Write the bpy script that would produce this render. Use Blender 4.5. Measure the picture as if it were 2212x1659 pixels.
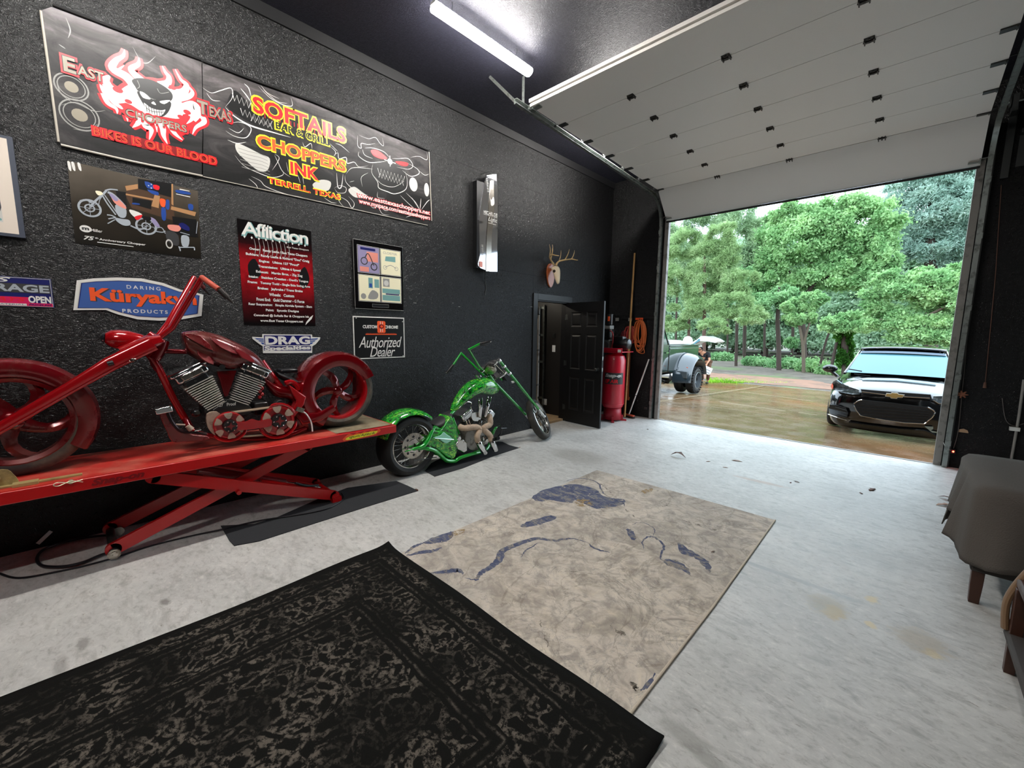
import bpy, bmesh, math, random
from math import pi, sin, cos, radians, atan2, hypot
from mathutils import Vector, Matrix
from mathutils.geometry import tessellate_polygon
V = Vector
random.seed(7)
scn = bpy.context.scene
for o_ in list(bpy.data.objects): bpy.data.objects.remove(o_)
# ---------------------------------------------------------------- camera
FPX = 891.65; CX, CY = 1106.0, 829.5; H = 1.57
YAW, PITCH, ROLL = radians(43.8556), radians(7.3317), radians(0.7501)
Fv = V((-sin(YAW)*cos(PITCH), cos(YAW)*cos(PITCH), -sin(PITCH)))
r0 = V((cos(YAW), sin(YAW), 0)); u0 = r0.cross(Fv)
Rv = r0*cos(ROLL) + u0*sin(ROLL); Uv = -r0*sin(ROLL) + u0*cos(ROLL)
CAM = V((0, 0, H))
cd = bpy.data.cameras.new('camera'); cam = bpy.data.objects.new('camera', cd)
scn.collection.objects.link(cam); scn.camera = cam
cd.sensor_width = 36.0; cd.sensor_fit = 'HORIZONTAL'; cd.lens = FPX/2212*36; cd.clip_start = .02; cd.clip_end = 400
M3 = Matrix((Rv, Uv, -Fv)).transposed()
cam.matrix_world = Matrix.Translation(CAM) @ M3.to_4x4()
# ---------------------------------------------------------------- sky and exposure
scn.view_settings.view_transform = 'Standard'; scn.view_settings.look = 'None'
scn.view_settings.exposure = 0.45; scn.view_settings.gamma = 1.0
scn.view_settings.use_curve_mapping = False
SKY_STRENGTH = 3.9
w = bpy.data.worlds.new('overcast'); scn.world = w; w.use_nodes = True
wn = w.node_tree.nodes; wl = w.node_tree.links
bgn = wn['Background']; bgn.inputs[1].default_value = SKY_STRENGTH
tc_ = wn.new('ShaderNodeTexCoord'); sx_ = wn.new('ShaderNodeSeparateXYZ'); cr_ = wn.new('ShaderNodeValToRGB')
wl.new(tc_.outputs['Generated'], sx_.inputs[0]); wl.new(sx_.outputs['Z'], cr_.inputs[0]); wl.new(cr_.outputs[0], bgn.inputs[0])
cr_.color_ramp.elements[0].color = (.30, .33, .33, 1); cr_.color_ramp.elements[0].position = .0
cr_.color_ramp.elements[1].color = (.72, .87, 1.0, 1); cr_.color_ramp.elements[1].position = .12
TUBE = 128.0      # shop light strength
# ---------------------------------------------------------------- measured points
def ray(px, py): return Fv*FPX + Rv*(px-CX) - Uv*(py-CY)
def wx(px, py, x):
    d = ray(px, py); return CAM + d*(x/d.x)
def wy(px, py, y):
    d = ray(px, py); return CAM + d*(y/d.y)
def fl(px, py, z=0.0):
    d = ray(px, py); return CAM + d*((z-H)/d.z)
WX = -4.31; WY = 7.19; CZ = 4.34
def G(y):
    return 0 if y < WY else -.05*(min(y, 17)-WY) - .01*max(y-17, 0)
# ---------------------------------------------------------------- colours and materials
def s2l(c): return c/12.92 if c <= .04045 else ((c+.055)/1.055)**2.4
def hx(h):
    h = h.lstrip('#'); return tuple(s2l(int(h[i:i+2], 16)/255) for i in (0, 2, 4)) + (1,)
class NT:
    def __init__(s, name):
        s.m = bpy.data.materials.new(name); s.m.use_nodes = True
        s.n = s.m.node_tree.nodes; s.l = s.m.node_tree.links; s.b = s.n['Principled BSDF']
        s._c = None
    def co(s, scale=(1, 1, 1), rot=(0, 0, 0), loc=(0, 0, 0)):
        if s._c is None: s._c = s.n.new('ShaderNodeTexCoord')
        mp = s.n.new('ShaderNodeMapping'); s.l.new(s._c.outputs['Object'], mp.inputs[0])
        mp.inputs['Scale'].default_value = scale; mp.inputs['Rotation'].default_value = rot; mp.inputs['Location'].default_value = loc
        return mp.outputs[0]
    def noise(s, scale=5, detail=4, rough=.55, vec=None, dist=0, out='Fac'):
        t = s.n.new('ShaderNodeTexNoise'); t.inputs['Scale'].default_value = scale; t.inputs['Detail'].default_value = detail
        t.inputs['Roughness'].default_value = rough; t.inputs['Distortion'].default_value = dist
        s.l.new(vec if vec is not None else s.co(), t.inputs['Vector']); return t.outputs[out]
    def vor(s, scale=5, vec=None, feature='F1', out='Distance', rnd=1):
        t = s.n.new('ShaderNodeTexVoronoi'); t.feature = feature; t.inputs['Scale'].default_value = scale
        t.inputs['Randomness'].default_value = rnd
        s.l.new(vec if vec is not None else s.co(), t.inputs['Vector']); return t.outputs[out]
    def wave(s, scale=5, vec=None, dist=0, detail=2, dscale=1, kind='BANDS', direction='X', prof='SIN'):
        t = s.n.new('ShaderNodeTexWave'); t.wave_type = kind; t.wave_profile = prof
        if kind == 'BANDS': t.bands_direction = direction
        t.inputs['Scale'].default_value = scale; t.inputs['Distortion'].default_value = dist
        t.inputs['Detail'].default_value = detail; t.inputs['Detail Scale'].default_value = dscale
        s.l.new(vec if vec is not None else s.co(), t.inputs['Vector']); return t.outputs['Fac']
    def ramp(s, fac, stops, interp='LINEAR'):
        r = s.n.new('ShaderNodeValToRGB'); s.l.new(fac, r.inputs[0]); r.color_ramp.interpolation = interp
        e = r.color_ramp.elements
        while len(e) > 1: e.remove(e[0])
        for i, (p, c) in enumerate(stops):
            q = e[0] if i == 0 else e.new(p)
            q.position = p
            if isinstance(c, (int, float)): c = (c, c, c, 1)
            if isinstance(c, str): c = hx(c)
            q.color = c
        return r.outputs[0]
    def mix(s, f, a, b, mode='MIX'):
        m = s.n.new('ShaderNodeMix'); m.data_type = 'RGBA'; m.blend_type = mode
        for k, v in ((0, f), (6, a), (7, b)):
            if hasattr(v, 'is_output'): s.l.new(v, m.inputs[k])
            elif isinstance(v, str): m.inputs[k].default_value = hx(v)
            elif isinstance(v, (int, float)) and k: m.inputs[k].default_value = (v, v, v, 1)
            else: m.inputs[k].default_value = v
        return m.outputs[2]
    def math(s, op, a, b=0.0, c=None):
        m = s.n.new('ShaderNodeMath'); m.operation = op
        for k, v in enumerate((a, b) if c is None else (a, b, c)):
            if hasattr(v, 'is_output'): s.l.new(v, m.inputs[k])
            else: m.inputs[k].default_value = v
        return m.outputs[0]
    def xyz(s, vec=None):
        t = s.n.new('ShaderNodeSeparateXYZ'); s.l.new(vec if vec is not None else s.co(), t.inputs[0]); return t.outputs
    def set(s, key, v):
        i = s.b.inputs[key]
        if hasattr(v, 'is_output'): s.l.new(v, i)
        else: i.default_value = hx(v) if isinstance(v, str) else v
    def bump(s, h, strength=.3, dist=.01):
        b = s.n.new('ShaderNodeBump'); b.inputs['Strength'].default_value = strength; b.inputs['Distance'].default_value = dist
        s.l.new(h, b.inputs['Height']); s.l.new(b.outputs[0], s.b.inputs['Normal'])
MC = {}
def mat(name, col, rough=.5, metal=0, coat=0, bump=None, dirt=None, emit=0, spec=None):
    if name in MC: return MC[name]
    t = NT(name); c = hx(col) if isinstance(col, str) else col
    t.set('Base Color', c); t.set('Roughness', rough); t.set('Metallic', metal)
    if coat: t.set('Coat Weight', coat); t.set('Coat Roughness', .06)
    if spec is not None: t.set('Specular IOR Level', spec)
    if dirt:                       # (colour, scale, threshold)
        n = t.noise(dirt[1], 6, .6); f = t.ramp(n, [(dirt[2], 0.), (min(dirt[2]+.22, 1), 1.)])
        t.set('Base Color', t.mix(f, c, dirt[0]))
        t.set('Roughness', t.ramp(n, [(dirt[2], rough), (min(dirt[2]+.25, 1), min(rough+.35, .9))]))
    if bump: t.bump(t.noise(bump[0], 4), bump[1], .01)
    if emit: t.set('Emission Color', c); t.set('Emission Strength', emit)
    MC[name] = t.m; return t.m
# ---------------------------------------------------------------- object helpers
COL = scn.collection
def origin(o):
    p = V((0, 0, 0))
    while o: p += o.location; o = o.parent
    return p
def tag(o, label=None, cat=None, group=None, kind=None):
    if label: o['label'] = label
    if cat: o['category'] = cat
    if group: o['group'] = group
    if kind: o['kind'] = kind
    return o
def thing(name, label, cat, loc=(0, 0, 0), group=None, kind=None):
    o = bpy.data.objects.new(name, None); COL.objects.link(o); o.location = loc; o.empty_display_size = .05
    return tag(o, label, cat, group, kind)
def catmull(pts, n=6, closed=False):
    pts = [V(p) for p in pts]; N = len(pts); out = []
    rng = range(N if closed else N-1)
    for i in rng:
        if closed: p0, p1, p2, p3 = pts[(i-1) % N], pts[i], pts[(i+1) % N], pts[(i+2) % N]
        else: p0, p1, p2, p3 = pts[max(i-1, 0)], pts[i], pts[i+1], pts[min(i+2, N-1)]
        for k in range(n):
            t = k/n; t2 = t*t; t3 = t2*t
            out.append(.5*((2*p1) + (p2-p0)*t + (2*p0-5*p1+4*p2-p3)*t2 + (3*p1-p0-3*p2+p3)*t3))
    if not closed: out.append(pts[-1])
    return out
def frame(d):
    d = d.normalized(); a = V((0, 0, 1)) if abs(d.z) < .95 else V((1, 0, 0))
    x = a.cross(d).normalized(); return x, d.cross(x).normalized()
class MB:
    def __init__(s): s.v = []; s.f = []; s.mi = []; s.m = 0
    def add(s, vs, fs):
        b = len(s.v); s.v += [V(v) for v in vs]
        for f in fs: s.f.append([b+i for i in f]); s.mi.append(s.m)
        return s
    def mat(s, i): s.m = i; return s
    def box(s, a, b):
        x0, y0, z0 = a; x1, y1, z1 = b
        return s.add([(x0, y0, z0), (x1, y0, z0), (x1, y1, z0), (x0, y1, z0), (x0, y0, z1), (x1, y0, z1), (x1, y1, z1), (x0, y1, z1)],
                     [(0, 3, 2, 1), (4, 5, 6, 7), (0, 1, 5, 4), (1, 2, 6, 5), (2, 3, 7, 6), (3, 0, 4, 7)])
    def obox(s, c, X, Y, Z):        # centre and half axes
        c, X, Y, Z = V(c), V(X), V(Y), V(Z)
        return s.add([c+X*i+Y*j+Z*k for k in (-1, 1) for i, j in ((-1, -1), (1, -1), (1, 1), (-1, 1))],
                     [(0, 3, 2, 1), (4, 5, 6, 7), (0, 1, 5, 4), (1, 2, 6, 5), (2, 3, 7, 6), (3, 0, 4, 7)])
    def beam(s, p, q, wd, th, up=(1, 0, 0)):
        p, q = V(p), V(q); d = (q-p)/2; u = V(up); u = (u-u.project(d)).normalized(); n = d.normalized().cross(u)
        return s.obox((p+q)/2, d, u*wd/2, n*th/2)
    def rings(s, rings, closed=False, cap=True):
        b = len(s.v); n = len(rings[0])
        for r in rings: s.v += [V(p) for p in r]
        K = len(rings)
        for i in range(K if closed else K-1):
            j = (i+1) % K
            for k in range(n):
                l = (k+1) % n
                s.f.append([b+i*n+k, b+i*n+l, b+j*n+l, b+j*n+k]); s.mi.append(s.m)
        if cap and not closed:
            s.f.append([b+k for k in range(n)][::-1]); s.mi.append(s.m)
            s.f.append([b+(K-1)*n+k for k in range(n)]); s.mi.append(s.m)
        return s
    def tube(s, path, r, n=10, closed=False, cap=True, flat=1):
        path = [V(p) for p in path]; K = len(path); rs = r if isinstance(r, (list, tuple)) else [r]*K
        if len(rs) != K: rs = [rs[0] + (rs[-1]-rs[0])*i/(K-1) if len(rs) == 2 else rs[min(int(i*len(rs)/K), len(rs)-1)] for i in range(K)]
        rings = []; x = None
        for i, p in enumerate(path):
            a = path[(i-1) % K] if closed or i else p; c = path[(i+1) % K] if closed or i < K-1 else p
            d = (c-a)
            if d.length < 1e-9: d = V((0, 0, 1))
            d.normalize()
            if x is None: x, y = frame(d)
            else:
                x = (x - d*x.dot(d))
                x = x.normalized() if x.length > 1e-6 else frame(d)[0]
                y = d.cross(x)
            rings.append([p + x*cos(2*pi*k/n)*rs[i] + y*sin(2*pi*k/n)*rs[i]*flat for k in range(n)])
        return s.rings(rings, closed, cap)
    def cyl(s, p, q, r, r2=None, n=20, cap=True): return s.tube([p, q], [r, r if r2 is None else r2], n, cap=cap)
    def lathe(s, c, ax, prof, n=28, a0=0, a1=2*pi, ref=None):   # prof: (radius, along axis)
        c, ax = V(c), V(ax).normalized()
        if ref is None: x, y = frame(ax)
        else: x = V(ref); x = (x-x.project(ax)).normalized(); y = ax.cross(x)
        full = abs(a1-a0-2*pi) < 1e-6; m = n if full else n+1
        rings = []
        for k in range(m):
            t = a0+(a1-a0)*k/n; d = x*cos(t)+y*sin(t)
            rings.append([c+ax*h+d*r for r, h in prof])
        b = len(s.v); P = len(prof)
        for r in rings: s.v += r
        for k in range(n):
            l = (k+1) % m
            for j in range(P-1):
                if prof[j][0] < 1e-7 and prof[j+1][0] < 1e-7: continue
                if prof[j][0] < 1e-7: s.f.append([b+k*P+j, b+k*P+j+1, b+l*P+j+1])
                elif prof[j+1][0] < 1e-7: s.f.append([b+k*P+j, b+k*P+j+1, b+l*P+j])
                else: s.f.append([b+k*P+j, b+k*P+j+1, b+l*P+j+1, b+l*P+j])
                s.mi.append(s.m)
        return s
    def ball(s, c, r, n=16, sc=(1, 1, 1), ax=(0, 0, 1)):
        b0 = len(s.v); s.lathe((0, 0, 0), ax, [(r*sin(pi*i/(n//2)) if 0 < i < n//2 else 0, -r*cos(pi*i/(n//2))) for i in range(n//2+1)], n)
        for i in range(b0, len(s.v)): p = s.v[i]; s.v[i] = V(c)+V((p.x*sc[0], p.y*sc[1], p.z*sc[2]))
        return s
    def torus(s, c, ax, R, r, n=32, m=10, flat=1):
        c = V(c); ax = V(ax).normalized()
        return s.lathe(c, ax, [(R+r*cos(2*pi*k/m), r*flat*sin(2*pi*k/m)) for k in range(m+1)], n)
    def poly(s, pts):               # flat filled polygon in 3D
        pts = [V(p) for p in pts]
        try: tr = tessellate_polygon([pts])
        except Exception: return s
        return s.add(pts, [list(t) for t in tr])
    def prism(s, pts, off):         # filled outline extruded by off
        pts = [V(p) for p in pts]; off = V(off); n = len(pts)
        tr = tessellate_polygon([pts])
        s.add(pts+[p+off for p in pts], [list(t) for t in tr] + [[i+n for i in t][::-1] for t in tr] + [[i, (i+1) % n, (i+1) % n+n, i+n] for i in range(n)])
        return s
    def sheet(s, fn, nu, nv):
        b = len(s.v)
        for j in range(nv+1):
            for i in range(nu+1): s.v.append(V(fn(i/nu, j/nv)))
        for j in range(nv):
            for i in range(nu):
                a = b+j*(nu+1)+i; s.f.append([a, a+1, a+nu+2, a+nu+1]); s.mi.append(s.m)
        return s
    def xf(s, M, b0=0):
        for i in range(b0, len(s.v)): s.v[i] = M @ s.v[i]
        return s
    def build(s, name, mats, parent=None, smooth=35, fix=True, loc=None, weld=False, bevel=0, sub=0, solid=0):
        if not isinstance(mats, (list, tuple)): mats = [mats]
        o0 = origin(parent) if parent else V(loc or (0, 0, 0))
        me = bpy.data.meshes.new(name)
        me.from_pydata([tuple(v-o0) for v in s.v], [], s.f)
        for m in mats: me.materials.append(m)
        me.polygons.foreach_set('material_index', s.mi)
        if fix or weld:
            bm = bmesh.new(); bm.from_mesh(me)
            if weld: bmesh.ops.remove_doubles(bm, verts=bm.verts, dist=1e-5)
            if fix: bmesh.ops.recalc_face_normals(bm, faces=bm.faces)
            bm.to_mesh(me); bm.free()
        if smooth:
            me.polygons.foreach_set('use_smooth', [True]*len(me.polygons))
            me.set_sharp_from_angle(angle=radians(smooth))
        me.update()
        o = bpy.data.objects.new(name, me); COL.objects.link(o)
        if parent: o.parent = parent
        else: o.location = o0
        if bevel:
            b = o.modifiers.new('bevel', 'BEVEL'); b.width = bevel; b.segments = 2; b.limit_method = 'ANGLE'; b.angle_limit = radians(40)
        if solid:
            b = o.modifiers.new('thick', 'SOLIDIFY'); b.thickness = solid; b.offset = 0
        if sub:
            b = o.modifiers.new('sub', 'SUBSURF'); b.levels = sub; b.render_levels = sub
        return o
def arc(c, r, a0, a1, n, X, Y): return [V(c)+V(X)*r*cos(a0+(a1-a0)*i/n)+V(Y)*r*sin(a0+(a1-a0)*i/n) for i in range(n+1)]
# ---------------------------------------------------------------- lettering and flat prints
def text_mesh(body, offset=0.0, shear=0.0, spacing=1.0):
    cu = bpy.data.curves.new('t', 'FONT'); cu.body = body; cu.size = 1; cu.offset = offset; cu.shear = shear
    cu.space_character = spacing; cu.resolution_u = 3; cu.fill_mode = 'FRONT'
    ob = bpy.data.objects.new('t', cu); COL.objects.link(ob)
    dg = bpy.context.evaluated_depsgraph_get(); me = ob.evaluated_get(dg).to_mesh()
    vs = [v.co.copy() for v in me.vertices]; fs = [list(p.vertices) for p in me.polygons]
    ob.evaluated_get(dg).to_mesh_clear(); bpy.data.objects.remove(ob); bpy.data.curves.remove(cu)
    return vs, fs
class Flat(MB):
    """print on a plane: o = origin, U,V = unit axes, N = normal; layers lie a fraction of a millimetre apart"""
    def __init__(s, o, U, W, N, step=.0006):
        super().__init__(); s.o, s.U, s.W, s.N, s.step = V(o), V(U), V(W), V(N), step; s.k = 1; s.cnt = 0
    def P(s, u, v, k=None): return s.o+s.U*u+s.W*v+s.N*(s.step*(s.k if k is None else k)+(s.cnt % 90)*6e-6)
    def add(s, vs, fs):
        out = []
        for f in fs:
            a, b_, c = V(vs[f[0]]), V(vs[f[1]]), V(vs[f[2]])
            out.append(list(f)[::-1] if (b_-a).cross(c-a).dot(s.N) < 0 else list(f))
        s.cnt += 1
        return MB.add(s, vs, out)
    def layer(s, k, m=None):
        s.k = k
        if m is not None: s.m = m
        return s
    def rect(s, u0, v0, u1, v1):
        return s.add([s.P(u0, v0), s.P(u1, v0), s.P(u1, v1), s.P(u0, v1)], [(0, 1, 2, 3)])
    def area(s, pts, smooth=0):
        pts = [(p[0], p[1], 0) for p in pts]
        if smooth: pts = catmull(pts, smooth, True)
        pts = [V(p) for p in pts]
        tr = tessellate_polygon([pts]); return s.add([s.P(p[0], p[1]) for p in pts], [list(t) for t in tr])
    def disc(s, u, v, r, r2=None, n=24): return s.area([(u+r*cos(2*pi*i/n), v+(r2 or r)*sin(2*pi*i/n)) for i in range(n)])
    def ring(s, u, v, r, w, n=28, r2=None):
        k = (r2 or r)/r
        return s.add([s.P(u+q*cos(2*pi*i/n), v+k*q*sin(2*pi*i/n)) for i in range(n) for q in (r, r-w)], [(2*i, 2*((i+1) % n), 2*((i+1) % n)+1, 2*i+1) for i in range(n)])
    def line(s, pts, w=.004, smooth=5, closed=False, taper=False):
        pts = [V((p[0], p[1], 0)) for p in pts]
        if smooth: pts = catmull(pts, smooth, closed)
        if closed: pts.append(pts[0])
        K = len(pts); L = []
        for i, p in enumerate(pts):
            d = pts[min(i+1, K-1)]-pts[max(i-1, 0)]
            d = d.normalized() if d.length > 1e-9 else V((1, 0, 0)); q = V((-d.y, d.x, 0))
            ww = w*(sin(pi*(i+.3)/(K-.4)) if taper else 1)/2
            L += [s.P(p.x+q.x*ww, p.y+q.y*ww), s.P(p.x-q.x*ww, p.y-q.y*ww)]
        return s.add(L, [(2*i, 2*i+1, 2*i+3, 2*i+2) for i in range(K-1)])
    def text(s, body, u0, v0, u1, v1, offset=0.0, shear=0.0, spacing=1.0, rot=0.0, arch=0.0, pad=0.0, keep=False):
        vs, fs = text_mesh(body, offset, shear, spacing)
        if not vs: return s
        x0 = min(v.x for v in vs); x1 = max(v.x for v in vs); y0 = min(v.y for v in vs); y1 = max(v.y for v in vs)
        u0 -= pad; u1 += pad; v0 -= pad; v1 += pad
        sx = (u1-u0)/(x1-x0); sy = (v1-v0)/(y1-y0)
        if keep: sx = sy = min(sx, sy); u0 = (u0+u1)/2-sx*(x1-x0)/2
        out = []; cu, cv = (u0+u1)/2, (v0+v1)/2
        for p in vs:
            u = u0+(p.x-x0)*sx; v = v0+(p.y-y0)*sy
            if arch: v += arch*(1-((u-cu)/((u1-u0)/2))**2)
            if rot: du, dv = u-cu, v-cv; u, v = cu+du*cos(rot)-dv*sin(rot), cv+du*sin(rot)+dv*cos(rot)
            out.append(s.P(u, v))
        return s.add(out, fs)
    def build(s, name, mats, parent=None, **k):
        k.setdefault('smooth', 0); k.setdefault('fix', False); return MB.build(s, name, mats, parent, **k)
# ================================================================ setting
def osb(name, base, rough=.31, bump=.5, plane='YZ', hi=None, spec=.42):
    t = NT(name); hs = []
    ax = {'YZ': 0, 'XZ': 1, 'XY': 2}[plane]
    for i, a in enumerate((0, 35, 75, 110, 150)):
        rot = [0, 0, 0]; rot[ax] = radians(a)
        sc = {0: (1, 6, 34), 1: (6, 1, 34), 2: (6, 34, 1)}[ax]
        inner = t.co(rot=tuple(rot), loc=(i*3.7, i*1.3, i*2.1))
        mp = t.n.new('ShaderNodeMapping'); t.l.new(inner, mp.inputs[0]); mp.inputs['Scale'].default_value = tuple(q*2.6 for q in sc)
        hs.append(t.noise(1.6, 2, .5, mp.outputs[0]))
    h = hs[0]
    for q in hs[1:]: h = t.math('MAXIMUM', h, q)
    big = t.noise(1.3, 3, .5)
    hh = t.math('MULTIPLY', t.ramp(h, [(.5, 0.), (.78, 1.)]), 1.0)
    c = t.ramp(hh, [(0., base), (1., hi or base)])
    c = t.mix(t.math('MULTIPLY', big, .5), c, (.5, .5, .5, 1), 'MULTIPLY')
    t.set('Base Color', c); t.set('Roughness', t.ramp(hh, [(0, rough+.1), (1, rough-.08)]))
    t.set('Specular IOR Level', spec); t.bump(hh, bump, .009); return t.m
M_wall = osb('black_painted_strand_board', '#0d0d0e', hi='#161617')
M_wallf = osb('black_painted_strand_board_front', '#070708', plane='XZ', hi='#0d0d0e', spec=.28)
M_ceil = osb('black_painted_ceiling_board', '#1d1d27', plane='XY', hi='#2b2b38', rough=.5, bump=.35)
STAINS = [(1800, 1322, .055, .09, '#c9b78f', .9), (1884, 1295, .035, .055, '#cfbf9a', .9), (1880, 1350, .03, .035, '#cfbf9a', .9), (2015, 1412, .04, .05, '#cfc09c', .9), (1790, 1310, .11, .14, '#a59c86', .6), (1990, 1385, .13, .13, '#a39680', .6), (1640, 1040, .30, .05, '#a8836c', .5), (1560, 1290, .05, .6, '#8f9096', .0), (1250, 985, .45, .3, '#7d776c', .45), (1700, 1245, .5, .03, '#8b8d90', .5), (1480, 1590, .12, .05, '#7f7d76', .5), (1530, 1640, .1, .04, '#7f7d76', .5), (180, 1390, .07, .03, '#6f6a66', .6), (355, 1300, .05, .03, '#6a6561', .7), (130, 1440, .1, .03, '#77736f', .5), (1350, 1130, .3, .2, '#9a968e', .0)]
def concrete():
    t = NT('mottled_concrete')
    v = t.co(); st = t.co(scale=(1, 2.2, 1), rot=(0, 0, radians(30)))
    n1 = t.noise(1.1, 6, .62, v); n2 = t.noise(5.5, 7, .68, st, dist=.6); n3 = t.noise(38, 4, .6, v)
    c = t.ramp(n1, [(.3, '#aeada9'), (.5, '#c0bfbb'), (.68, '#cfcdc8')])
    c = t.mix(t.ramp(n2, [(.5, 0.), (.66, .6)]), c, '#94928d')
    n4 = t.noise(17, 6, .75, t.co(scale=(1, 1.7, 1), rot=(0, 0, radians(-35)), loc=(5, 0, 0)), dist=.4)
    c = t.mix(t.ramp(n4, [(.52, 0.), (.66, .5)]), c, '#85827c'); c = t.mix(t.ramp(n4, [(.32, .55), (.45, 0.)]), c, '#dedbd4')
    c = t.mix(t.ramp(n3, [(.55, 0.), (.8, .35)]), c, '#dcd8d0')
    sp = t.noise(9, 5, .7, t.co(scale=(1, 3.2, 1), rot=(0, 0, radians(42)), loc=(3, 1, 0)))
    c = t.mix(t.ramp(sp, [(.64, 0.), (.69, .6)]), c, '#75695f')
    for (px_, py_, rx_, ry_, col_, am_) in STAINS:
        q = fl(px_, py_); mp = t.co(loc=(-q.x/rx_, -q.y/ry_, 0), scale=(1/rx_, 1/ry_, 1)); ln = t.n.new('ShaderNodeVectorMath'); ln.operation = 'LENGTH'; t.l.new(mp, ln.inputs[0])
        dd = t.math('ADD', ln.outputs['Value'], t.math('MULTIPLY', t.math('SUBTRACT', n4, .5), 2.2)); c = t.mix(t.ramp(dd, [(.55, am_), (1.0, 0.)]), c, col_)
    t.set('Base Color', c); t.set('Roughness', t.ramp(n2, [(.3, .55), (.7, .38)]))
    t.set('Specular IOR Level', .4); t.bump(n2, .12, .004); return t.m
M_conc = concrete()
def wetconc():
    t = NT('wet_brown_concrete')
    n1 = t.noise(.45, 6, .6, t.co(scale=(1, 1.6, 1))); n2 = t.noise(2.2, 6, .65)
    c = t.ramp(n1, [(.3, '#5e4b34'), (.5, '#725c42'), (.7, '#80694f')])
    x = t.xyz()
    red = t.ramp(t.math('ADD', t.math('MULTIPLY', x[0], -.3), t.math('MULTIPLY', t.noise(.7, 4), .9)), [(1.55, 0.), (2.1, .8)]) if 0 else t.ramp(t.noise(.35, 4, .6, t.co(loc=(4, 2, 0))), [(.5, 0.), (.66, .7)])
    c = t.mix(red, c, '#875938'); c = t.mix(t.ramp(n2, [(.5, 0.), (.75, .4)]), c, '#574835')
    t.set('Base Color', c); t.set('Roughness', t.ramp(n2, [(.35, .12), (.65, .38)])); t.set('Specular IOR Level', .32)
    t.bump(t.noise(26, 3, .6), .22, .004); return t.m
M_wet = wetconc()
def ground_mat():
    t = NT('mulch_and_leaf_litter'); n = t.noise(1.5, 7, .7); 
    c = t.ramp(n, [(.3, '#473d36'), (.5, '#635950'), (.7, '#7a6f62')])
    c = t.mix(t.ramp(t.noise(.25, 3), [(.5, 0.), (.6, .8)]), c, '#5d7040')
    t.set('Base Color', c); t.set('Roughness', .8); t.bump(n, .5, .03); return t.m
M_litter = ground_mat()
M_blackpaint = mat('black_satin_paint', '#0e0e0f', .42, bump=(60, .05), spec=.35)
M_blackmat = mat('black_matte_paint', '#0f0f10', .6)
M_trim = mat('black_trim_board', '#0d0d0f', .55, bump=(14, .15))
M_steel = mat('galvanised_steel', '#9aa09c', .35, .85, dirt=('#5a5d5a', 14, .5))
M_dsteel = mat('dull_dark_steel', '#4b4d4c', .42, .8)
M_chrome = mat('chrome', '#d8d8d8', .08, 1)
M_dchrome = mat('dusty_chrome', '#b9b4aa', .2, 1, dirt=('#7a6c5c', 18, .5))
M_rubber = mat('black_rubber', '#191919', .65)
M_white = mat('white_plastic', '#dcdcd8', .4)
# floor and apron
mb = MB(); mb.box((WX-.14, -4.0, -.12), (4.6, WY, 0)); fo = mb.build('floor', M_conc); tag(fo, kind='structure')
def slab(fnz, x0, x1, y0, y1, nx, ny): 
    b = MB(); b.sheet(lambda u, v: (x0+(x1-x0)*u, y0+(y1-y0)*v, fnz(x0+(x1-x0)*u, y0+(y1-y0)*v)), nx, ny); return b
def edge_y(x): return 16.6 + 1.6*sin(x*.25+1) - .45*max(-x-3.0, 0)*0
b = MB()
def apron(u, v):
    y = WY + (24-WY)*v; x = -16+40*u; return (x, y, G(y)-.012)
b.sheet(apron, 40, 34); ap = b.build('driveway', M_wet); tag(ap, 'wet brown concrete driveway outside the open door', 'driveway', kind='structure')
b = MB()
def lit(u, v):
    x = -70+140*u; y = 18 + 75*v**1.3
    z = G(y) + .0 + .14*min(1, max(0, (y-19.0)/4)) + .25*max(0, (y-30)/30) + .05*sin(x*.7+y*.4)*min(1, max(0, (y-20)/4))
    if y < 19.5: z = G(y)-.06
    return (x, y, z)
b.sheet(lit, 70, 60); b.build('ground', M_litter)['kind'] = 'structure'
# sawn joints in the driveway
M_joint = mat('pale_joint_sealant', '#a08f74', .5)
for k, (p, q) in enumerate((((1425, 867), (1660, 832)), ((1555, 868), (1697, 888)), ((1600, 846), (1752, 866)), ((1725, 891), (1765, 897)))):
    def gp(px, py):
        d = ray(px, py); t = 0.0; s0 = CAM.copy()
        for i in range(6000):
            s0 = CAM + d*(i*.00001*1.0*1)
            if s0.z < G(s0.y)-.012: return s0
        return s0
    a, c = gp(*p), gp(*q); m_ = MB(); m_.beam(a+V((0, 0, .001)), c+V((0, 0, .001)), .03, .004, (c-a).normalized().cross(V((0, 0, 1))))
    tag(m_.build('trim_%d' % (k+10), M_joint), kind='structure')
# left wall with a doorway
DY0, DY1, DZ = 5.03, 5.84, 2.06
b = MB(); T = .12
b.box((WX-T, -4.0, 0), (WX, DY0, CZ)); b.box((WX-T, DY1, 0), (WX, WY+.15, CZ)); b.box((WX-T, DY0, DZ), (WX, DY1, CZ))
b.build('wall_left', M_wall)['kind'] = 'structure'
# sheet seams
M_seam = mat('seam_gap', '#050505', .8)
b = MB()
for (y0, y1, z) in ((2.95, 5.15, 3.655), (4.15, 6.0, 2.425), (0.35, 2.9, 1.235), (-3.9, .3, 1.235), (-3.9, 0, 2.44), (-3.9, -.1, 3.66)):
    b.box((WX, y0, z-.003), (WX+.0012, y1, z+.003))
for (y, z0, z1) in ((4.93, 2.1, 3.655), (1.27, 3.66, 4.23), (6.16, 2.06, 4.2), (-.98, 0, 3.66)):
    b.box((WX, y-.002, z0), (WX+.0012, y+.002, z1))
b.build('trim_5', M_seam)['kind'] = 'structure'
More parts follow.
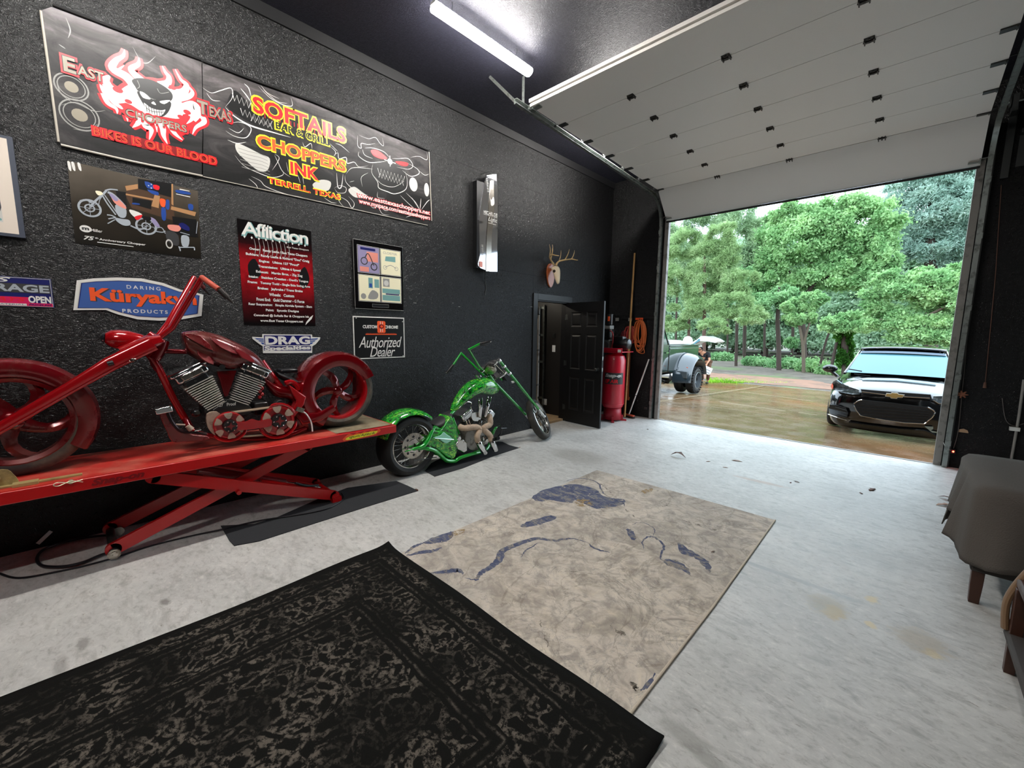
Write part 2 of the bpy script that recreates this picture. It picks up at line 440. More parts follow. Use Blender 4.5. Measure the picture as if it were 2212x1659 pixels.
# front wall (garage door wall) with the big opening
OX0, OX1, OZ = -3.24, .37, 3.56
b = MB()
b.box((WX, WY, 0), (OX0, WY+.06, CZ)); b.box((OX1, WY, 0), (4.6, WY+.06, CZ)); b.box((OX0, WY, OZ), (OX1, WY+.06, CZ))
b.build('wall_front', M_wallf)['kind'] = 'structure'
b = MB(); b.box((4.6, -4.0, -.12), (4.75, WY+.15, CZ)); b.build('wall_right', M_wall)['kind'] = 'structure'
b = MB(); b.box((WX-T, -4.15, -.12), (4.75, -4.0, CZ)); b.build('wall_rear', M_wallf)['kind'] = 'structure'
b = MB(); b.box((WX-T, -4.15, CZ), (4.75, WY+.15, CZ+.12)); b.build('ceiling', M_ceil)['kind'] = 'structure'
b = MB(); b.box((WX, -4.0, 4.235), (WX+.02, WY, CZ)); b.build('trim_1', M_trim)['kind'] = 'structure'
# steel jamb faces of the opening
M_jamb = mat('grey_jamb_metal', '#8b8782', .45, .3, dirt=('#5c5955', 9, .5))
b = MB()
for sx, x in ((1, OX0), (-1, OX1)):
    b.box((min(x, x+sx*.035), WY-.012, 0), (max(x, x+sx*.035), WY+.065, OZ)) 
    b.box((min(x, x-sx*.03), WY-.012, 0), (max(x, x-sx*.03), WY, OZ))
b.build('trim_2', M_jamb)['kind'] = 'structure'
b = MB(); b.box((OX0, WY-.004, -.01), (OX1, WY+.04, .006)); b.build('trim_3', mat('worn_threshold', '#8d8a86', .6))['kind'] = 'structure'
# casing of the inner doorway
b = MB()
b.box((WX, DY0-.1, 0), (WX+.02, DY0, DZ+.1)); b.box((WX, DY0, DZ), (WX+.02, DY1+.1, DZ+.1)); b.box((WX, DY1, 0), (WX+.02, DY1+.1, DZ))
b.box((WX-T, DY0, 0), (WX, DY0+.018, DZ)); b.box((WX-T, DY1-.018, 0), (WX, DY1, DZ)); b.box((WX-T, DY0, DZ-.018), (WX, DY1, DZ))
b.build('trim_4', M_blackpaint, bevel=.003)['kind'] = 'structure'
# room behind the doorway
M_hall = mat('near_black_panel', '#1d1a18', .5, bump=(20, .1))
b = MB(); b.box((-5.0, 5.98, 0), (WX-T, 6.1, 2.5)); b.box((-6.3, 5.98, 2.0), (-5.0, 6.1, 2.5)); b.box((-6.3, 7.0, 0), (-5.0, 7.1, 2.5))
b.build('wall_hall', M_hall)['kind'] = 'structure'
b = MB(); b.box((-6.4, 4.2, 0), (-6.3, 7.1, 2.5)); b.box((-6.4, 4.1, 0), (WX-T, 4.2, 2.5)); b.box((-6.4, 4.1, 2.5), (WX-T, 7.1, 2.6))
b.build('wall_passage', M_hall)['kind'] = 'structure'
b = MB(); b.box((-6.4, 4.1, -.1), (WX-T, 7.1, .03)); b.box((WX-T, DY0, -.02), (WX-.02, DY1, .035))
b.build('floor_hall', mat('plywood_subfloor', '#a58a66', .6, dirt=('#7a6348', 6, .5)))['kind'] = 'structure'
# ================================================================ doors, tracks, lamps
# inner door, swung open into the room
P0 = V((WX+.012, 5.80, .012)); Dv = (V((-3.515, 5.735, .012))-P0); DW = Dv.length; Dn = Dv.normalized(); Nn = V((Dn.y, -Dn.x, 0)); UZ = V((0, 0, 1))
dr = thing('door_1', None, None, P0, kind='structure')
def dP(u, v, w=0): return P0+Dn*u+UZ*v+Nn*w
b = MB()
def pan(b, u0, v0, u1, v1, w0=0.0, d=.008, s=1):
    # raised panel with recessed groove around it
    b.add([dP(u0, v0, w0), dP(u1, v0, w0), dP(u1, v1, w0), dP(u0, v1, w0), dP(u0+.02, v0+.02, w0-d*s), dP(u1-.02, v0+.02, w0-d*s), dP(u1-.02, v1-.02, w0-d*s), dP(u0+.02, v1-.02, w0-d*s),
           dP(u0+.045, v0+.045, w0-.001*s), dP(u1-.045, v0+.045, w0-.001*s), dP(u1-.045, v1-.045, w0-.001*s), dP(u0+.045, v1-.045, w0-.001*s)],
          [(0, 1, 5, 4), (1, 2, 6, 5), (2, 3, 7, 6), (3, 0, 4, 7), (4, 5, 9, 8), (5, 6, 10, 9), (6, 7, 11, 10), (7, 4, 8, 11), (8, 9, 10, 11)])
us = [0, .12, .345, .445, .67, DW]; vs_ = [0, .22, .80, .93, 1.52, 1.64, 1.88, 2.04]
for face, w0, s in ((0, .0175, 1), (1, -.0175, -1)):
    for i in range(5):
        for j in range(7):
            if i in (1, 3) and j in (1, 3, 5): pan(b, us[i], vs_[j], us[i+1], vs_[j+1], w0, .009, s)
            else: b.add([dP(us[i], vs_[j], w0), dP(us[i+1], vs_[j], w0), dP(us[i+1], vs_[j+1], w0), dP(us[i], vs_[j+1], w0)], [(0, 1, 2, 3)])
for (a, c) in (((0, 0), (DW, 0)), ((DW, 0), (DW, 2.04)), ((DW, 2.04), (0, 2.04)), ((0, 2.04), (0, 0))):
    b.add([dP(*a, .0175), dP(*c, .0175), dP(*c, -.0175), dP(*a, -.0175)], [(0, 1, 2, 3)])
slab_ = b.build('door_slab', M_blackpaint, dr, smooth=0, fix=True)
for z in (.25, 1.02, 1.8):
    h = MB(); h.cyl(dP(-.005, z-.045, .02), dP(-.005, z+.045, .02), .007, n=8); h.obox(dP(.02, z, .019), Dn*.02, UZ*.04, Nn*.0015); h.build('hinge', M_dsteel, slab_)
h = MB()
for s in (1, -1): h.lathe(dP(DW-.07, .96, .0175*s), Nn*s, [(0, 0), (.03, 0), (.03, .006), (.012, .01), (.012, .035), (.026, .045), (.028, .06), (.018, .072), (0, .074)], 16)
h.build('door_knob', M_dsteel, slab_)
for z in (.96, 1.14): h = MB(); h.obox(dP(DW+.001, z, 0), Dn*.0015, UZ*.03, Nn*.011); h.build('latch_plate', M_steel, slab_)
# switch plates etc behind the doorway
def plate(px, py, wdt, hgt, x, name, label, m, cat):
    p = wy(px, py, 5.98) if x is None else wx(px, py, x)
    t = thing(name, label, cat, (p.x, 5.979, p.z)); b = MB(); b.box((p.x-wdt/2, 5.973, p.z-hgt/2), (p.x+wdt/2, 5.9795, p.z+hgt/2)); b.build('cover_plate', m, t, bevel=.002)
    b = MB(); b.box((p.x-.012, 5.966, p.z-.025), (p.x+.012, 5.9725, p.z+.025)); b.build('toggle', m, t); return t
plate(1197, 725, .055, .09, None, 'switch_plate', 'grey metal switch plate on the wall beyond the doorway', M_dsteel, 'light switch')
plate(1196.5, 753, .07, .12, None, 'light_switch', 'white light switch on the dark wall beyond the doorway', M_white, 'light switch')
plate(1178, 868, .07, .115, None, 'wall_outlet', 'white wall outlet low beside the pipe beyond the doorway', M_white, 'outlet')
p = wy(1161, 700, 6.3)
t = thing('vent_pipe', 'white upright pipe seen through the inner doorway', 'pipe', (p.x, 6.3, .03)); b = MB(); b.cyl((p.x, 6.3, .03), (p.x, 6.3, 2.45), .05, n=16); b.build('pipe', mat('grimy_white_pipe', '#b8aFA4', .6, dirt=('#7a7066', 8, .5)), t)
for z in (.5, 1.2, 1.9): b = MB(); b.torus((p.x, 6.3, z), UZ, .053, .008, 20, 8); b.build('band', M_dsteel, t)
xr = wy(1176, 700, 5.95).x
t = thing('roller_track', 'galvanised door track with brackets seen through the doorway', 'track', (xr, 5.95, .03)); b = MB()
b.box((xr-.006, 5.93, .03), (xr+.006, 5.97, 2.05)); b.build('track', M_steel, t)
for z in (.32, 1.0, 1.5, 2.0):
    b = MB(); b.box((xr-.1, 5.955, z-.02), (xr, 5.968, z+.02)); b.box((xr-.1, 5.92, z-.02), (xr-.09, 5.965, z+.02)); b.build('bracket', M_steel, t)
# ---- sectional garage door, raised
def dprof(s):        # distance from the lower edge along the door -> (y, z); slight fall towards the opening
    pts = [(0, (7.182, 3.481)), (.57, (6.79, 3.90)), (3.75, (3.62, 4.005))]
    for (a, p), (c, q) in zip(pts, pts[1:]):
        if s <= c+1e-9: k = (s-a)/(c-a); return (p[0]+(q[0]-p[0])*k, p[1]+(q[1]-p[1])*k)
    return pts[-1][1]
M_panel = mat('off_white_door_skin', '#e4e2de', .5, bump=(90, .12))
DX0, DX1 = -3.25, .36
gd = thing('door_2', None, None, (-1.44, 5.4, 3.9), kind='structure')
ss = [0, .57, 1.1, 1.63, 2.16, 2.69, 3.22, 3.75]; TH = .045
for a, c in zip(ss, ss[1:]):
    (y0, z0), (y1, z1) = dprof(a+.003), dprof(c-.003); n = V((0, -(z1-z0), (y1-y0))).normalized()
    if n.z < 0: n = -n
    b = MB(); b.add([(DX0, y0, z0), (DX1, y0, z0), (DX1, y1, z1), (DX0, y1, z1)] + [V(q)+n*TH for q in ((DX0, y0, z0), (DX1, y0, z0), (DX1, y1, z1), (DX0, y1, z1))],
                    [(0, 1, 2, 3), (7, 6, 5, 4), (0, 4, 5, 1), (1, 5, 6, 2), (2, 6, 7, 3), (3, 7, 4, 0)])
    b.build('door_section', M_panel, gd, smooth=0)
b = MB(); (y0, z0) = dprof(3.75); b.box((DX0, y0-.012, z0-.006), (DX1, y0, z0+.02)); b.box((DX0, y0-.03, z0+.03), (DX1, y0, z0+.062)); b.build('top_edge_strip', mat('bright_white_edge', '#e6e2dc', .4), gd)
b = MB(); b.tube([(DX0, 7.185, 3.468), (DX1, 7.185, 3.468)], .016, 8); b.build('bottom_seal', M_rubber, gd)
def hinge_mb(x, y, z, tilt):
    b = MB(); Y = V((0, cos(tilt), sin(tilt))); N = V((0, sin(tilt), -cos(tilt))); c = V((x, y, z))
    for sgn in (-1, 1):
        b.obox(c+Y*.022*sgn+N*.003, (.034, 0, 0), Y*.018, N*.003)
        b.obox(c+N*.012+V((sgn*.03, 0, 0)), (.004, 0, 0), Y*.03, N*.012)
        b.obox(c+Y*.024*sgn+N*.009, (.008, 0, 0), Y*.006, N*.004)
    b.cyl(c+V((-.04, 0, 0))+N*.014, c+V((.04, 0, 0))+N*.014, .006, n=8); return b
M_hinge = mat('dark_zinc_hinge', '#3c3a38', .5, .4)
tl = atan2(-(4.005-3.90), 3.17)
for s in ss[1:-1]:
    y, z = dprof(s)
    for x in (-2.33, -1.42, -.49): hinge_mb(x, y, z, tl if s > .6 else tl-.4).build('door_hinge', M_hinge, gd)
for s in ss[:]:
    y, z = dprof(min(max(s, .05), 3.7))
    for sx, x in ((-1, DX0), (1, DX1)):
        b = MB(); b.obox((x-sx*.05, y, z-.006), (.05, 0, 0), (0, .03, 0), (0, 0, .006)); b.obox((x-sx*.01, y, z+.01), (.004, 0, 0), (0, .028, 0), (0, 0, .03))
        b.cyl((x-sx*.03, y, z+.03), (x+sx*.075, y, z+.03), .006, n=8); b.cyl((x+sx*.05, y, z+.03), (x+sx*.075, y, z+.03), .024, n=14)
        b.build('roller_bracket', M_dsteel if 0 < s < 3.7 else M_steel, gd)
# tracks
def track(x, sx, label):
    t = thing('door_track', label, 'door track', (x, WY-.06, 0), 'overhead door tracks')
    path = [(x, WY-.055, 0.0), (x, WY-.055, 3.38)] + [(x, WY-.055-.40*(1-cos(a)), 3.38+.47*sin(a)) for a in [pi/2*k/8 for k in range(1, 9)]]
    path += [(x, 3.45, 4.02)]
    b = MB()
    # C profile strip swept along the path
    prof = [(-.022, .0), (-.022, .004), (-.004, .006)]
    rings = []
    P_ = [V(p) for p in path]
    for i, p in enumerate(P_):
        d = (P_[min(i+1, len(P_)-1)]-P_[max(i-1, 0)]).normalized(); n = V((0, d.z, -d.y))
        rings.append([p+V((q[0]*sx, 0, 0))+n*q[1] for q in ((0.03, -.027), (.03, .027), (-.012, .027), (-.012, .022), (.025, .022), (.025, -.022), (-.012, -.022), (-.012, -.027))])
    b.rings(rings); b.build('rail', M_steel, t, smooth=30)
    for z in (.3, 1.1, 1.9, 2.7, 3.3): b = MB(); b.box((x+sx*.03 if sx > 0 else x-.036, WY-.09, z-.03), (x+.036 if sx > 0 else x-.03, WY-.0005, z+.03)); b.build('wall_bracket', M_steel, t)
    b = MB(); b.box((min(x+sx*.035, x+sx*.045), WY-.03, .0), (max(x+sx*.035, x+sx*.045)+.0, WY-.0, 3.9)); b.build('angle_iron', M_dsteel, t)
    # hanger of the horizontal end
    b = MB(); b.beam((x+sx*.035, 3.6, 4.02), (x+sx*.035, 3.6, CZ), .035, .004); b.build('hanger_strap', M_steel, t); b = MB(); b.beam((x+sx*.035, 3.6, 4.0), (x+sx*.035-.28, 3.35, CZ), .035, .004); b.build('hanger_strap', M_steel, t)
    return t
track(DX0-.06, -1, 'galvanised overhead door track on the left of the opening')
track(DX1+.06, 1, 'galvanised overhead door track on the right of the opening')
# spring shaft, drum and a second opening's track beside it
t = thing('torsion_bracket', 'steel spring bracket plate at the right of the big opening', 'bracket', (.62, WY-.02, 3.5))
b = MB(); b.box((.52, WY-.2, 3.93), (.56, WY-.002, 4.1)); b.box((.52, WY-.03, 3.3), (.58, WY-.002, 4.1)); b.box((.62, WY-.12, 3.72), (1.5, WY-.002, 3.76)); b.box((.62, WY-.02, 3.4), (1.6, WY-.002, 3.78)); b.build('bracket_plate', M_dsteel, t)
b = MB(); b.cyl((.45, WY-.12, 4.05), (1.9, WY-.12, 4.05), .013, n=12); b.build('shaft', M_steel, t)
b = MB(); b.lathe((.5, WY-.12, 4.05), (1, 0, 0), [(.0, 0), (.06, 0), (.06, .01), (.05, .02), (.05, .05), (.055, .06), (0, .06)], 20); b.build('cable_drum', M_dsteel, t)
# ---- shop lights
M_tube = mat('led_tube_glow', (1, .97, .93, 1), .5, emit=TUBE)
def shop_light(x, y, label):
    t = thing('shop_light', label, 'ceiling light', (x, y, CZ), 'LED shop lights along the ceiling')
    b = MB(); z = 4.20
    b.rings([[(x+q[0], yy, z+q[1]) for q in ((-.04, .03), (-.03, .05), (.03, .05), (.04, .03), (.03, .026), (-.03, .026))] for yy in (y-.6, y+.6)]); b.build('housing', mat('white_lamp_housing', '#cfcfcf', .4), t)
    b = MB(); b.rings([[(x+.052*cos(a), yy, z+.008-.042*sin(a)) for a in [-.5+(pi+1.0)*k/10 for k in range(11)]] for yy in (y-.59, y-.57, y+.57, y+.59)]); b.build('diffuser', M_tube, t)
    for dy in (-.4, .4): b = MB(); b.cyl((x, y+dy, z+.04), (x, y+dy, CZ), .003, n=6); b.build('hanging_wire', M_steel, t)
    return t
shop_light(-3.10, 2.83, 'glowing LED shop light on the ceiling above the wall banner')
shop_light(-3.10, 5.35, 'LED shop light on the ceiling hidden above the raised door')
shop_light(-3.10, .30, 'LED shop light on the ceiling nearest the rear, above the lift')
shop_light(-.4, -1.4, 'LED shop light on the ceiling behind the black rug')  # added lamp, out of view, to light the room and floor

t = thing('passage_light', 'bulb lighting the passage beyond the inner doorway', 'ceiling light', (-5.4, 5.0, 2.5)); b = MB(); b.cyl((-5.4, 5.0, 2.46), (-5.4, 5.0, 2.5), .05, n=16); b.build('lamp_holder', M_white, t)  # unseen lamp added to brighten the passage and its white pipe
b = MB(); b.ball((-5.4, 5.0, 2.41), .05, 16); b.build('bulb', mat('warm_bulb', (1, .9, .75, 1), .5, emit=160), t)
# ================================================================ prints and signs on the left wall
def zone(x0, y0, s):
    def f(u, v): p = wx(x0+u*s, y0+v*s, WX); return (p.y, p.z)
    return f
Z1 = zone(0, 0, 560/2212); Z2 = zone(400, 100, 560/2212); Z3 = zone(0, 280, 460/1734); Z4 = zone(480, 440, 440/2028)
Z5 = zone(140, 340, 320/2212)
def wall_flat(d=.003): return Flat((WX+d, 0, 0), (0, 1, 0), (0, 0, 1), (1, 0, 0))
def bx4(Z, LT, LB, RT, RB):
    a, b_, c, d = Z(*LT), Z(*LB), Z(*RT), Z(*RB); return ((a[0]+b_[0])/2, (b_[1]+d[1])/2, (c[0]+d[0])/2, (a[1]+c[1])/2)
def ZP(Z, pts): return [Z(*p) for p in pts]
def stroke(F, pts, ws, n=6):
    pts = catmull([V((p[0], p[1], 0)) for p in pts], n); K = len(pts); L = []
    for i, p in enumerate(pts):
        d = (pts[min(i+1, K-1)]-pts[max(i-1, 0)]).normalized(); t = i/(K-1)*(len(ws)-1); j = min(int(t), len(ws)-2); w_ = (ws[j]+(ws[j+1]-ws[j])*(t-j))/2
        L += [F.P(p.x-d.y*w_, p.y+d.x*w_), F.P(p.x+d.y*w_, p.y-d.x*w_)]
    F.add(L, [(2*i, 2*i+1, 2*i+3, 2*i+2) for i in range(K-1)])
K_ = {n: mat('print_'+n, c, .35) for n, c in dict(black='#0d0d0e', white='#d9d7d2', red='#d8202a', deepred='#7d1015', orange='#e8582a', yellow='#e8e030', grey='#8b8a86', dgrey='#3a3a3b', lgrey='#c3c1bb', blue='#23468f', navy='#161a5c', pink='#d3185a', brown='#4a3526', tan='#a87d55', cream='#e6dfbf', teal='#6f9a97', salmon='#d98a7c', metal='#8b8374', silver='#9fa6ad', violet='#8f86a8').items()}
PAL = list(K_); PM = [K_[n] for n in PAL]; I = {n: i for i, n in enumerate(PAL)}
def sign_root(name, label, cat, rect, group=None):
    return thing(name, label, cat, (WX+.001, (rect[0]+rect[2])/2, rect[1]), group)
def backing(t, rect, m, d=.003, name='board', bevel=0):
    b = MB(); b.box((WX+.0008, rect[0], rect[1]), (WX+d, rect[2], rect[3])); return b.build(name, m, t, bevel=bevel, smooth=0)
# ---- banners
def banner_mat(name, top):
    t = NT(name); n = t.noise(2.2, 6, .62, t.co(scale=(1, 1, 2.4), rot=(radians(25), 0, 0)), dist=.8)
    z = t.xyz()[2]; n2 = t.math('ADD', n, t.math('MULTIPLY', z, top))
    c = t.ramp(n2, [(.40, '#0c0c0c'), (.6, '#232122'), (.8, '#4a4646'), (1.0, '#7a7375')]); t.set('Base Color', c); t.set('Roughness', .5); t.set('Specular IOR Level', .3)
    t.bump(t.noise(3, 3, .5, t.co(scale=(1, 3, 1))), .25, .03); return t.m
R1 = (-.012, 2.76, .815, 3.64); R2 = (.82, 2.80, 3.035, 3.665)
bt = sign_root('wall_banner', 'black vinyl banner with a flaming skull and red slogan, left of the pair', 'banner', R1, 'vinyl banners')
b = MB(); o0 = (WX+.001)
tl_, tr_, br_, bl_ = Z1(345, 95), Z1(1725, 530), Z1(1730, 1505), Z1(485, 1215)
b.prism([(WX+.001, p[0], p[1]) for p in (Z1(345, 95), Z1(440, 62), Z1(1080, 300), Z1(1725, 530), Z1(1735, 1000), Z1(1730, 1510), Z1(1100, 1372), Z1(560, 1258), Z1(485, 1215))], (.004, 0, 0))
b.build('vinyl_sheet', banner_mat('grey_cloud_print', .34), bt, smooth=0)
F = wall_flat(.0055)
F.layer(1, I['dgrey'])
for c, r in ((Z1(610, 745), .085), (Z1(680, 985), .1), (Z1(1850, 1290), .09)):
    if c[0]+r > .81: r = .8-c[0] if c[0] < .78 else 0
    if r > .02:
        F.layer(1, I['grey']).ring(c[0], c[1], r, .008); F.ring(c[0], c[1], r*.8, .005); F.layer(1, I['metal']).disc(c[0], c[1], r*.4, n=16)
F.layer(1, I['grey'])
for pts in ([(520, 900), (640, 880), (800, 950), (900, 945)], [(620, 1100), (760, 1120), (830, 1060)], [(1130, 400), (1200, 520), (1260, 540), (1330, 480)], [(560, 150), (600, 260), (580, 330)], [(500, 380), (560, 420)], [(480, 690), (520, 800), (620, 880)]): F.line(ZP(Z1, pts), .006, taper=True)
tong = [([(1160, 760), (1080, 660), (960, 590), (990, 520), (1050, 480), (1062, 425)], [.06, .06, .045, .03, .02, .002]),
        ([(1180, 740), (1060, 660), (1010, 610), (1060, 560)], [.05, .03, .02, .002]), ([(1240, 720), (1150, 640), (1120, 590), (1180, 550), (1185, 495)], [.06, .045, .035, .025, .002]),
        ([(1360, 730), (1430, 710), (1440, 660), (1410, 620), (1383, 565)], [.05, .04, .03, .02, .002]), ([(1450, 800), (1560, 790), (1590, 730), (1540, 680), (1492, 592)], [.06, .05, .035, .02, .002]),
        ([(1480, 850), (1600, 830), (1640, 790), (1600, 730)], [.05, .035, .025, .002]),
        ([(1200, 860), (1060, 830), (940, 760), (900, 690), (935, 650)], [.09, .07, .06, .05, .01]), ([(1100, 830), (980, 850), (900, 790), (850, 720)], [.06, .05, .04, .002]), ([(950, 780), (960, 860), (1030, 920), (1050, 930)], [.05, .035, .02, .002]),
        ([(880, 800), (920, 880), (990, 930), (1000, 975)], [.03, .03, .02, .002]),
        ([(1420, 950), (1560, 930), (1650, 900), (1690, 960), (1650, 1030)], [.08, .07, .06, .05, .03]), ([(1600, 960), (1700, 980), (1740, 1040), (1670, 1090), (1640, 1150)], [.05, .045, .035, .02, .002]), ([(1560, 900), (1640, 1000), (1590, 1060)], [.05, .03, .002]),
        ([(1270, 990), (1240, 1070), (1290, 1110), (1272, 1195)], [.05, .045, .03, .002]), ([(1340, 1010), (1385, 1090), (1395, 1160), (1428, 1232)], [.04, .04, .028, .002]), ([(1210, 980), (1180, 1050), (1128, 1092)], [.04, .03, .002]),
        ([(1440, 1060), (1490, 1140), (1560, 1200)], [.04, .03, .002]), ([(1330, 1060), (1340, 1130)], [.02, .002]), ([(1080, 990), (1090, 1040)], [.02, .002])]
F.layer(2, I['red'])
for pts, ws in tong: stroke(F, ZP(Z1, pts), [w_+.034 for w_ in ws])
F.area(ZP(Z1, [(1080, 690), (1250, 660), (1420, 700), (1560, 800), (1640, 900), (1640, 1060), (1560, 1160), (1400, 1120), (1200, 1070), (1040, 960), (960, 800)]), 5)
for bxx in (((505, 455), (520, 620), (900, 590), (890, 710)), ((1655, 840), (1690, 960), (1985, 930), (1975, 1055)), ((1050, 930), (1070, 1020), (1600, 1080), (1590, 1140)), ((785, 1090), (790, 1165), (1850, 1330), (1845, 1420))):
    q = bx4(Z1, *bxx); F.layer(2, I['red'] if bxx[0][0] != 785 else I['deepred']).rect(q[0], q[1], q[2], q[3]) if bxx[0][0] in (785,) else None
F.layer(3, I['white'])
for pts, ws in tong: stroke(F, ZP(Z1, pts), ws)
F.area(ZP(Z1, [(1110, 720), (1250, 690), (1400, 730), (1480, 800), (1560, 900), (1540, 1010), (1400, 1000), (1240, 970), (1120, 900), (1010, 850), (1010, 790)]), 5)
F.layer(4, I['red'])
for c, r in (((1005, 770), .028), ((1595, 960), .024), ((1095, 870), .02), ((1470, 750), .022), ((1540, 1000), .02)): q = Z1(*c); F.disc(q[0], q[1], r, r*.7)
F.layer(5, I['black'])
F.area(ZP(Z1, [(1125, 690), (1180, 670), (1290, 685), (1400, 740), (1465, 800), (1468, 850), (1430, 868), (1310, 850), (1190, 790), (1150, 740)]), 4)
F.area(ZP(Z1, [(1170, 780), (1300, 850), (1450, 870), (1440, 950), (1380, 1000), (1290, 975), (1220, 890)]), 4)
F.layer(6, I['white'])
for pts in ([(1190, 785), (1235, 800), (1285, 850), (1220, 838)], [(1360, 868), (1450, 858), (1400, 892)], [(1290, 885), (1310, 870), (1330, 900)]): F.area(ZP(Z1, pts), 3)
F.area(ZP(Z1, [(1225, 880), (1260, 950), (1310, 985), (1375, 990), (1410, 940), (1370, 945), (1290, 925)]), 4)
F.layer(7, I['black'])
for k in range(7): a = Z1(1245+k*22, 900+k*9); F.line([a, (a[0]+.002, a[1]-.045)], .0035, 0)
F.line(ZP(Z1, [(1250, 925), (1300, 955), (1400, 960)]), .004)
F.layer(6, I['grey']); F.line(ZP(Z1, [(1170, 690), (1190, 740), (1170, 760)]), .003); F.line(ZP(Z1, [(1340, 760), (1370, 800), (1440, 790)]), .003)
for body, q, off in (('E', ((530, 470), (545, 612), (640, 520), (650, 640)), .03), ('AST', ((655, 560), (665, 650), (888, 628), (880, 700)), .02), ('T', ((1665, 850), (1695, 975), (1765, 880), (1780, 990)), .03), ('EXAS', ((1780, 910), (1790, 1000), (1975, 965), (1965, 1045)), .02), ('CHOPPERS', ((1065, 935), (1080, 1000), (1592, 1070), (1588, 1130)), .02)):
    q = bx4(Z1, *q)
    for pad, k, m in ((.014, 8, 'red'), (.004, 9, 'black'), (0, 10, 'metal')): F.layer(k, I[m]).text(body, *q, offset=off+pad*1.5, pad=pad)
q = bx4(Z1, (800, 1100), (800, 1155), (1840, 1345), (1835, 1400))
for pad, k, m, o_ in ((.012, 8, 'red', .07), (.002, 9, 'deepred', .03), (0, 10, 'orange', -.01)): F.layer(k, I[m]).text('BIKES IS OUR BLOOD', *q, offset=o_, pad=pad)
F.build('printed_artwork', PM, bt)
b = MB(); b.tube([V((WX+.012, *Z1(348, 100))), V((WX+.012, *Z1(430, 700))), V((WX+.012, *Z1(500, 1215)))], .007, 8); b.build('side_hem', mat('shiny_vinyl_hem', '#b3aca0', .25), bt)
b = MB(); b.tube([V((WX+.012, *Z1(520, 1240))), V((WX+.012, *Z1(1100, 1375))), V((WX+.012, *Z1(1725, 1505)))], .008, 8); b.build('bottom_hem', MC['shiny_vinyl_hem'], bt)
b = MB(); b.tube([V((WX+.012, *Z1(450, 45))), V((WX+.012, *Z1(1080, 285))), V((WX+.012, *Z1(1715, 515)))], .011, 8); b.build('top_hem', M_blackmat, bt)  # black tube along the hem doubles as the shadow gap above the banner
bt = sign_root('wall_banner', 'long black vinyl banner with dragon line art and red lettering, right of the pair', 'banner', R2, 'vinyl banners')
b = MB(); b.prism([(WX+.001, p[0], p[1]) for p in (Z2(138, 140), Z2(600, 320), Z2(1080, 490), Z2(1560, 690), Z2(2072, 905), Z2(2100, 1495), Z2(2065, 1532), Z2(1400, 1385), Z2(700, 1232), Z2(140, 1112), Z2(150, 600))], (.004, 0, 0))
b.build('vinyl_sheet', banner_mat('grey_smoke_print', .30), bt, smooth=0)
b = MB(); b.tube([V((WX+.01, *Z2(2076, 905))), V((WX+.01, *Z2(2092, 1300))), V((WX+.01, *Z2(2100, 1490)))], .005, 8); b.build('side_hem', MC['shiny_vinyl_hem'], bt)
b = MB(); b.tube([V((WX+.008, *Z2(150, 1114))), V((WX+.008, *Z2(1100, 1318))), V((WX+.008, *Z2(2065, 1528)))], .004, 8); b.build('bottom_hem', MC['shiny_vinyl_hem'], bt)
b = MB(); b.tube([V((WX+.012, *Z2(150, 130))), V((WX+.012, *Z2(600, 300))), V((WX+.012, *Z2(1080, 472))), V((WX+.012, *Z2(1560, 672))), V((WX+.012, *Z2(2068, 890)))], .010, 8); b.build('top_hem', M_blackmat, bt)  # hem tube kept black to paint in the shadow gap
F = wall_flat(.0055); F.layer(1, I['black'])
F.area(ZP(Z2, [(380, 420), (430, 380), (520, 470), (600, 560), (760, 640), (800, 720), (640, 690), (480, 610), (360, 520)]), 4)
F.area(ZP(Z2, [(740, 900), (1000, 1000), (1250, 1100), (1300, 1190), (1150, 1250), (900, 1180), (760, 1050)]), 4)
F.area(ZP(Z2, [(1370, 1080), (1480, 1040), (1600, 1060), (1660, 1200), (1640, 1320), (1500, 1270), (1400, 1190)]), 4)
F.area(ZP(Z2, [(1620, 980), (1720, 1000), (1860, 1040), (1900, 1150), (1820, 1230), (1700, 1220), (1620, 1120)]), 4)
F.area(ZP(Z2, [(1720, 1240), (1950, 1260), (2080, 1340), (2085, 1480), (1800, 1430)]), 3)
F.layer(1, I['lgrey'])
F.area(ZP(Z2, [(430, 830), (500, 850), (640, 920), (720, 960), (700, 1060), (620, 1060), (520, 980), (440, 900)]), 4)
F.area(ZP(Z2, [(1085, 1180), (1160, 1140), (1240, 1160), (1220, 1230), (1130, 1230)]), 4); F.area(ZP(Z2, [(1390, 1230), (1440, 1200), (1500, 1240), (1560, 1290), (1450, 1290)]), 4)
for c in ((1945, 1180), (2058, 1225)): q = Z2(*c); F.disc(q[0], q[1], .055 if c[0] < 2000 else .035, .075)
F.layer(2, I['white'])
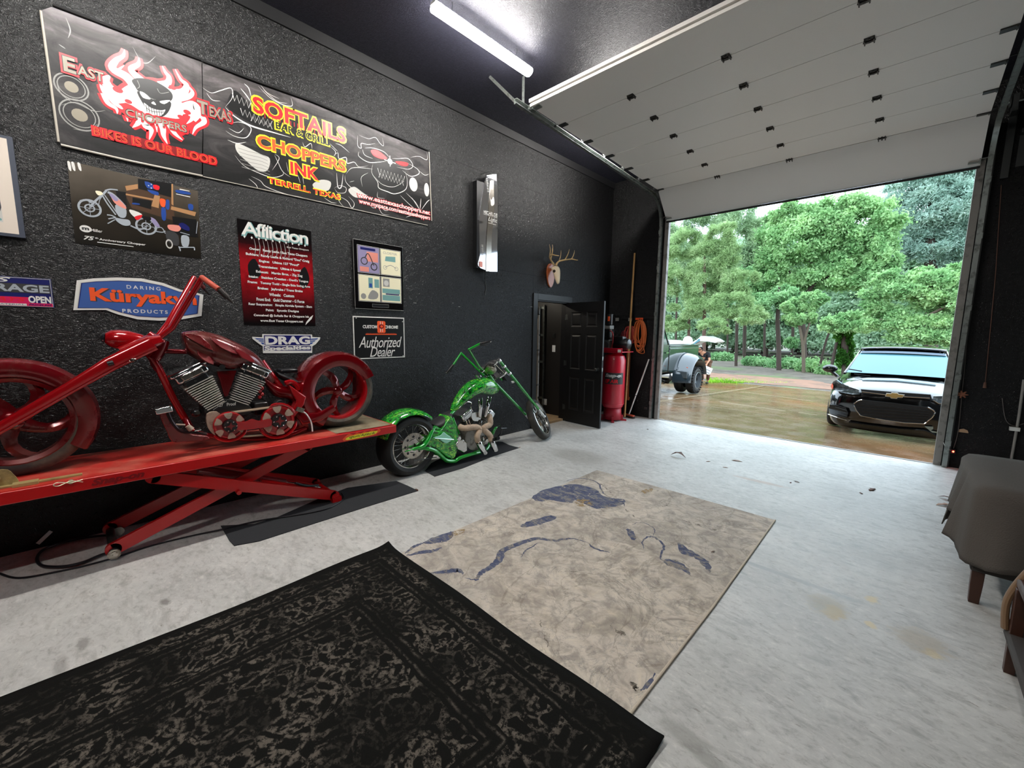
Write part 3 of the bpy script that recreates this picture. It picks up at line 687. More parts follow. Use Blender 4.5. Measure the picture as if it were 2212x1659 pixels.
S2 = [([(140, 350), (220, 400), (300, 380), (390, 360), (400, 440), (340, 520)], .008), ([(180, 400), (230, 460), (300, 470)], .006), ([(340, 520), (420, 600), (560, 680), (760, 740), (900, 780)], .016), ([(470, 360), (520, 420), (560, 480)], .012), ([(500, 320), (540, 360), (560, 430)], .01),
      ([(620, 340), (720, 440), (830, 500), (910, 510), (900, 440)], .008), ([(660, 370), (780, 470), (870, 490)], .006), ([(640, 330), (700, 400), (800, 450)], .005), ([(340, 720), (420, 770), (520, 780), (560, 700), (470, 650), (380, 660)], .008), ([(370, 700), (450, 740), (500, 700)], .006), ([(360, 800), (440, 830), (520, 820)], .008),
      ([(420, 930), (500, 1020), (620, 1080), (740, 1120), (830, 1100), (830, 1060)], .007), ([(540, 1130), (600, 1180), (620, 1220)], .006), ([(560, 1110), (640, 1150), (690, 1200), (850, 1260), (1000, 1290)], .007), ([(760, 930), (790, 990), (830, 1070), (900, 1120)], .006), ([(740, 1060), (800, 960), (760, 920)], .005), ([(960, 1100), (980, 1170)], .005), ([(1000, 1110), (1010, 1180)], .005), ([(860, 990), (880, 1080)], .004),
      ([(1000, 820), (1020, 860), (1070, 830), (1080, 880)], .007), ([(1260, 940), (1300, 910), (1310, 960), (1370, 950), (1380, 1000), (1440, 990), (1480, 1030), (1560, 1020)], .01), ([(1240, 860), (1280, 900), (1270, 940)], .006), ([(1280, 830), (1330, 850), (1400, 910)], .006), ([(1230, 830), (1300, 900)], .005),
      ([(1370, 1090), (1420, 1040), (1520, 1040), (1600, 1050)], .006), ([(1360, 1100), (1370, 1160), (1430, 1220), (1500, 1260), (1560, 1270)], .007), ([(1510, 1200), (1500, 1120), (1560, 1080)], .005), ([(1440, 1150), (1400, 1160)], .004), ([(1290, 1080), (1300, 1200), (1330, 1200), (1345, 1090)], .012),
      ([(1270, 1210), (1300, 1250), (1360, 1250), (1370, 1210), (1320, 1190), (1270, 1210)], .006), ([(1290, 1270), (1380, 1320), (1420, 1380), (1440, 1340), (1390, 1280)], .008), ([(1180, 1290), (1240, 1330), (1290, 1340)], .006), ([(1300, 1250), (1310, 1320), (1350, 1370)], .006),
      ([(1470, 760), (1470, 850), (1500, 870), (1500, 830), (1560, 840), (1620, 830)], .008), ([(1480, 760), (1560, 790), (1620, 780), (1660, 830), (1690, 850), (1680, 780)], .006), ([(1530, 870), (1600, 870), (1690, 900), (1740, 950)], .009), ([(1480, 900), (1480, 940), (1560, 990), (1650, 990), (1720, 980)], .009), ([(1510, 880), (1530, 930), (1600, 960)], .006),
      ([(1600, 1000), (1590, 1080), (1640, 1160), (1650, 1210), (1720, 1240), (1790, 1260), (1880, 1220), (1890, 1130), (1870, 1060)], .01), ([(1610, 1110), (1680, 1180), (1780, 1200), (1870, 1150)], .006), ([(1760, 960), (1820, 960), (1900, 960), (1940, 1020), (1900, 1050), (1800, 1030)], .008), ([(1850, 1060), (1920, 1110), (1990, 1090), (1980, 1050), (1900, 1000)], .01),
      ([(1920, 950), (1990, 940), (2060, 970), (2060, 900)], .006), ([(1990, 1060), (2040, 1100), (2080, 1090)], .006), ([(1880, 1250), (1960, 1330), (2000, 1400)], .008), ([(2000, 1400), (2010, 1300)], .01), ([(2010, 1400), (2060, 1330), (2085, 1310)], .009), ([(1830, 1270), (1900, 1340), (1970, 1400)], .006), ([(2000, 1400), (1930, 1290)], .006),
      ([(1650, 1340), (1700, 1400), (1760, 1390)], .007), ([(1560, 1340), (1600, 1380), (1640, 1370), (1680, 1430), (1740, 1440)], .007), ([(1880, 1460), (1960, 1440), (2060, 1480)], .012), ([(1640, 1240), (1640, 1290), (1700, 1300)], .005)]
for pts, w_ in S2: F.line(ZP(Z2, pts), w_*.8, taper=True)
def zig(a, c, n, h, w_):
    pts = []
    for i in range(2*n+1):
        t = i/(2*n); pts.append((a[0]+(c[0]-a[0])*t, a[1]+(c[1]-a[1])*t+(h if i % 2 else 0)))
    F.line(ZP(Z2, pts), w_, 0)
zig((400, 400), (560, 480), 4, 60, .006); zig((470, 530), (740, 640), 7, 55, .005); zig((560, 640), (740, 710), 5, -45, .005)
zig((1640, 1040), (1870, 1110), 8, 55, .0045); zig((1650, 1120), (1860, 1190), 8, -40, .0045)
for k in range(6): a = Z2(450+k*6, 870+k*32); F.layer(3, I['grey']).line([a, (a[0]+.08, a[1]-.004), (a[0]+.16, a[1]-.0), (a[0]+.22, a[1]-.01)], .004)
F.layer(3, I['white']); q = Z2(1745, 985); F.disc(q[0], q[1], .03); F.line([(q[0]-.07, q[1]), (q[0]+.07, q[1])], .008, 0); F.line([(q[0], q[1]-.05), (q[0], q[1]+.06)], .008, 0)
F.layer(4, I['red']); F.area(ZP(Z2, [(1580, 890), (1640, 890), (1720, 955), (1680, 965), (1610, 940)]), 3); F.area(ZP(Z2, [(1790, 985), (1850, 985), (1900, 1000), (1885, 1025), (1830, 1015)]), 3)
def tri(body, q, cols, off=.03, sh=0, pads=(.012, .0), sp=1.0):
    for k, (m, pad) in enumerate(zip(cols, pads)): F.layer(6+k, I[m]).text(body, *q, offset=off+pad*(3.2 if k == 0 else 1), shear=sh, pad=pad, spacing=sp)
tri('SOFTAILS', bx4(Z2, (575, 445), (575, 590), (1365, 690), (1362, 805)), ('yellow', 'red'), .035, pads=(.014, 0), sp=1.05)
q = bx4(Z2, (575, 445), (575, 590), (1365, 690), (1362, 805))
for k in range(26):
    u = q[0]+.03+(q[2]-q[0]-.06)*k/25; F.layer(7, I['red']).line([(u, q[1]+.03), (u, q[1]-.006-.016*((k*7) % 5)/5)], .006, 0)
tri('BAR & GRILL', bx4(Z2, (770, 655), (770, 712), (1225, 790), (1222, 845)), ('yellow', 'black'), .02, pads=(.012, 0), sp=1.05)
tri('CHOPPERS', bx4(Z2, (610, 765), (610, 865), (1365, 970), (1365, 1070)), ('yellow', 'orange'), .035)
tri('INK', bx4(Z2, (895, 990), (895, 1090), (1135, 1045), (1135, 1145)), ('yellow', 'red'), .035)
tri('TERRELL, TEXAS', bx4(Z2, (710, 1128), (710, 1180), (1320, 1268), (1316, 1312)), ('yellow', 'red'), .03, pads=(.010, 0), sp=1.05)
tri('www.easttexaschoppers.net', bx4(Z2, (1465, 1262), (1465, 1310), (2085, 1395), (2083, 1440)), ('red', 'white'), .02, pads=(.008, 0))
tri('www.myspace.com/easttexaschoppers', bx4(Z2, (1480, 1318), (1480, 1362), (2085, 1435), (2083, 1480)), ('red', 'white'), .02, pads=(.007, 0))
F.build('printed_artwork', PM, bt)
# ---- framed picture cut by the left edge of the photo
R = (-1.05, 2.165, -.2, 2.80); q0 = (-.223, -.214)
t = sign_root('framed_picture', 'pale framed picture at the far left of the wall', 'picture', R)
backing(t, (-1.05, 2.136, -.2, 2.76), mat('dark_grey_frame', '#3c4250', .4), .03, 'frame')
F = wall_flat(.031); F.layer(0, I['cream']).rect(-1.03, 2.155, -.225, 2.742); F.layer(1, I['lgrey']).rect(-.96, 2.22, -.285, 2.69)
F.layer(2, I['dgrey']).area([(-.9, 2.25), (-.45, 2.23), (-.3, 2.26), (-.31, 2.42), (-.5, 2.38), (-.9, 2.4)], 3); F.layer(2, I['salmon']).area([(-.9, 2.5), (-.3, 2.48), (-.29, 2.53), (-.9, 2.55)]); F.layer(3, I['grey']).rect(-.6, 2.42, -.29, 2.45); F.layer(3, I['teal']).area([(-.6, 2.23), (-.35, 2.22), (-.29, 2.24), (-.4, 2.28)], 3)
F.build('print', [mat('aged_cream_print', '#d8cbbd', .5) if n == 'cream' else K_[n] for n in PAL], t)
# ---- workshop poster
c4 = [Z3(547, 252), Z3(1610, 500), Z3(1638, 1053), Z3(612, 922)]; R = (c4[3][0], c4[3][1], c4[1][0], c4[1][1])
t = sign_root('workshop_poster', 'dark poster of a silver chopper in a workshop, under the left banner', 'poster', R)
pg = NT('poster_brown_gradient'); pg.set('Base Color', pg.ramp(pg.math('ADD', pg.math('MULTIPLY', pg.xyz()[2], .9), pg.math('MULTIPLY', pg.noise(4, 4), .35)), [(.15, '#15120e'), (.4, '#2b251c'), (.7, '#5a5248')])); pg.set('Roughness', .3)
b = MB(); b.prism([(WX+.001, *p) for p in c4], (.0025, 0, 0)); b.build('poster_sheet', pg.m, t, smooth=0)
F = wall_flat(.004)
F.layer(1, I['brown']).area(ZP(Z5, [(900, 420), (1600, 400), (1640, 950), (1000, 760), (920, 600)])); F.layer(1, I['black']).area(ZP(Z5, [(760, 500), (910, 520), (930, 740), (800, 700)])); F.area(ZP(Z5, [(1090, 320), (1590, 390), (1590, 600), (1440, 560), (1100, 470)]))
F.area(ZP(Z5, [(1600, 880), (1960, 930), (1990, 1200), (1640, 1150)])); F.area(ZP(Z5, [(1010, 600), (1290, 650), (1290, 780), (1010, 700)]))
F.layer(2, I['tan'])
for p in ([(910, 540), (1350, 625), (1350, 650), (910, 565)], [(1590, 730), (1960, 820), (1940, 880), (1580, 780)], [(1590, 400), (1615, 400), (1620, 720), (1590, 700)], [(900, 430), (1090, 400), (1090, 470), (920, 500)], [(1340, 560), (1420, 580), (1400, 760), (1290, 730)]): F.area(ZP(Z5, p))
F.layer(3, I['blue'])
for p in ([(1190, 360), (1310, 400), (1330, 470), (1230, 460)], [(1230, 480), (1390, 520), (1390, 570), (1290, 540)], [(1510, 640), (1560, 650), (1555, 780), (1505, 760)], [(1440, 755), (1505, 770), (1505, 935), (1450, 925)], [(1840, 700), (1910, 710), (1910, 790), (1850, 780)], [(1665, 485), (1860, 525), (1860, 560), (1670, 530)], [(1010, 680), (1110, 690), (1110, 710), (1010, 700)]): F.area(ZP(Z5, p), 2)
F.layer(3, I['red']); F.area(ZP(Z5, [(1320, 410), (1410, 430), (1400, 490), (1330, 470)]), 2); F.layer(3, I['orange']); F.area(ZP(Z5, [(1420, 620), (1500, 640), (1490, 740), (1430, 720)]), 3)
F.layer(4, I['white']); F.area(ZP(Z5, [(1712, 470), (1860, 500), (1860, 512), (1712, 485)])); F.area(ZP(Z5, [(1660, 542), (1870, 588), (1870, 600), (1660, 553)]))
for c in ((1250, 425), (1290, 405), (1290, 460)): q = Z5(*c); F.disc(*q, .004, n=8)
for u in (35, 95, 185): F.area(ZP(Z5, [(u, 60+u*.12), (u+45, 75+u*.12), (u+65, 205), (u+25, 180)]), 2)
F.layer(4, I['silver'])
for c, r, rr in (((372, 760), .061, .061), ((1215, 1030), .063, .063)): q = Z5(*c); F.ring(q[0], q[1], r, .012, r2=rr); F.ring(q[0], q[1], r*.45, .008); F.line([(q[0]-r, q[1]), (q[0]+r, q[1])], .003, 0); F.line([(q[0], q[1]-r), (q[0], q[1]+r)], .003, 0); F.line([(q[0]-r*.7, q[1]-r*.7), (q[0]+r*.7, q[1]+r*.7)], .003, 0)
for pts, w_ in (([(380, 740), (450, 660), (560, 560), (620, 500)], .012), ([(560, 570), (640, 700), (760, 860)], .008), ([(590, 560), (700, 720), (790, 850)], .006), ([(600, 500), (680, 480), (790, 490)], .009), ([(230, 655), (330, 640), (400, 680)], .012), ([(500, 740), (520, 640), (560, 580)], .004), ([(630, 860), (700, 870), (760, 900)], .008), ([(650, 920), (760, 900)], .008), ([(640, 990), (750, 930)], .006), ([(640, 520), (720, 560), (830, 660), (900, 740)], .016), ([(980, 1020), (1100, 1070), (1220, 1060)], .01), ([(1330, 1100), (1450, 1120), (1500, 1100)], .007), ([(1330, 1070), (1440, 1050), (1500, 1140)], .006)): F.line(ZP(Z5, pts), w_)
F.area(ZP(Z5, [(750, 720), (860, 700), (920, 800), (900, 900), (800, 880)]), 3); F.area(ZP(Z5, [(755, 905), (850, 920), (960, 940), (975, 1010), (880, 1020), (780, 960)]), 4)
F.layer(5, I['cream']); F.area(ZP(Z5, [(455, 505), (530, 510), (570, 550), (500, 570)]), 4); F.layer(5, I['salmon']); F.area(ZP(Z5, [(680, 560), (760, 600), (860, 680), (920, 760), (870, 760), (740, 680)]), 4)
F.layer(5, I['violet']); F.area(ZP(Z5, [(660, 550), (720, 560), (800, 640), (740, 650)]), 3); F.layer(5, I['white']); F.area(ZP(Z5, [(970, 780), (1150, 850), (1090, 920), (990, 850)]), 3); F.layer(6, I['red']); F.area(ZP(Z5, [(1040, 890), (1150, 860), (1140, 900), (1080, 940)]), 3); F.layer(6, I['black']); F.area(ZP(Z5, [(1150, 880), (1280, 900), (1270, 950), (1180, 930)]), 3)
F.layer(5, I['violet']); F.area(ZP(Z5, [(1270, 900), (1350, 930), (1420, 1040), (1340, 1020)]), 3)
F.layer(5, I['salmon']); F.area(ZP(Z5, [(1540, 1010), (1700, 1020), (1730, 1070), (1680, 1110), (1560, 1080)]), 4); F.layer(5, I['navy']); F.area(ZP(Z5, [(1700, 1000), (1760, 980), (1850, 1040), (1850, 1100), (1740, 1060)]), 4)
F.layer(5, I['dgrey']); F.area(ZP(Z5, [(1520, 1100), (1640, 1120), (1700, 1200), (1690, 1320), (1560, 1280), (1510, 1190)]), 4)
q = Z5(1557, 1295); F.layer(6, I['lgrey']).ring(q[0], q[1], .022, .007, r2=.036); F.layer(6, I['silver']); F.area(ZP(Z5, [(1740, 1170), (1850, 1190), (1840, 1330), (1750, 1320)]), 3); F.line(ZP(Z5, [(1700, 1330), (1720, 1380), (1720, 1400)]), .008); F.line(ZP(Z5, [(1700, 1345), (1930, 1345)]), .008, 0); F.line(ZP(Z5, [(1930, 1345), (1935, 1390)]), .008, 0); F.line(ZP(Z5, [(1720, 1120), (1860, 1160)]), .006, 0); F.line(ZP(Z5, [(1980, 960), (1960, 1140)]), .004, 0)
q = Z5(310, 1068); F.layer(4, I['white']).disc(q[0], q[1], .03, .024); F.layer(5, I['dgrey']); F.text('m', q[0]-.018, q[1]-.009, q[0]+.018, q[1]+.009, .05)
F.layer(4, I['white']).text('Miller', *bx4(Z5, (388, 1062), (388, 1108), (562, 1090), (562, 1128)), .01)
F.text('75', *bx4(Z5, (272, 1165), (282, 1228), (440, 1190), (440, 1245)), .03, .3); F.text('th', *bx4(Z5, (448, 1190), (450, 1212), (500, 1200), (500, 1222)), .02)
F.text('Anniversary Chopper', *bx4(Z5, (512, 1205), (512, 1250), (1208, 1292), (1206, 1328)), .02); F.area(ZP(Z5, [(486, 1262), (1025, 1330), (1025, 1340), (486, 1272)]))
F.build('printed_artwork', PM, t)
# ---- shaped blue sign
t = sign_root('shaped_sign', 'blue and white shaped metal sign with orange lettering, behind the handlebars', 'sign', (0, 1.635, .73, 1.95))
out = [(625, 1228), (760, 1212), (950, 1204), (1150, 1212), (1330, 1250), (1480, 1308), (1560, 1318), (1655, 1345), (1640, 1517), (1480, 1545), (1300, 1556), (1120, 1545), (960, 1505), (860, 1468), (597, 1470)]
cx_, cy_ = Z3(1120, 1380)
O = ZP(Z3, out); inn = [(cx_+(p[0]-cx_)*.93, cy_+(p[1]-cy_)*.84) for p in O]; inn2 = [(cx_+(p[0]-cx_)*.95, cy_+(p[1]-cy_)*.88) for p in O]
b = MB(); b.prism([(WX+.001, *p) for p in O], (.006, 0, 0)); b.build('sign_plate', K_['white'], t, smooth=0)
F = wall_flat(.007); F.layer(1, I['lgrey']).area(inn2); F.layer(2, I['navy']).area([(cx_+(p[0]-cx_)*.935, cy_+(p[1]-cy_)*.85) for p in O])
bg_ = mat('print_sky_blue', '#3d5b9a', .35)
F.layer(3, len(PM)).area([(cx_+(p[0]-cx_)*.92, cy_+(p[1]-cy_)*.82) for p in O])
F.layer(4, I['white']).text('DARING', *bx4(Z3, (1030, 1265), (1030, 1295), (1305, 1284), (1305, 1311)), .01, spacing=1.5); F.text('PRODUCTS', *bx4(Z3, (995, 1460), (995, 1488), (1365, 1472), (1365, 1502)), .02, spacing=1.4)
qk = bx4(Z3, (730, 1280), (730, 1402), (1600, 1340), (1600, 1480)); F.layer(4, I['dgrey']).text('Küryakyn', qk[0]+.003, qk[1]-.003, qk[2]+.003, qk[3]-.003, .05); F.layer(5, I['orange']).text('Küryakyn', *qk, .035)
F.build('lettering', PM+[bg_], t)
# ---- garage sign
t = sign_root('garage_sign', 'navy and red sign reading always open, at the left edge', 'sign', (-.8, 1.687, -.11, 1.88)); R = (-.82, 1.687, -.111, 1.882)
backing(t, R, K_['navy'], .004, 'sign_plate', .002)
F = wall_flat(.0045)
for r_ in ((R[0]+.004, R[1]+.004, R[2]-.004, R[1]+.0065), (R[0]+.004, R[3]-.0065, R[2]-.004, R[3]-.004), (R[2]-.0065, R[1]+.004, R[2]-.004, R[3]-.004)): F.layer(1, I['lgrey']).rect(*r_)
F.layer(1, I['pink']).rect(R[0]+.01, 1.693, -.22, 1.752); F.rect(-.22, 1.693, -.117, 1.714); F.layer(2, I['white']).text("RON'S", -.62, 1.845, -.29, 1.876, .02, .3); F.layer(2, I['silver']).text('GARAGE', -.50, 1.785, -.125, 1.835, .035); F.layer(1, I['dgrey']).rect(-.51, 1.78, -.12, 1.84)
F.layer(2, I['red']).text('ALWAYS', -.53, 1.722, -.235, 1.75, .02, .3); F.layer(2, I['white']).text('OPEN', -.225, 1.715, -.122, 1.762, .04); F.rect(-.6, 1.695, -.235, 1.709); F.layer(3, I['navy']).text('BUILT MATERIAL:', -.45, 1.698, -.238, 1.706, .0); F.layer(3, I['navy']).text('PRICELESS', -.225, 1.697, -.122, 1.709, .02, .2)
F.build('lettering', PM, t)
# ---- tall black and red poster
c4 = [Z4(155, 145), Z4(880, 270), Z4(920, 1220), Z4(210, 1195)]; R = (1.02, 1.592, 1.636, 2.505)
t = sign_root('build_poster', 'tall black and red poster of blackletter build credits, centre of the wall', 'poster', R)
pr_ = NT('poster_black_to_red'); zz = pr_.xyz()[2]
pr_.set('Base Color', pr_.mix(pr_.ramp(pr_.noise(5, 4, .6), [(.45, 0.), (.7, .6)]), pr_.ramp(zz, [(.02, '#0b0809'), (.2, '#4a0d12'), (.42, '#a3141d'), (.62, '#86131a'), (.72, '#2a0b0e'), (.8, '#0b0a0b')]), '#120608')); pr_.set('Roughness', .25); pr_.bump(pr_.noise(4, 2, .5), .2, .02)
b = MB(); b.box((WX+.001, R[0], R[1]), (WX+.0035, R[2], R[3])); b.build('poster_sheet', pr_.m, t, smooth=0)
F = wall_flat(.004); F.layer(1, I['grey'])
for k in range(9): u = R[0]+.12+k*.035; F.line([(u, 2.36), (u+.01, 2.28), (u-.004, 2.2)], .006, taper=True)
F.layer(1, I['black']).area([(1.5, 2.06), (1.56, 2.16), (1.6, 2.05), (1.56, 1.96), (1.52, 1.96)], 3); F.area([(1.08, 2.12), (1.14, 2.18), (1.18, 2.05), (1.1, 2.0)], 3)
F.layer(2, I['teal']).text('Affliction', 1.043, 2.362, 1.603, 2.492, .045, 0, .85); F.layer(3, I['white']).text('Affliction', 1.046, 2.375, 1.605, 2.492, .015, 0, .86); F.layer(3, I['lgrey']).text('East Texas Choppers', 1.41, 2.31, 1.605, 2.33, .02)
for k_ in range(10):   # pointed black-letter ticks
    u = 1.06+k_*.056; F.layer(3, I['white']).area([(u, 2.36), (u+.008, 2.373), (u+.016, 2.36), (u+.008, 2.347)])
LN = [('Owner:   Randy Leslie / East Texas Choppers', .08, .57), ('Builders:  Randy Leslie & Richard "Doc" Craig', .05, .585), ('Engine:   Ultima 127 "Proof"', .15, .49), ('Transmission:   Ultima 6 Speed', .14, .5), ('Exhaust:   Martin Bros. - Zig Zag', .12, .515), ('Intake:   Stainless Creation - Devil\'s Tongue', .06, .565), ('Frame:   Tommy Todd - Single Side Swing Arm', .05, .58), ('Brakes:   Jaybrake / Trans Brake', .125, .51), ('Wheels:   Custom', .215, .43), ('Front End:   Gold Dammer - G Force', .11, .52), ('Rear Suspension:   Simple Airride System - Slam', .045, .59), ('Paint:   Sycotic Designs', .18, .465), ('Conceived @ Softails Bar & Choppers Ink', .08, .56), ('www.East Texas Choppers.net', .13, .5)]
for k, (s_, a, c) in enumerate(LN):
    v = 2.262-k*.0485; F.layer(3, I['white']).text(s_, R[0]+a, v-.014, R[0]+c, v+.014, .035)
F.layer(2, I['white']).area([(1.54, 1.60), (1.6, 1.66), (1.618, 1.7), (1.59, 1.68), (1.55, 1.63)])
F.build('lettering', PM, t)
# ---- winged sign
t = sign_root('winged_sign', 'white and blue winged sign with red-free block lettering above the rear wheel', 'sign', (1.08, 1.31, 1.68, 1.49)); t['label'] = 'white and blue winged sign between the tall poster and the rear wheel'
q = lambda *p: ZP(Z4, p)
O = q((398, 1298), (640, 1302), (892, 1303), (896, 1328), (975, 1330), (972, 1350), (930, 1398), (895, 1420), (893, 1485), (640, 1487), (405, 1488), (403, 1418), (372, 1400), (300, 1345), (298, 1325), (396, 1330))
b = MB(); b.prism([(WX+.001, *p) for p in O], (.004, 0, 0)); b.build('sign_plate', K_['white'], t, smooth=0)
F = wall_flat(.005); F.layer(1, I['blue'])
for p in (q((320, 1338), (410, 1343), (412, 1354), (345, 1353)), q((352, 1360), (412, 1362), (414, 1374), (370, 1372)), q((378, 1380), (414, 1382), (414, 1402), (398, 1400)), q((862, 1345), (955, 1340), (940, 1352), (862, 1357)), q((862, 1364), (930, 1360), (915, 1372), (862, 1375)), q((862, 1382), (905, 1380), (892, 1396), (868, 1402))): F.area(p)
F.layer(1, I['navy']).area(q((412, 1310), (880, 1312), (872, 1410), (420, 1410)), 0); F.layer(2, I['white']).text('DRAG', *bx4(Z4, (425, 1318), (425, 1402), (872, 1320), (872, 1404)), .045)
F.layer(1, I['navy']).area(q((412, 1418), (884, 1418), (884, 1462), (412, 1462))); F.layer(2, I['white']).text('Specialties', *bx4(Z4, (418, 1415), (418, 1470), (878, 1418), (878, 1466)), .05)
F.build('lettering', PM, t)
# ---- framed certificates
R = (2.045, 1.785, 2.632, 2.502); t = sign_root('framed_certificates', 'black frame with four small pages, above the dealer sign', 'framed pages', R)
backing(t, R, mat('gloss_black_frame', '#0c0b0c', .15, coat=.5), .02, 'frame', .004)
F = wall_flat(.0205); e = .004
for r_ in ((R[0], R[1], R[2], R[1]+e), (R[0], R[3]-e, R[2], R[3]), (R[0], R[1], R[0]+e, R[3])): F.layer(1, I['grey']).rect(*r_)
W4 = .245; H4 = .275
for i in (0, 1):
    for j in (0, 1):
        u = R[0]+.048+i*.262; v = R[1]+.085+j*.30; F.layer(1, I['lgrey']).rect(u-.005, v-.005, u+W4+.005, v+H4+.005); F.layer(2, I['black']).rect(u-.001, v-.001, u+W4+.001, v+H4+.001); F.layer(3, I['violet' if (i, j) == (0, 1) else 'cream']).rect(u+.003, v+.003, u+W4-.003, v+H4-.003)
        if (i, j) == (0, 1):
            F.layer(4, I['salmon']).rect(u+.1, v+.12, u+.23, v+.22); F.rect(u+.02, v+.01, u+.12, v+.06); F.layer(5, I['dgrey']).ring(u+.18, v+.07, .04, .012); F.ring(u+.07, v+.12, .04, .01); F.line([(u+.08, v+.16), (u+.12, v+.2), (u+.18, v+.08)], .01); F.layer(5, I['navy']).rect(u+.03, v+.235, u+.2, v+.26)
        elif (i, j) == (1, 1):
            F.layer(4, I['teal']).area([(u+.05, v+.15), (u+.18, v+.15), (u+.18, v+.21), (u+.06, v+.2)]); F.layer(4, I['grey']).text('CLOISTER', u+.03, v+.225, u+.2, v+.25); F.ring(u+.05, v+.08, .022, .004); F.ring(u+.19, v+.08, .022, .004); F.line([(u+.05, v+.08), (u+.12, v+.11), (u+.19, v+.08)], .006)
        elif (i, j) == (0, 0):
            F.layer(4, I['teal']).rect(u+.11, v+.14, u+.16, v+.25); F.rect(u+.18, v+.15, u+.235, v+.24); F.layer(5, I['blue']).rect(u+.12, v+.15, u+.15, v+.19); F.layer(4, I['grey']).disc(u+.05, v+.05, .03); F.area([(u+.1, v+.03), (u+.2, v+.03), (u+.22, v+.09), (u+.15, v+.12)], 3)
        else:
            F.layer(4, I['grey']).rect(u+.02, v+.17, u+.1, v+.26); F.layer(5, I['lgrey']).disc(u+.06, v+.21, .03); F.layer(4, I['teal']).rect(u+.01, v+.1, u+.23, v+.15); F.rect(u+.01, v+.02, u+.23, v+.08); F.layer(5, I['navy']).rect(u+.05, v+.085, u+.22, v+.097)
F.layer(2, I['grey']).rect(2.24, R[1]+.025, 2.44, R[1]+.06); F.layer(3, I['black']).rect(2.243, R[1]+.028, 2.437, R[1]+.057)
F.build('pages', PM, t)
# ---- dealer sign
R = (2.022, 1.243, 2.645, 1.706); t = sign_root('dealer_sign', 'black dealer sign with white script and orange emblem', 'sign', R)
backing(t, R, K_['white'], .004, 'sign_plate', .002)
F = wall_flat(.0045); F.layer(1, I['black']).rect(R[0]+.012, R[1]+.012, R[2]-.012, R[3]-.012)
F.layer(2, I['white']).text('CUSTOM', 2.13, 1.577, 2.30, 1.613, .04); F.text('CHROME', 2.39, 1.577, 2.56, 1.613, .04); F.layer(2, I['orange']).area([(2.302, 1.54), (2.302, 1.65), (2.31, 1.66), (2.39, 1.66), (2.40, 1.65), (2.40, 1.54), (2.39, 1.53), (2.31, 1.53)])
F.layer(3, I['white']).rect(2.335, 1.54, 2.342, 1.655); F.rect(2.36, 1.54, 2.367, 1.655); F.layer(4, I['deepred']).disc(2.351, 1.60, .032, .026); F.layer(5, I['orange']).disc(2.353, 1.60, .016, .013); F.layer(2, I['orange']).rect(2.16, 1.508, 2.54, 1.517)
F.text('World\'s Finest Products For Harley-Davidson', 2.17, 1.519, 2.53, 1.526, .0)
F.layer(2, I['white']).text('Authorized', 2.078, 1.365, 2.605, 1.487, .0, .35, .92); F.text('Dealer', 2.205, 1.262, 2.515, 1.372, .0, .35, .92)
for u, v in ((2.05, 1.262), (2.62, 1.262), (2.62, 1.66), (2.06, 1.685)): F.disc(u, v, .006, n=8)
F.build('lettering', PM, t)
# ---- bottle shaped mirror sign
t = thing('bottle_mirror', 'chrome bottle-shaped mirror sign hanging high on the wall', 'mirror sign', (WX+.001, 3.93, 2.37))
X0 = WX+.09; zb = zone(1000, 340, 300/1555)
def bp(px, py, x): p = wx(1000+px*300/1555, 340+py*300/1555, x); return p
prof = [(168, 1190), (175, 1160), (190, 1100), (185, 960), (183, 700), (215, 450), (245, 270), (270, 200), (372, 190), (385, 300), (390, 600), (385, 1000), (385, 1280), (300, 1278), (200, 1240), (172, 1215)]
b = MB(); fr = [bp(*p, X0) for p in prof]; b.prism(fr, (-.012, 0, 0)); b.build('mirror_face', mat('mirror_chrome', '#c9c9cc', .06, 1), t, smooth=0)
b = MB(); ctr = bp(300, 700, X0); fr3 = [p+V((.006, 0, 0)) for p in (bp(255, 1275, X0), bp(262, 900, X0), bp(290, 500, X0), bp(310, 260, X0), bp(340, 260, X0), bp(350, 560, X0), bp(320, 900, X0), bp(310, 1275, X0))]
b.prism(fr3, (-.005, 0, 0)); b.build('bottle_relief', mat('soft_mirror', '#b9b2a8', .16, 1), t, smooth=0)
b = MB(); fb = [bp(160, 250, WX+.01), bp(380, 300, WX+.01), bp(385, 1290, WX+.01), bp(165, 1230, WX+.01)]
b.box((WX+.001, bp(175, 700, X0).y-.02, bp(200, 1240, X0).z), (X0-.012, bp(372, 700, X0).y, bp(240, 280, X0).z)); b.build('backing_box', M_blackpaint, t)
F = Flat((X0+.0072, 0, 0), (0, 1, 0), (0, 0, 1), (1, 0, 0))
pa, pb = bp(230, 620, X0), bp(385, 590, X0); F.layer(0, I['white']).text('MICHELOB', pa.y, pa.z-.01, pb.y-.004, pa.z+.035, .01); F.text('Light', pa.y+.08, pa.z-.10, pb.y-.004, pa.z-.03, .0, .4); F.rect(pa.y, pa.z-.02, pb.y-.004, pa.z-.016); F.rect(pa.y+.08, pa.z-.115, pb.y-.03, pa.z-.11)
p = bp(325, 500, X0); F.area([(p.y-.05, p.z+.06), (p.y-.02, p.z+.02), (p.y+.02, p.z+.07), (p.y+.04, p.z+.0), (p.y+.02, p.z-.04), (p.y-.02, p.z-.05), (p.y-.03, p.z)], 3)
for k in range(9):
    p = bp(265+k*2, 240+k*18, X0); F.rect(p.y-.012, p.z-.003, p.y+.014, p.z+.003); p = bp(205+k*1, 980+k*14, X0); F.rect(p.y, p.z-.002, p.y+.03, p.z+.002)
p = bp(185, 1190, X0); F.layer(0, I['salmon']).rect(p.y-.006, p.z-.04, p.y+.05, p.z+.03)
F.build('lettering', PM, t)
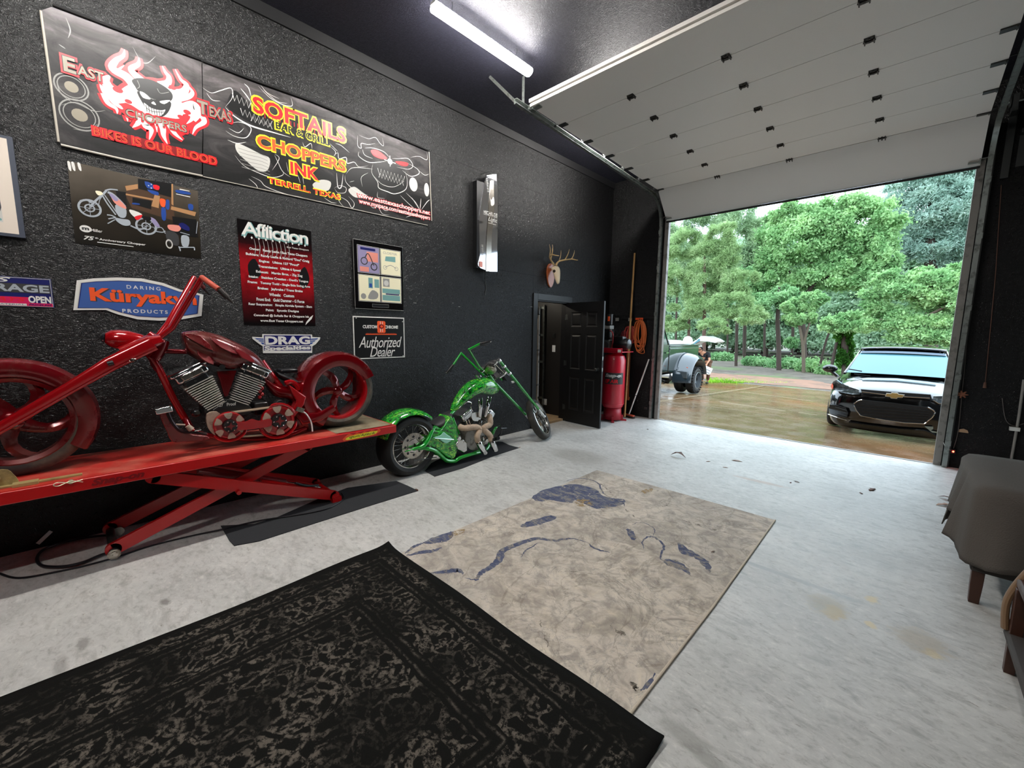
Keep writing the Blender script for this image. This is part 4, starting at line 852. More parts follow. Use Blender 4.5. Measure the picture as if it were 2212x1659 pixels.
for k, (a, c) in enumerate((((205, 188), (300, 158)), ((350, 210), (395, 200)), ((115, 455), (215, 468)), ((400, 545), (465, 528)), ((395, 1210), (450, 1205)))):
    b = MB(); b.tube([bp(*a, X0-.05), bp(*c, X0-.04)], .004, 6); b.build('mounting_wire', M_blackpaint, t)
b = MB(); b.tube([bp(250, 1275, X0-.03), bp(250, 1400, WX+.01), bp(262, 1450, WX+.006), bp(250, 1540, WX+.006)], .004, 6); b.build('power_cord', MC['dull_dark_steel'], t)
# ---- deer skull on a wooden shield
t = thing('deer_skull', 'bleached deer skull with antlers on a wooden plaque', 'skull mount', (WX+.001, 5.38, 2.28))
cz_, cy = 2.45, 5.34; M_shield = mat('varnished_wood_plaque', '#a3542c', .35, coat=.2, bump=(30, .1))
sh = [(0, .20), (.05, .19), (.085, .14), (.095, .05), (.08, -.05), (.05, -.13), (0, -.175), (-.05, -.13), (-.08, -.05), (-.095, .05), (-.085, .14), (-.05, .19)]
b = MB(); b.prism(catmull([(WX+.001, cy+p[0], cz_+p[1]) for p in sh], 4, True), (.022, 0, 0)); b.build('plaque', M_shield, t, bevel=.004)
M_bone = mat('bleached_bone', '#dcc7a6', .6, bump=(40, .2)); M_ant = mat('antler_horn', '#b99c6c', .5, bump=(60, .2))
b = MB(); c0 = V((WX+.03, cy, cz_+.12))
axis = [V((WX+.05, cy, cz_+.13)), V((WX+.11, cy, cz_+.125)), V((WX+.135, cy, cz_+.06)), V((WX+.15, cy, cz_-.01)), V((WX+.165, cy, cz_-.09)), V((WX+.172, cy, cz_-.13))]
rr = [(.06, .05), (.08, .07), (.075, .07), (.055, .06), (.036, .045), (.022, .02)]
rg = []
for p, (ry, rx) in zip(axis, rr): rg.append([p+V((rx*.8*sin(a)*.8, ry*cos(a), rx*.5*sin(a))) for a in [2*pi*k/14 for k in range(14)]])
b.rings(rg); b.build('skull', M_bone, t, sub=1)
for s in (-1, 1):
    b = MB(); b.ball((WX+.135, cy+s*.062, cz_+.065), .024, 12); b.build('eye_socket', mat('bone_shadow_hollow', '#2a1d14', .9), t)
    b = MB(); b.cyl((WX+.1, cy+s*.03, cz_+.16), (WX+.09, cy+s*.045, cz_+.2), .017, .016, 10)
    base = V((WX+.09, cy+s*.045, cz_+.19)); m = [base, base+V((.0, s*.06, .05)), base+V((.05, s*.15, .08)), base+V((.14, s*.21, .09)), base+V((.22, s*.22, .07)), base+V((.27, s*.2, .06))]
    b.tube(catmull(m, 5), [.016, .005], 10)
    for st, dx in ((1, (.03, s*.01, .17)), (2, (.04, s*.06, .17)), (3, (.03, s*.03, .14))): q_ = m[st]; b.tube(catmull([q_, q_+V(dx)*.5+V((.015, 0, 0)), q_+V(dx)], 4), [.010, .002], 8)
    b.build('antler', M_ant, t)
# small marks left on the wall
for k, (px, py, dx, dz) in enumerate(((893, 655, .04, .008), (990, 663, .03, .006), (977, 655, .02, .006), (1146, 663, .05, .006), (1253, 775, .02, .01))):
    p = wx(px, py, WX); b = MB(); b.box((WX, p.y, p.z), (WX+.0015, p.y+dx, p.z+dz)); b.build('trim_%d' % (20+k), K_['grey'])['kind'] = 'structure'
# ================================================================ lift table
def redpaint(name, col, dust, amt=.5, coat=.6, rough=.3, metal=0):
    t = NT(name); n = t.noise(3.5, 6, .62); n2 = t.noise(22, 4, .6)
    c = t.mix(t.ramp(n, [(amt, 0.), (min(amt+.2, 1), .8)]), col, dust); c = t.mix(t.ramp(n2, [(.55, 0.), (.75, .25)]), c, dust)
    t.set('Base Color', c); t.set('Roughness', t.ramp(n, [(amt, rough), (min(amt+.25, 1), .55)])); t.set('Coat Weight', coat); t.set('Coat Roughness', .1); t.set('Metallic', metal); return t.m
M_lift = redpaint('lift_red_enamel', '#b8090d', '#b03028', .6, .3, .35)
M_lifttop = redpaint('dusty_lift_deck', '#b8281f', '#cf7460', .45, .1, .5)
M_dust = mat('dusty_steel_plate', '#8f8268', .7, dirt=('#6d5c45', 5, .45))
LZ = .643; LX0, LX1 = -4.25, -3.55
lt = thing('lift_table', 'red scissor lift table holding the red chopper', 'lift table', (-3.9, .8, 0))
b = MB(); b.box((LX0, -1.3, LZ-.075), (LX1, 2.07, LZ)); plat = b.build('platform', [M_lift], lt, bevel=.006)
b = MB(); b.box((LX0+.02, -1.28, LZ), (LX1-.012, 1.5, LZ+.0015)); b.build('deck_plate', M_lifttop, plat)
b = MB(); b.add([(LX0+.02, 1.5, LZ+.001), (LX1-.05, 1.5, LZ+.001), (LX1-.05, 1.62, LZ+.001), (LX1-.16, 2.04, LZ+.001), (LX0+.02, 2.05, LZ+.001)] + [(LX0+.02, 1.5, LZ+.004), (LX1-.05, 1.5, LZ+.004), (LX1-.03, 1.62, LZ+.004), (LX1-.03, 2.04, LZ+.004), (LX0+.02, 2.05, LZ+.004)],
                [(9, 8, 7, 6, 5)]); b.build('drop_out_panel', M_dust, plat, fix=False)
def leg(p, q, wd=.085, th=.03):
    b = MB(); b.beam(p, q, th, wd, (1, 0, 0))
    d = (V(q)-V(p)).normalized()
    for c in (p, q): b.cyl(V(c)-V((th/2, 0, 0)), V(c)+V((th/2, 0, 0)), wd/2, n=20)
    return b
for x, nm in ((-3.745, 0), (-4.16, 1)):
    p = wx(245, 1186, -3.745); q = wx(665, 962, -3.745); leg((x, p.y, .075), (x, q.y, LZ-.10)).build('scissor_arm', M_lift, lt)
for x in (-3.66, -4.10):
    p = wx(330, 1030, -3.66); q = wx(722, 1072, -3.66); leg((x, p.y, p.z), (x, q.y, .06)).build('scissor_arm', M_lift, lt)
pa = wx(245, 1186, -3.745); qb = wx(722, 1072, -3.66)
b = MB(); b.cyl((-4.2, pa.y, .062), (-3.71, pa.y, .062), .026, n=16); b.build('floor_axle', M_dsteel, lt)
b = MB(); b.cyl((-3.73, pa.y, .05), (-3.705, pa.y, .05), .034, n=20); b.cyl((-3.705, pa.y, .05), (-3.70, pa.y, .05), .02, n=16); b.build('roller', M_dchrome, lt)
b = MB(); b.cyl((-4.145, pa.y+.04, .05), (-4.11, pa.y+.04, .05), .034, n=20); b.build('roller', M_dchrome, lt)
b = MB(); b.cyl((-4.13, qb.y, .05), (-3.63, qb.y, .05), .03, n=16); b.box((-4.14, qb.y-.03, 0), (-4.06, qb.y+.05, .05)); b.box((-3.70, qb.y-.03, 0), (-3.62, qb.y+.05, .05)); b.build('pivot_axle', M_lift, lt)
pc = wx(515, 1063, -3.64); b = MB(); b.cyl((-3.68, pc.y, pc.z), (-3.615, pc.y, pc.z), .016, n=14); b.build('pivot_bolt', M_lift, lt)
b = MB(); b.cyl((-3.9, .55, .47), (-3.9, 1.15, .2), .035, n=18); b.build('hydraulic_cylinder', redpaint('dark_ram_red', '#7e1218', '#50231f', .5), lt)
b = MB(); b.cyl((-3.9, 1.15, .2), (-3.9, 1.45, .07), .018, n=14); b.build('ram_rod', M_dchrome, lt)
b = MB()
for x in (-3.82, -3.97): b.beam((x, .95, .3), (x, 1.48, .06), .04, .02)
b.beam((-4.13, .95, .3), (-3.69, .95, .3), .03, .03); b.build('ram_yoke', M_lift, lt)
b = MB(); b.tube(catmull([(-3.85, 1.42, .12), (-3.8, 1.3, .16), (-3.78, 1.2, .22)], 4), .01, 8); b.build('hydraulic_hose', M_rubber, lt)
b = MB(); b.beam((-3.745+.03, pa.y+.05, .12), (-4.12, pa.y+.05, .12), .03, .02); b.build('cross_brace', M_lift, lt)
p = wx(153, 1040, LX1+.005); M_pin = mat('zinc_pin', '#d7cdb0', .35, .6)
b = MB(); b.cyl((LX1, p.y, p.z), (LX1+.02, p.y, p.z), .012, n=12); b.tube(catmull([(LX1+.022, p.y+.05, p.z+.004), (LX1+.022, p.y, p.z-.004), (LX1+.022, p.y-.05, p.z+.012), (LX1+.022, p.y-.07, p.z), (LX1+.022, p.y-.05, p.z-.01), (LX1+.022, p.y, p.z+.006), (LX1+.022, p.y+.05, p.z-.012)], 5), .0025, 6); b.build('retaining_pin', M_pin, plat)
F = Flat((LX1+.0008, 0, 0), (0, 1, 0), (0, 0, 1), (1, 0, 0))
a, c = wx(195, 1030, LX1), wx(311, 1008, LX1); F.layer(1, I['deepred']).text('Snap-on', a.y, LZ-.068, c.y, LZ-.012, .05, .3); F.build('maker_lettering', PM, plat)
a, c = wx(742, 938, LX1), wx(822, 922, LX1); F = Flat((LX1+.0008, 0, 0), (0, 1, 0), (0, 0, 1), (1, 0, 0)); n_ = 10
F.layer(1, I['orange']).area([(a.y, LZ-.066)]+[(a.y+(c.y-a.y)*(i+.5)/n_, LZ-.018+(.012 if i % 2 else -.006)) for i in range(n_)]+[(c.y, LZ-.03), (c.y-.04, LZ-.05), (c.y-.08, LZ-.062)], 2)
F.layer(2, I['yellow']).area([(a.y+.03, LZ-.06), (a.y+.06, LZ-.03), (c.y-.06, LZ-.022), (c.y-.04, LZ-.04), (c.y-.1, LZ-.055)], 3)
F.layer(3, I['black']).text('quickjack', a.y+.05, LZ-.055, c.y-.05, LZ-.026, .01, .4); F.build('flame_decal', PM, plat)
# wheel vise on the lift
vt = thing('wheel_vise', 'yellowed steel wheel vise clamped on the lift deck beside the front wheel', 'wheel vise', (-3.68, -.5, LZ+.003)); M_vise = mat('yellowed_zinc', '#b5a06a', .5, .3, dirt=('#7c6b48', 9, .5))
b = MB(); p = wx(22, 1005, -3.66); b.prism(catmull([(-3.66, p.y-.14, LZ+.003), (-3.66, p.y-.14, LZ+.09), (-3.66, p.y-.03, LZ+.105), (-3.66, p.y+.005, LZ+.07), (-3.66, p.y+.012, LZ+.003)], 3, True), (-.012, 0, 0)); b.build('jaw_plate', M_vise, vt)
b = MB(); b.cyl((-3.62, p.y-.06, LZ+.06), (-3.72, p.y-.06, LZ+.06), .02, n=14); b.build('clamp_screw', M_vise, vt)
b = MB(); c = wx(175, 1007, -3.6); b.box((-3.66, -1.0, LZ+.003), (-3.625, c.y, LZ+.012)); b.box((-3.66, p.y, LZ+.003), (-3.60, p.y+.10, LZ+.02)); b.build('rail', M_vise, vt)
# ================================================================ shared bike helpers
def loft(b, top, bot, hw, x0, n=18, ex=2.4, xs=None):
    rg = []; K_n = 4
    top = catmull(top, K_n); bot = catmull(bot, K_n); hw = [p.x for p in catmull([V((h, 0, 0)) for h in hw], K_n)]; xs = None
    for i, (t_, u_) in enumerate(zip(top, bot)):
        t_, u_ = V(t_), V(u_); c = (t_+u_)/2; up = (t_-u_)/2; xc = x0 if xs is None else xs[i]; r = []
        for k in range(n):
            a = 2*pi*k/n; ca, sa = cos(a), sin(a); px = abs(ca)**(2/ex)*(1 if ca > 0 else -1)*hw[i]; pz = abs(sa)**(2/ex)*(1 if sa > 0 else -1)
            r.append(V((xc+px, c.y, c.z))+V((0, up.y, up.z))*pz)
        rg.append(r)
    return b.rings(rg)
def tire_prof(R, W, ri, k=9):
    pr = [(ri, -W*.42), (ri+.02, -W*.47)]
    pr += [(ri+.02+(R-ri-.02)*sin(t)**.8, -W/2*cos(t)**.75) for t in [pi/2*i/k for i in range(1, k)]] + [(R, 0)]
    return pr + [(r, -h) for r, h in pr[:-1][::-1]]
def fat_tire(t, C, ax, R, W, ri, m):
    b = MB(); b.lathe(C, ax, tire_prof(R, W, ri), 48)
    tr = b.build('tire', m, t); return tr
# ================================================================ red chopper
XB = -3.90
def B(px, py, dx=0.0): return wx(px, py, XB+dx)
M_candy = redpaint('candy_red', '#74040e', '#5d2a24', .6, .8, .16, .35)
M_candyd = redpaint('candy_red_dusty', '#740a15', '#6e3830', .5, .8, .2, .3)
M_candyl = redpaint('candy_red_bright', '#a60a13', '#8a2c26', .64, .9, .18, .25)
M_tired = mat('dusty_tyre', '#33302d', .75, dirt=('#6a5e50', 5, .45))
M_eng = mat('black_engine_case', '#121214', .35, coat=.4, dirt=('#4a4038', 12, .6)); M_fin = mat('bare_cylinder_fin', '#d8d2c8', .35, .4)
rb = thing('chopper_motorcycle', 'dusty candy-red custom chopper standing on the lift table', 'motorcycle', (XB, .65, LZ+.005), 'custom choppers')
C2 = V((XB, 1.635, LZ+.347)); C1 = V((XB, -.33, LZ+.347)); AX = V((1, 0, 0)); ZL = LZ+.0025
# rear wheel
w_ = MB(); w_.lathe(C2, AX, tire_prof(.343, .285, .245), 48); rw = w_.build('rear_tire', M_tired, rb)
w_ = MB(); w_.lathe(C2, AX, [(.252, -.13), (.262, -.128), (.262, .118), (.258, .13), (.244, .13), (.236, .118), (.232, .0), (.232, -.13)], 48); rrim = w_.build('rear_rim', M_candyl, rw)
def curved_spoke(C, r0_, r1_, a, x, m, t, th=.02, w0=.03, w1=.05, bend=.5):
    b = MB(); rg = []
    for i in range(7):
        k = i/6; r = r0_+(r1_-r0_)*k; ang = a+bend*k*k; c = V(C)+V((x*(1-.3*k), r*cos(ang), r*sin(ang))); tg = V((0, -sin(ang), cos(ang))); w__ = w0+(w1-w0)*abs(2*k-1)**1.5
        rg.append([c+AX*th*p+tg*w__*q for p, q in ((-1, -.5), (-1, .5), (.2, .8), (1, .0), (.2, -.8))])
    b.rings(rg); b.build('spoke', m, t, smooth=50)
for k in range(5): curved_spoke(C2, .03, .236, 2*pi*k/5+.5, .05, M_candy, rw, .02, .045, .035, .45)
w_ = MB(); w_.lathe(C2, AX, [(0, -.12), (.05, -.12), (.05, .06), (.035, .08), (.02, .085), (0, .085)], 20); w_.build('rear_hub', M_candy, rw)
# rear fender shell hugging the tyre
w_ = MB(); rg = []
for k in range(31):
    a = radians(22+ (238-22)*k/30); sc_ = 1 if k < 22 else 1
    ww = .150; y_, z_ = cos(a), sin(a)
    pr = [(.250, .143), (.30, .153), (.345, .146), (.366, .10), (.372, 0), (.366, -.10), (.345, -.146), (.30, -.153), (.25, -.143)]
    inn = [(r-.012, h*.94) for r, h in pr[::-1]]
    rg.append([C2+V((h, r*y_, r*z_)) for r, h in pr+inn])
w_.rings(rg); w_.build('rear_fender', M_candy, rb, smooth=45)
# front wheel with painted shroud
w_ = MB(); w_.lathe(C1, AX, tire_prof(.343, .13, .255), 48); fw0 = w_.build('front_tire', M_tired, rb)
w_ = MB(); w_.lathe(C1, AX, [(.262, -.058), (.278, -.056), (.285, -.04), (.285, .04), (.278, .058), (.262, .06), (.238, .045), (.232, .0), (.238, -.045)], 48); w_.build('front_rim', M_candyd, fw0)
for k in range(5): curved_spoke(C1, .035, .245, 2*pi*k/5-.62, .01, M_candyd, fw0, .018, .04, .06, .55)
w_ = MB(); w_.lathe(C1, AX, [(0, -.07), (.055, -.07), (.06, .0), (.05, .06), (.028, .07), (0, .075)], 20); w_.build('front_hub', M_candy, fw0)
w_ = MB(); w_.lathe(C1, AX, [(.0, .078), (.03, .078), (.03, .1), (0, .1)], 14); w_.build('axle_nut', M_dchrome, fw0)
w_ = MB(); rg = []
for k in range(31):
    a = radians(-38+(178)*k/30); y_, z_ = cos(a), sin(a); e = .25+.75*min(1, k/7)
    pr = [(.30-.02*e, .078), (.33, .088), (.362, .078), (.378, .035), (.38, 0), (.378, -.035), (.362, -.078), (.33, -.088), (.28, -.078)]
    inn = [(r-.01, h*.9) for r, h in pr[::-1]]; rg.append([C1+V((h, r*y_, r*z_)) for r, h in pr+inn])
w_.rings(rg); w_.build('front_fender', M_candyd, rb, smooth=45)
# fork
def slab_beam(pts, hws, hhs, ex=3.5, n=14):
    b = MB(); rg = []
    P_ = [V(p) for p in pts]
    for i, p in enumerate(P_):
        d = (P_[min(i+1, len(P_)-1)]-P_[max(i-1, 0)]).normalized(); up = AX.cross(d).normalized(); side = d.cross(up)
        r = []
        for k in range(n):
            a = 2*pi*(k+.5)/n; ca, sa = cos(a), sin(a); r.append(p+side*(abs(ca)**(2/ex)*(1 if ca > 0 else -1)*hws[i])+up*(abs(sa)**(2/ex)*(1 if sa > 0 else -1)*hhs[i]))
        rg.append(r)
    return b.rings(rg)
for dx in (.115, -.115):
    slab_beam([B(330, 742, dx), B(240, 785, dx), B(150, 838, dx), B(60, 890, dx), B(-30, 942, dx)], [.03, .034, .03, .026, .022], [.05, .048, .036, .034, .03]).build('fork_leg', M_candyl, rb)
b = slab_beam([B(345, 732, .0), B(322, 738, .0), B(262, 762, .0)], [.12, .145, .13], [.035, .05, .045]); b.build('triple_clamp', M_candyl, rb)
b = MB(); b.cyl(B(318, 722, .02), B(350, 742, .02), .03, n=14); b.build('clamp_cap', M_candyl, rb)
b = MB(); b.lathe(B(286, 778, .15), AX, [(0, 0), (.012, 0), (.014, .02), (.008, .028), (0, .028)], 12); b.cyl(B(280, 780, .15), B(293, 775, .15), .006, n=8); b.build('fork_bolt', M_dchrome, rb)
b = MB(); b.cyl(B(232, 786, .15), B(245, 783, .15), .016, n=14); b.build('fork_recess_cap', M_eng, rb)
# headlight
p0_, p1_ = B(224, 730, -.02), B(312, 738, -.02); d_ = (p1_-p0_); b = MB(); L_ = d_.length
b.lathe(p0_, d_, [(0, 0), (.035, .006), (.056, .03), (.066, .07), (.066, .11), (.055, .17), (.038, .225), (.018, L_), (0, L_+.01)], 28); hs0 = b.build('headlight_shell', M_candyl, rb)
b = MB(); b.lathe(p0_-d_.normalized()*.006, d_, [(0, -.012), (.03, -.004), (.038, .008)], 24); b.build('headlight_lens', mat('dark_lens', '#22252a', .1, coat=1), hs0)
# frame
def ft(pts, r, name='frame_tube', m=None, n=12): b = MB(); b.tube(catmull(pts, 5), r, n); return b.build(name, m or M_candy, rb)
ft([B(350, 735), B(345, 752), B(332, 775)], .045, 'headstock')
ft([B(322, 765), B(345, 800), B(375, 862), B(412, 925)], .024, 'downtube', M_candyl)
ft([B(330, 757), B(372, 759), B(410, 760)], .018, 'backbone_front', M_candy)
b = MB(); b.prism([B(318, 762, .02), B(340, 757, .02), B(338, 805, .02), B(326, 790, .02)], (-.04, 0, 0)); b.build('headstock_gusset', M_candy, rb)
ft([B(340, 785), B(346, 795)], .02, 'gusset_tube')
for dx in (.14, -.14):
    ft([B(400, 905, dx*.5), B(425, 935, dx), B(520, 948, dx), B(610, 943, dx), B(660, 925, dx*.8)], .02, 'lower_rail')
ft([B(565, 780), B(590, 815), B(615, 845), B(640, 862)], .026, 'backbone_rear', M_candyl)
b = MB(); loft(b, [B(565, 812), B(595, 830), B(630, 836), B(655, 850), B(668, 880)], [B(570, 830), B(590, 855), B(620, 862), B(636, 880), B(655, 905)], [.05, .08, .09, .08, .06], XB+.02); b.build('oil_tank', M_candy, rb)
b = MB(); b.prism(catmull([B(626, 832, .16), B(640, 842, .16), B(662, 857, .16), B(657, 875, .16), B(636, 902, .16), B(628, 893, .16), B(642, 868, .16), B(632, 850, .16)], 1, True), (-.09, 0, 0)); b.build('swingarm_plate', M_candyl, rb, bevel=.008)
b = MB(); b.tube(catmull([B(616, 828, .1), B(628, 825, .1), B(640, 832, .1), B(646, 842, .1)], 3), .022, 10); b.build('swingarm_bracket', M_candyl, rb)
slab_beam([B(645, 880, .1), B(660, 905, .14), B(690, 900, .17), B(722, 880, .19)], [.03, .03, .025, .02], [.06, .06, .04, .03]).build('swingarm', M_candy, rb)
for k in range(5): b = MB(); b.ball(B(561+(k % 2)*5, 832+k*6.5, .08), .017, 12); b.build('shock_coil', M_candyl, rb)
b = MB(); b.prism([B(628, 862, .02), B(662, 880, .02), B(668, 940, .02), B(590, 946, .02), B(600, 900, .02)], (-.06, 0, 0)); b.build('rear_frame_plate', M_candy, rb)
# tank
M_tank = redpaint('candy_red_tank', '#5e0a12', '#74473a', .46, .8, .22, .3)
tp = [(391, 719), (398, 716), (430, 714), (468, 722), (500, 735), (530, 750), (556, 769), (576, 795), (592, 820)]
bt_ = [(396, 748), (404, 764), (430, 780), (460, 790), (490, 798), (518, 796), (545, 801), (565, 815), (583, 832)]
b = MB(); loft(b, [B(*p) for p in tp], [B(*p) for p in bt_], [.085, .105, .13, .14, .135, .12, .09, .06, .035], XB); b.build('fuel_tank', M_tank, rb, smooth=50)
for p3 in (((396, 722), (436, 726), (462, 758), (428, 742)), ((452, 728), (492, 745), (514, 766), (478, 752)), ((505, 750), (538, 766), (552, 784), (524, 774)), ((425, 756), (455, 770), (462, 788), (436, 776))):   # raised scallops
    b = MB(); b.prism(catmull([B(*p3[0], .118), B(*p3[1], .128), B(*p3[2], .158), B(*p3[3], .152)], 2, True), (-.07, 0, 0)); b.build('tank_scallop', M_candyd, rb, bevel=.006)
b = MB(); loft(b, [B(597, 803), B(615, 808), B(640, 820)], [B(600, 812), B(618, 824), B(645, 832)], [.07, .11, .10], XB-.03); b.build('seat', mat('black_leather', '#16161a', .45, bump=(30, .2)), rb)
b = MB(); b.box((XB-.09, B(618, 800).y-.05, B(618, 800).z-.022), (XB+.03, B(618, 800).y+.09, B(618, 800).z+.01)); sd = b.build('seat_gadget', mat('black_gadget', '#0e0e12', .3), rb, bevel=.01)
# engine: V-twin
crank = B(493, 893, .03)
def cyl_fins(pb, pt, wb, wt, nf, name):
    pb, pt = V(pb), V(pt); d = (pt-pb); up = d.normalized(); fw = AX.cross(up)
    core = MB(); core.obox((pb+pt)/2, AX*.06, fw*wb*.42, d/2); t = core.build(name, M_blackmat, rb)
    for i in range(nf):
        k = (i+.5)/nf; c = pb+d*k; w__ = wb+(wt-wb)*k
        f = MB(); f.obox(c, AX*(.085+.02*k), fw*w__, up*.0034); f.build('cooling_fin', M_fin, t)
    return up, fw
def rocker(c, up, fw, wd):
    c = V(c); b = MB(); b.obox(c, AX*.10, fw*wd*.9, up*.03); b.obox(c+up*.036-AX*.0, AX*.085, fw*wd*1.05, up*.016); rk = b.build('rocker_box', M_chrome, rb, bevel=.012)
    b = MB(); b.obox(c+AX*.103+up*.0, AX*.006, fw*wd*.6, up*.022); b.build('rocker_plate', M_dchrome, rk, bevel=.006)
    b = MB(); b.obox(c-up*.055+AX*.015, AX*.085, fw*wd*.66, up*.03); hd_ = b.build('cylinder_head', M_eng, rb, bevel=.008)
    for s in (-.5, .1, .6): b = MB(); b.cyl(c-up*.05+fw*wd*s+AX*.08, c-up*.05+fw*wd*s+AX*.115, .009, n=10); b.build('head_bolt', M_chrome, hd_)
up, fw = cyl_fins(B(463, 875, .03), B(423, 822, .03), .062, .10, 13, 'front_cylinder'); rocker(B(410, 806, .03), up, fw, .118)
up, fw = cyl_fins(B(512, 868, .03), B(541, 812, .03), .062, .095, 13, 'rear_cylinder'); rocker(B(545, 799, .03), up, fw, .115)
b = MB(); b.prism([B(468, 802, .06), B(512, 800, .06), B(505, 822, .06), B(493, 856, .06), B(485, 858, .06), B(476, 824, .06)], (-.1, 0, 0)); b.build('intake_manifold', M_candy, rb, bevel=.006)
b = MB(); b.cyl(B(480, 793, .08), B(480, 793, .11), .02, n=18); b.build('ignition_knob', M_chrome, rb)
b = MB(); b.prism(catmull([B(440, 880, .11), B(465, 868, .11), B(492, 862, .11), B(530, 872, .11), B(545, 885, .11), B(530, 900, .11), B(500, 897, .11), B(470, 903, .11), B(450, 905, .11)], 3, True), (-.2, 0, 0)); b.build('crankcase', M_eng, rb, bevel=.008)
F = Flat((XB+.113, 0, 0), (0, 1, 0), (0, 0, 1), (1, 0, 0)); a = B(470, 876, .113); c = B(510, 872, .113); F.layer(1, I['lgrey']).text('127   Proof', a.y, a.z-.012, c.y, a.z+.014, .02); F.line([(a.y-.03, a.z-.03), ((a.y+c.y)/2, a.z+.03)], .003, 0); F.build('engine_lettering', PM, rb)
b = MB(); b.ball(B(423, 891, .08), .034, 18); b.build('oil_filter', mat('black_filter', '#1b1c1e', .15, coat=1), rb)
b = MB(); b.cyl(B(427, 892, .10), B(427, 892, .125), .018, .014, n=16); b.build('filter_cap', M_dchrome, rb)
b = MB(); b.obox(B(560, 880, .05), AX*.07, V((0, .05, 0)), V((0, 0, .05))); b.build('transmission', M_eng, rb, bevel=.01)
# primary drive
M_beige = mat('dusty_cream_metal', '#b39c8a', .45, .2, dirt=('#7a5c50', 14, .5))
def pulley(px, py, R, dx=.20):
    c = B(px, py, dx); b = MB(); b.lathe(c, AX, [(R*.4, -.03), (R, -.03), (R, .0), (R*.93, .012), (R*.8, .012), (R*.78, .0), (R*.4, .0)], 36); pr0 = b.build('pulley_ring', M_candyl, rb)
    for k in range(6):
        a0 = 2*pi*k/6+.25; b = MB(); rg = []
        pts = [c+AX*.014+V((0, r*cos(a), r*sin(a)))*R for r, a in [(.95, a0+.06), (.95, a0+.3), (.95, a0+.62), (.6, a0+.55), (.52, a0+.35), (.6, a0+.12)]]
        b.prism(catmull(pts, 2, True), (-.01, 0, 0)); b.build('pulley_petal', M_beige, pr0)
    b = MB(); b.lathe(c, AX, [(0, .04), (R*.42, .04), (R*.46, .02), (R*.46, -.02)], 24); b.build('pulley_hub', M_eng, pr0)
    b = MB(); s_ = R*.26; b.prism([c+AX*.046+V((0, s_*q*cos(pi*k/4), s_*q*sin(pi*k/4))) for k, q in enumerate((1.25, .45)*4)], (-.006, 0, 0)); b.build('hub_star', M_candy, pr0)
    for k in range(6): a = 2*pi*k/6; b = MB(); b.ball(c+AX*.042+V((0, R*.36*cos(a), R*.36*sin(a))), .006, 8); b.build('hub_bolt', M_chrome, pr0)
pulley(496, 919, .105); pulley(601, 908, .125, .20)
b = MB(); b.prism(catmull([B(506, 912, .235), B(530, 911, .235), B(545, 905, .235), B(560, 909, .235), B(585, 905, .235), B(585, 920, .235), B(560, 925, .235), B(540, 928, .235), B(510, 928, .235)], 3, True), (-.015, 0, 0)); b.build('primary_brace', M_candyl, rb, bevel=.003)
b = MB(); c1, c2 = B(496, 919, .17), B(601, 908, .17); R1_, R2_ = .10, .118
belt = [c1+V((0, -R1_*sin(pi*k/12), R1_*cos(pi*k/12))) for k in range(13)]+[c2+V((0, R2_*sin(pi*k/12), -R2_*cos(pi*k/12))) for k in range(13)]
bo = [V(p) for p in belt]; cc_ = (c1+c2)/2; inn = [p+(cc_-p)*.06 for p in bo]
rg = [[p+AX*.02, p-AX*.05, q-AX*.05, q+AX*.02] for p, q in zip(bo, inn)]; b.rings(rg, closed=True); b.build('drive_belt', mat('dusty_belt', '#8d7a66', .7), rb)
b = MB(); b.prism(catmull([B(448, 895, .16), B(470, 890, .16), B(480, 905, .16), B(462, 930, .16), B(470, 945, .16), B(450, 925, .16)], 3, True), (-.03, 0, 0)); b.build('pulley_guard', M_beige, rb)
for c_, R_, a0, a1 in ((B(496, 919, .2), .12, -2.6, -.4), (B(601, 908, .2), .145, -2.9, -.2), (B(601, 908, .2), .135, .3, 2.0)):
    b = MB(); b.tube([c_+V((0, R_*cos(a0+(a1-a0)*k/12), R_*sin(a0+(a1-a0)*k/12))) for k in range(13)], [.004]+[.012]*11+[.003], 8); b.build('guard_claw', M_candyl, rb)
b = MB(); b.lathe(B(603, 874, .17), AX, [(0, .03), (.035, .026), (.045, .01), (.045, -.02)], 20); b.build('pulley_cap', M_eng, rb)
# forward controls
b = MB(); b.prism(catmull([B(345, 892, .22), B(362, 888, .22), B(372, 905, .22), B(385, 925, .22), B(420, 940, .22), B(448, 942, .22), B(450, 950, .22), B(400, 955, .22), B(372, 955, .22), B(362, 935, .22), B(350, 910, .22)], 2, True), (-.06, 0, 0)); b.build('footboard_bracket', M_candyd, rb, bevel=.006)
b = MB(); b.tube(catmull([B(362, 890, .24), B(372, 912, .24), B(392, 932, .24), B(425, 935, .24), B(446, 938, .24)], 4), .011, 10); b.build('shift_linkage', mat('dark_linkage', '#2a1c1f', .3, .6), rb)
b = MB(); b.obox(B(353, 885, .28), V((.035, 0, 0)), V((0, .045, .006)), V((0, -.004, .02))); b.build('foot_peg', M_chrome, rb, bevel=.006)
b = MB(); b.cyl(B(405, 920, .26), B(414, 928, .26), .016, .02, n=14); b.cyl(B(380, 917, .24), B(400, 918, .24), .006, n=8); b.build('shift_peg', M_beige, rb)
b = MB(); b.tube([B(420, 930, .25), B(434, 927, .25)], .008, 8); b.build('peg_tip', M_chrome, rb)
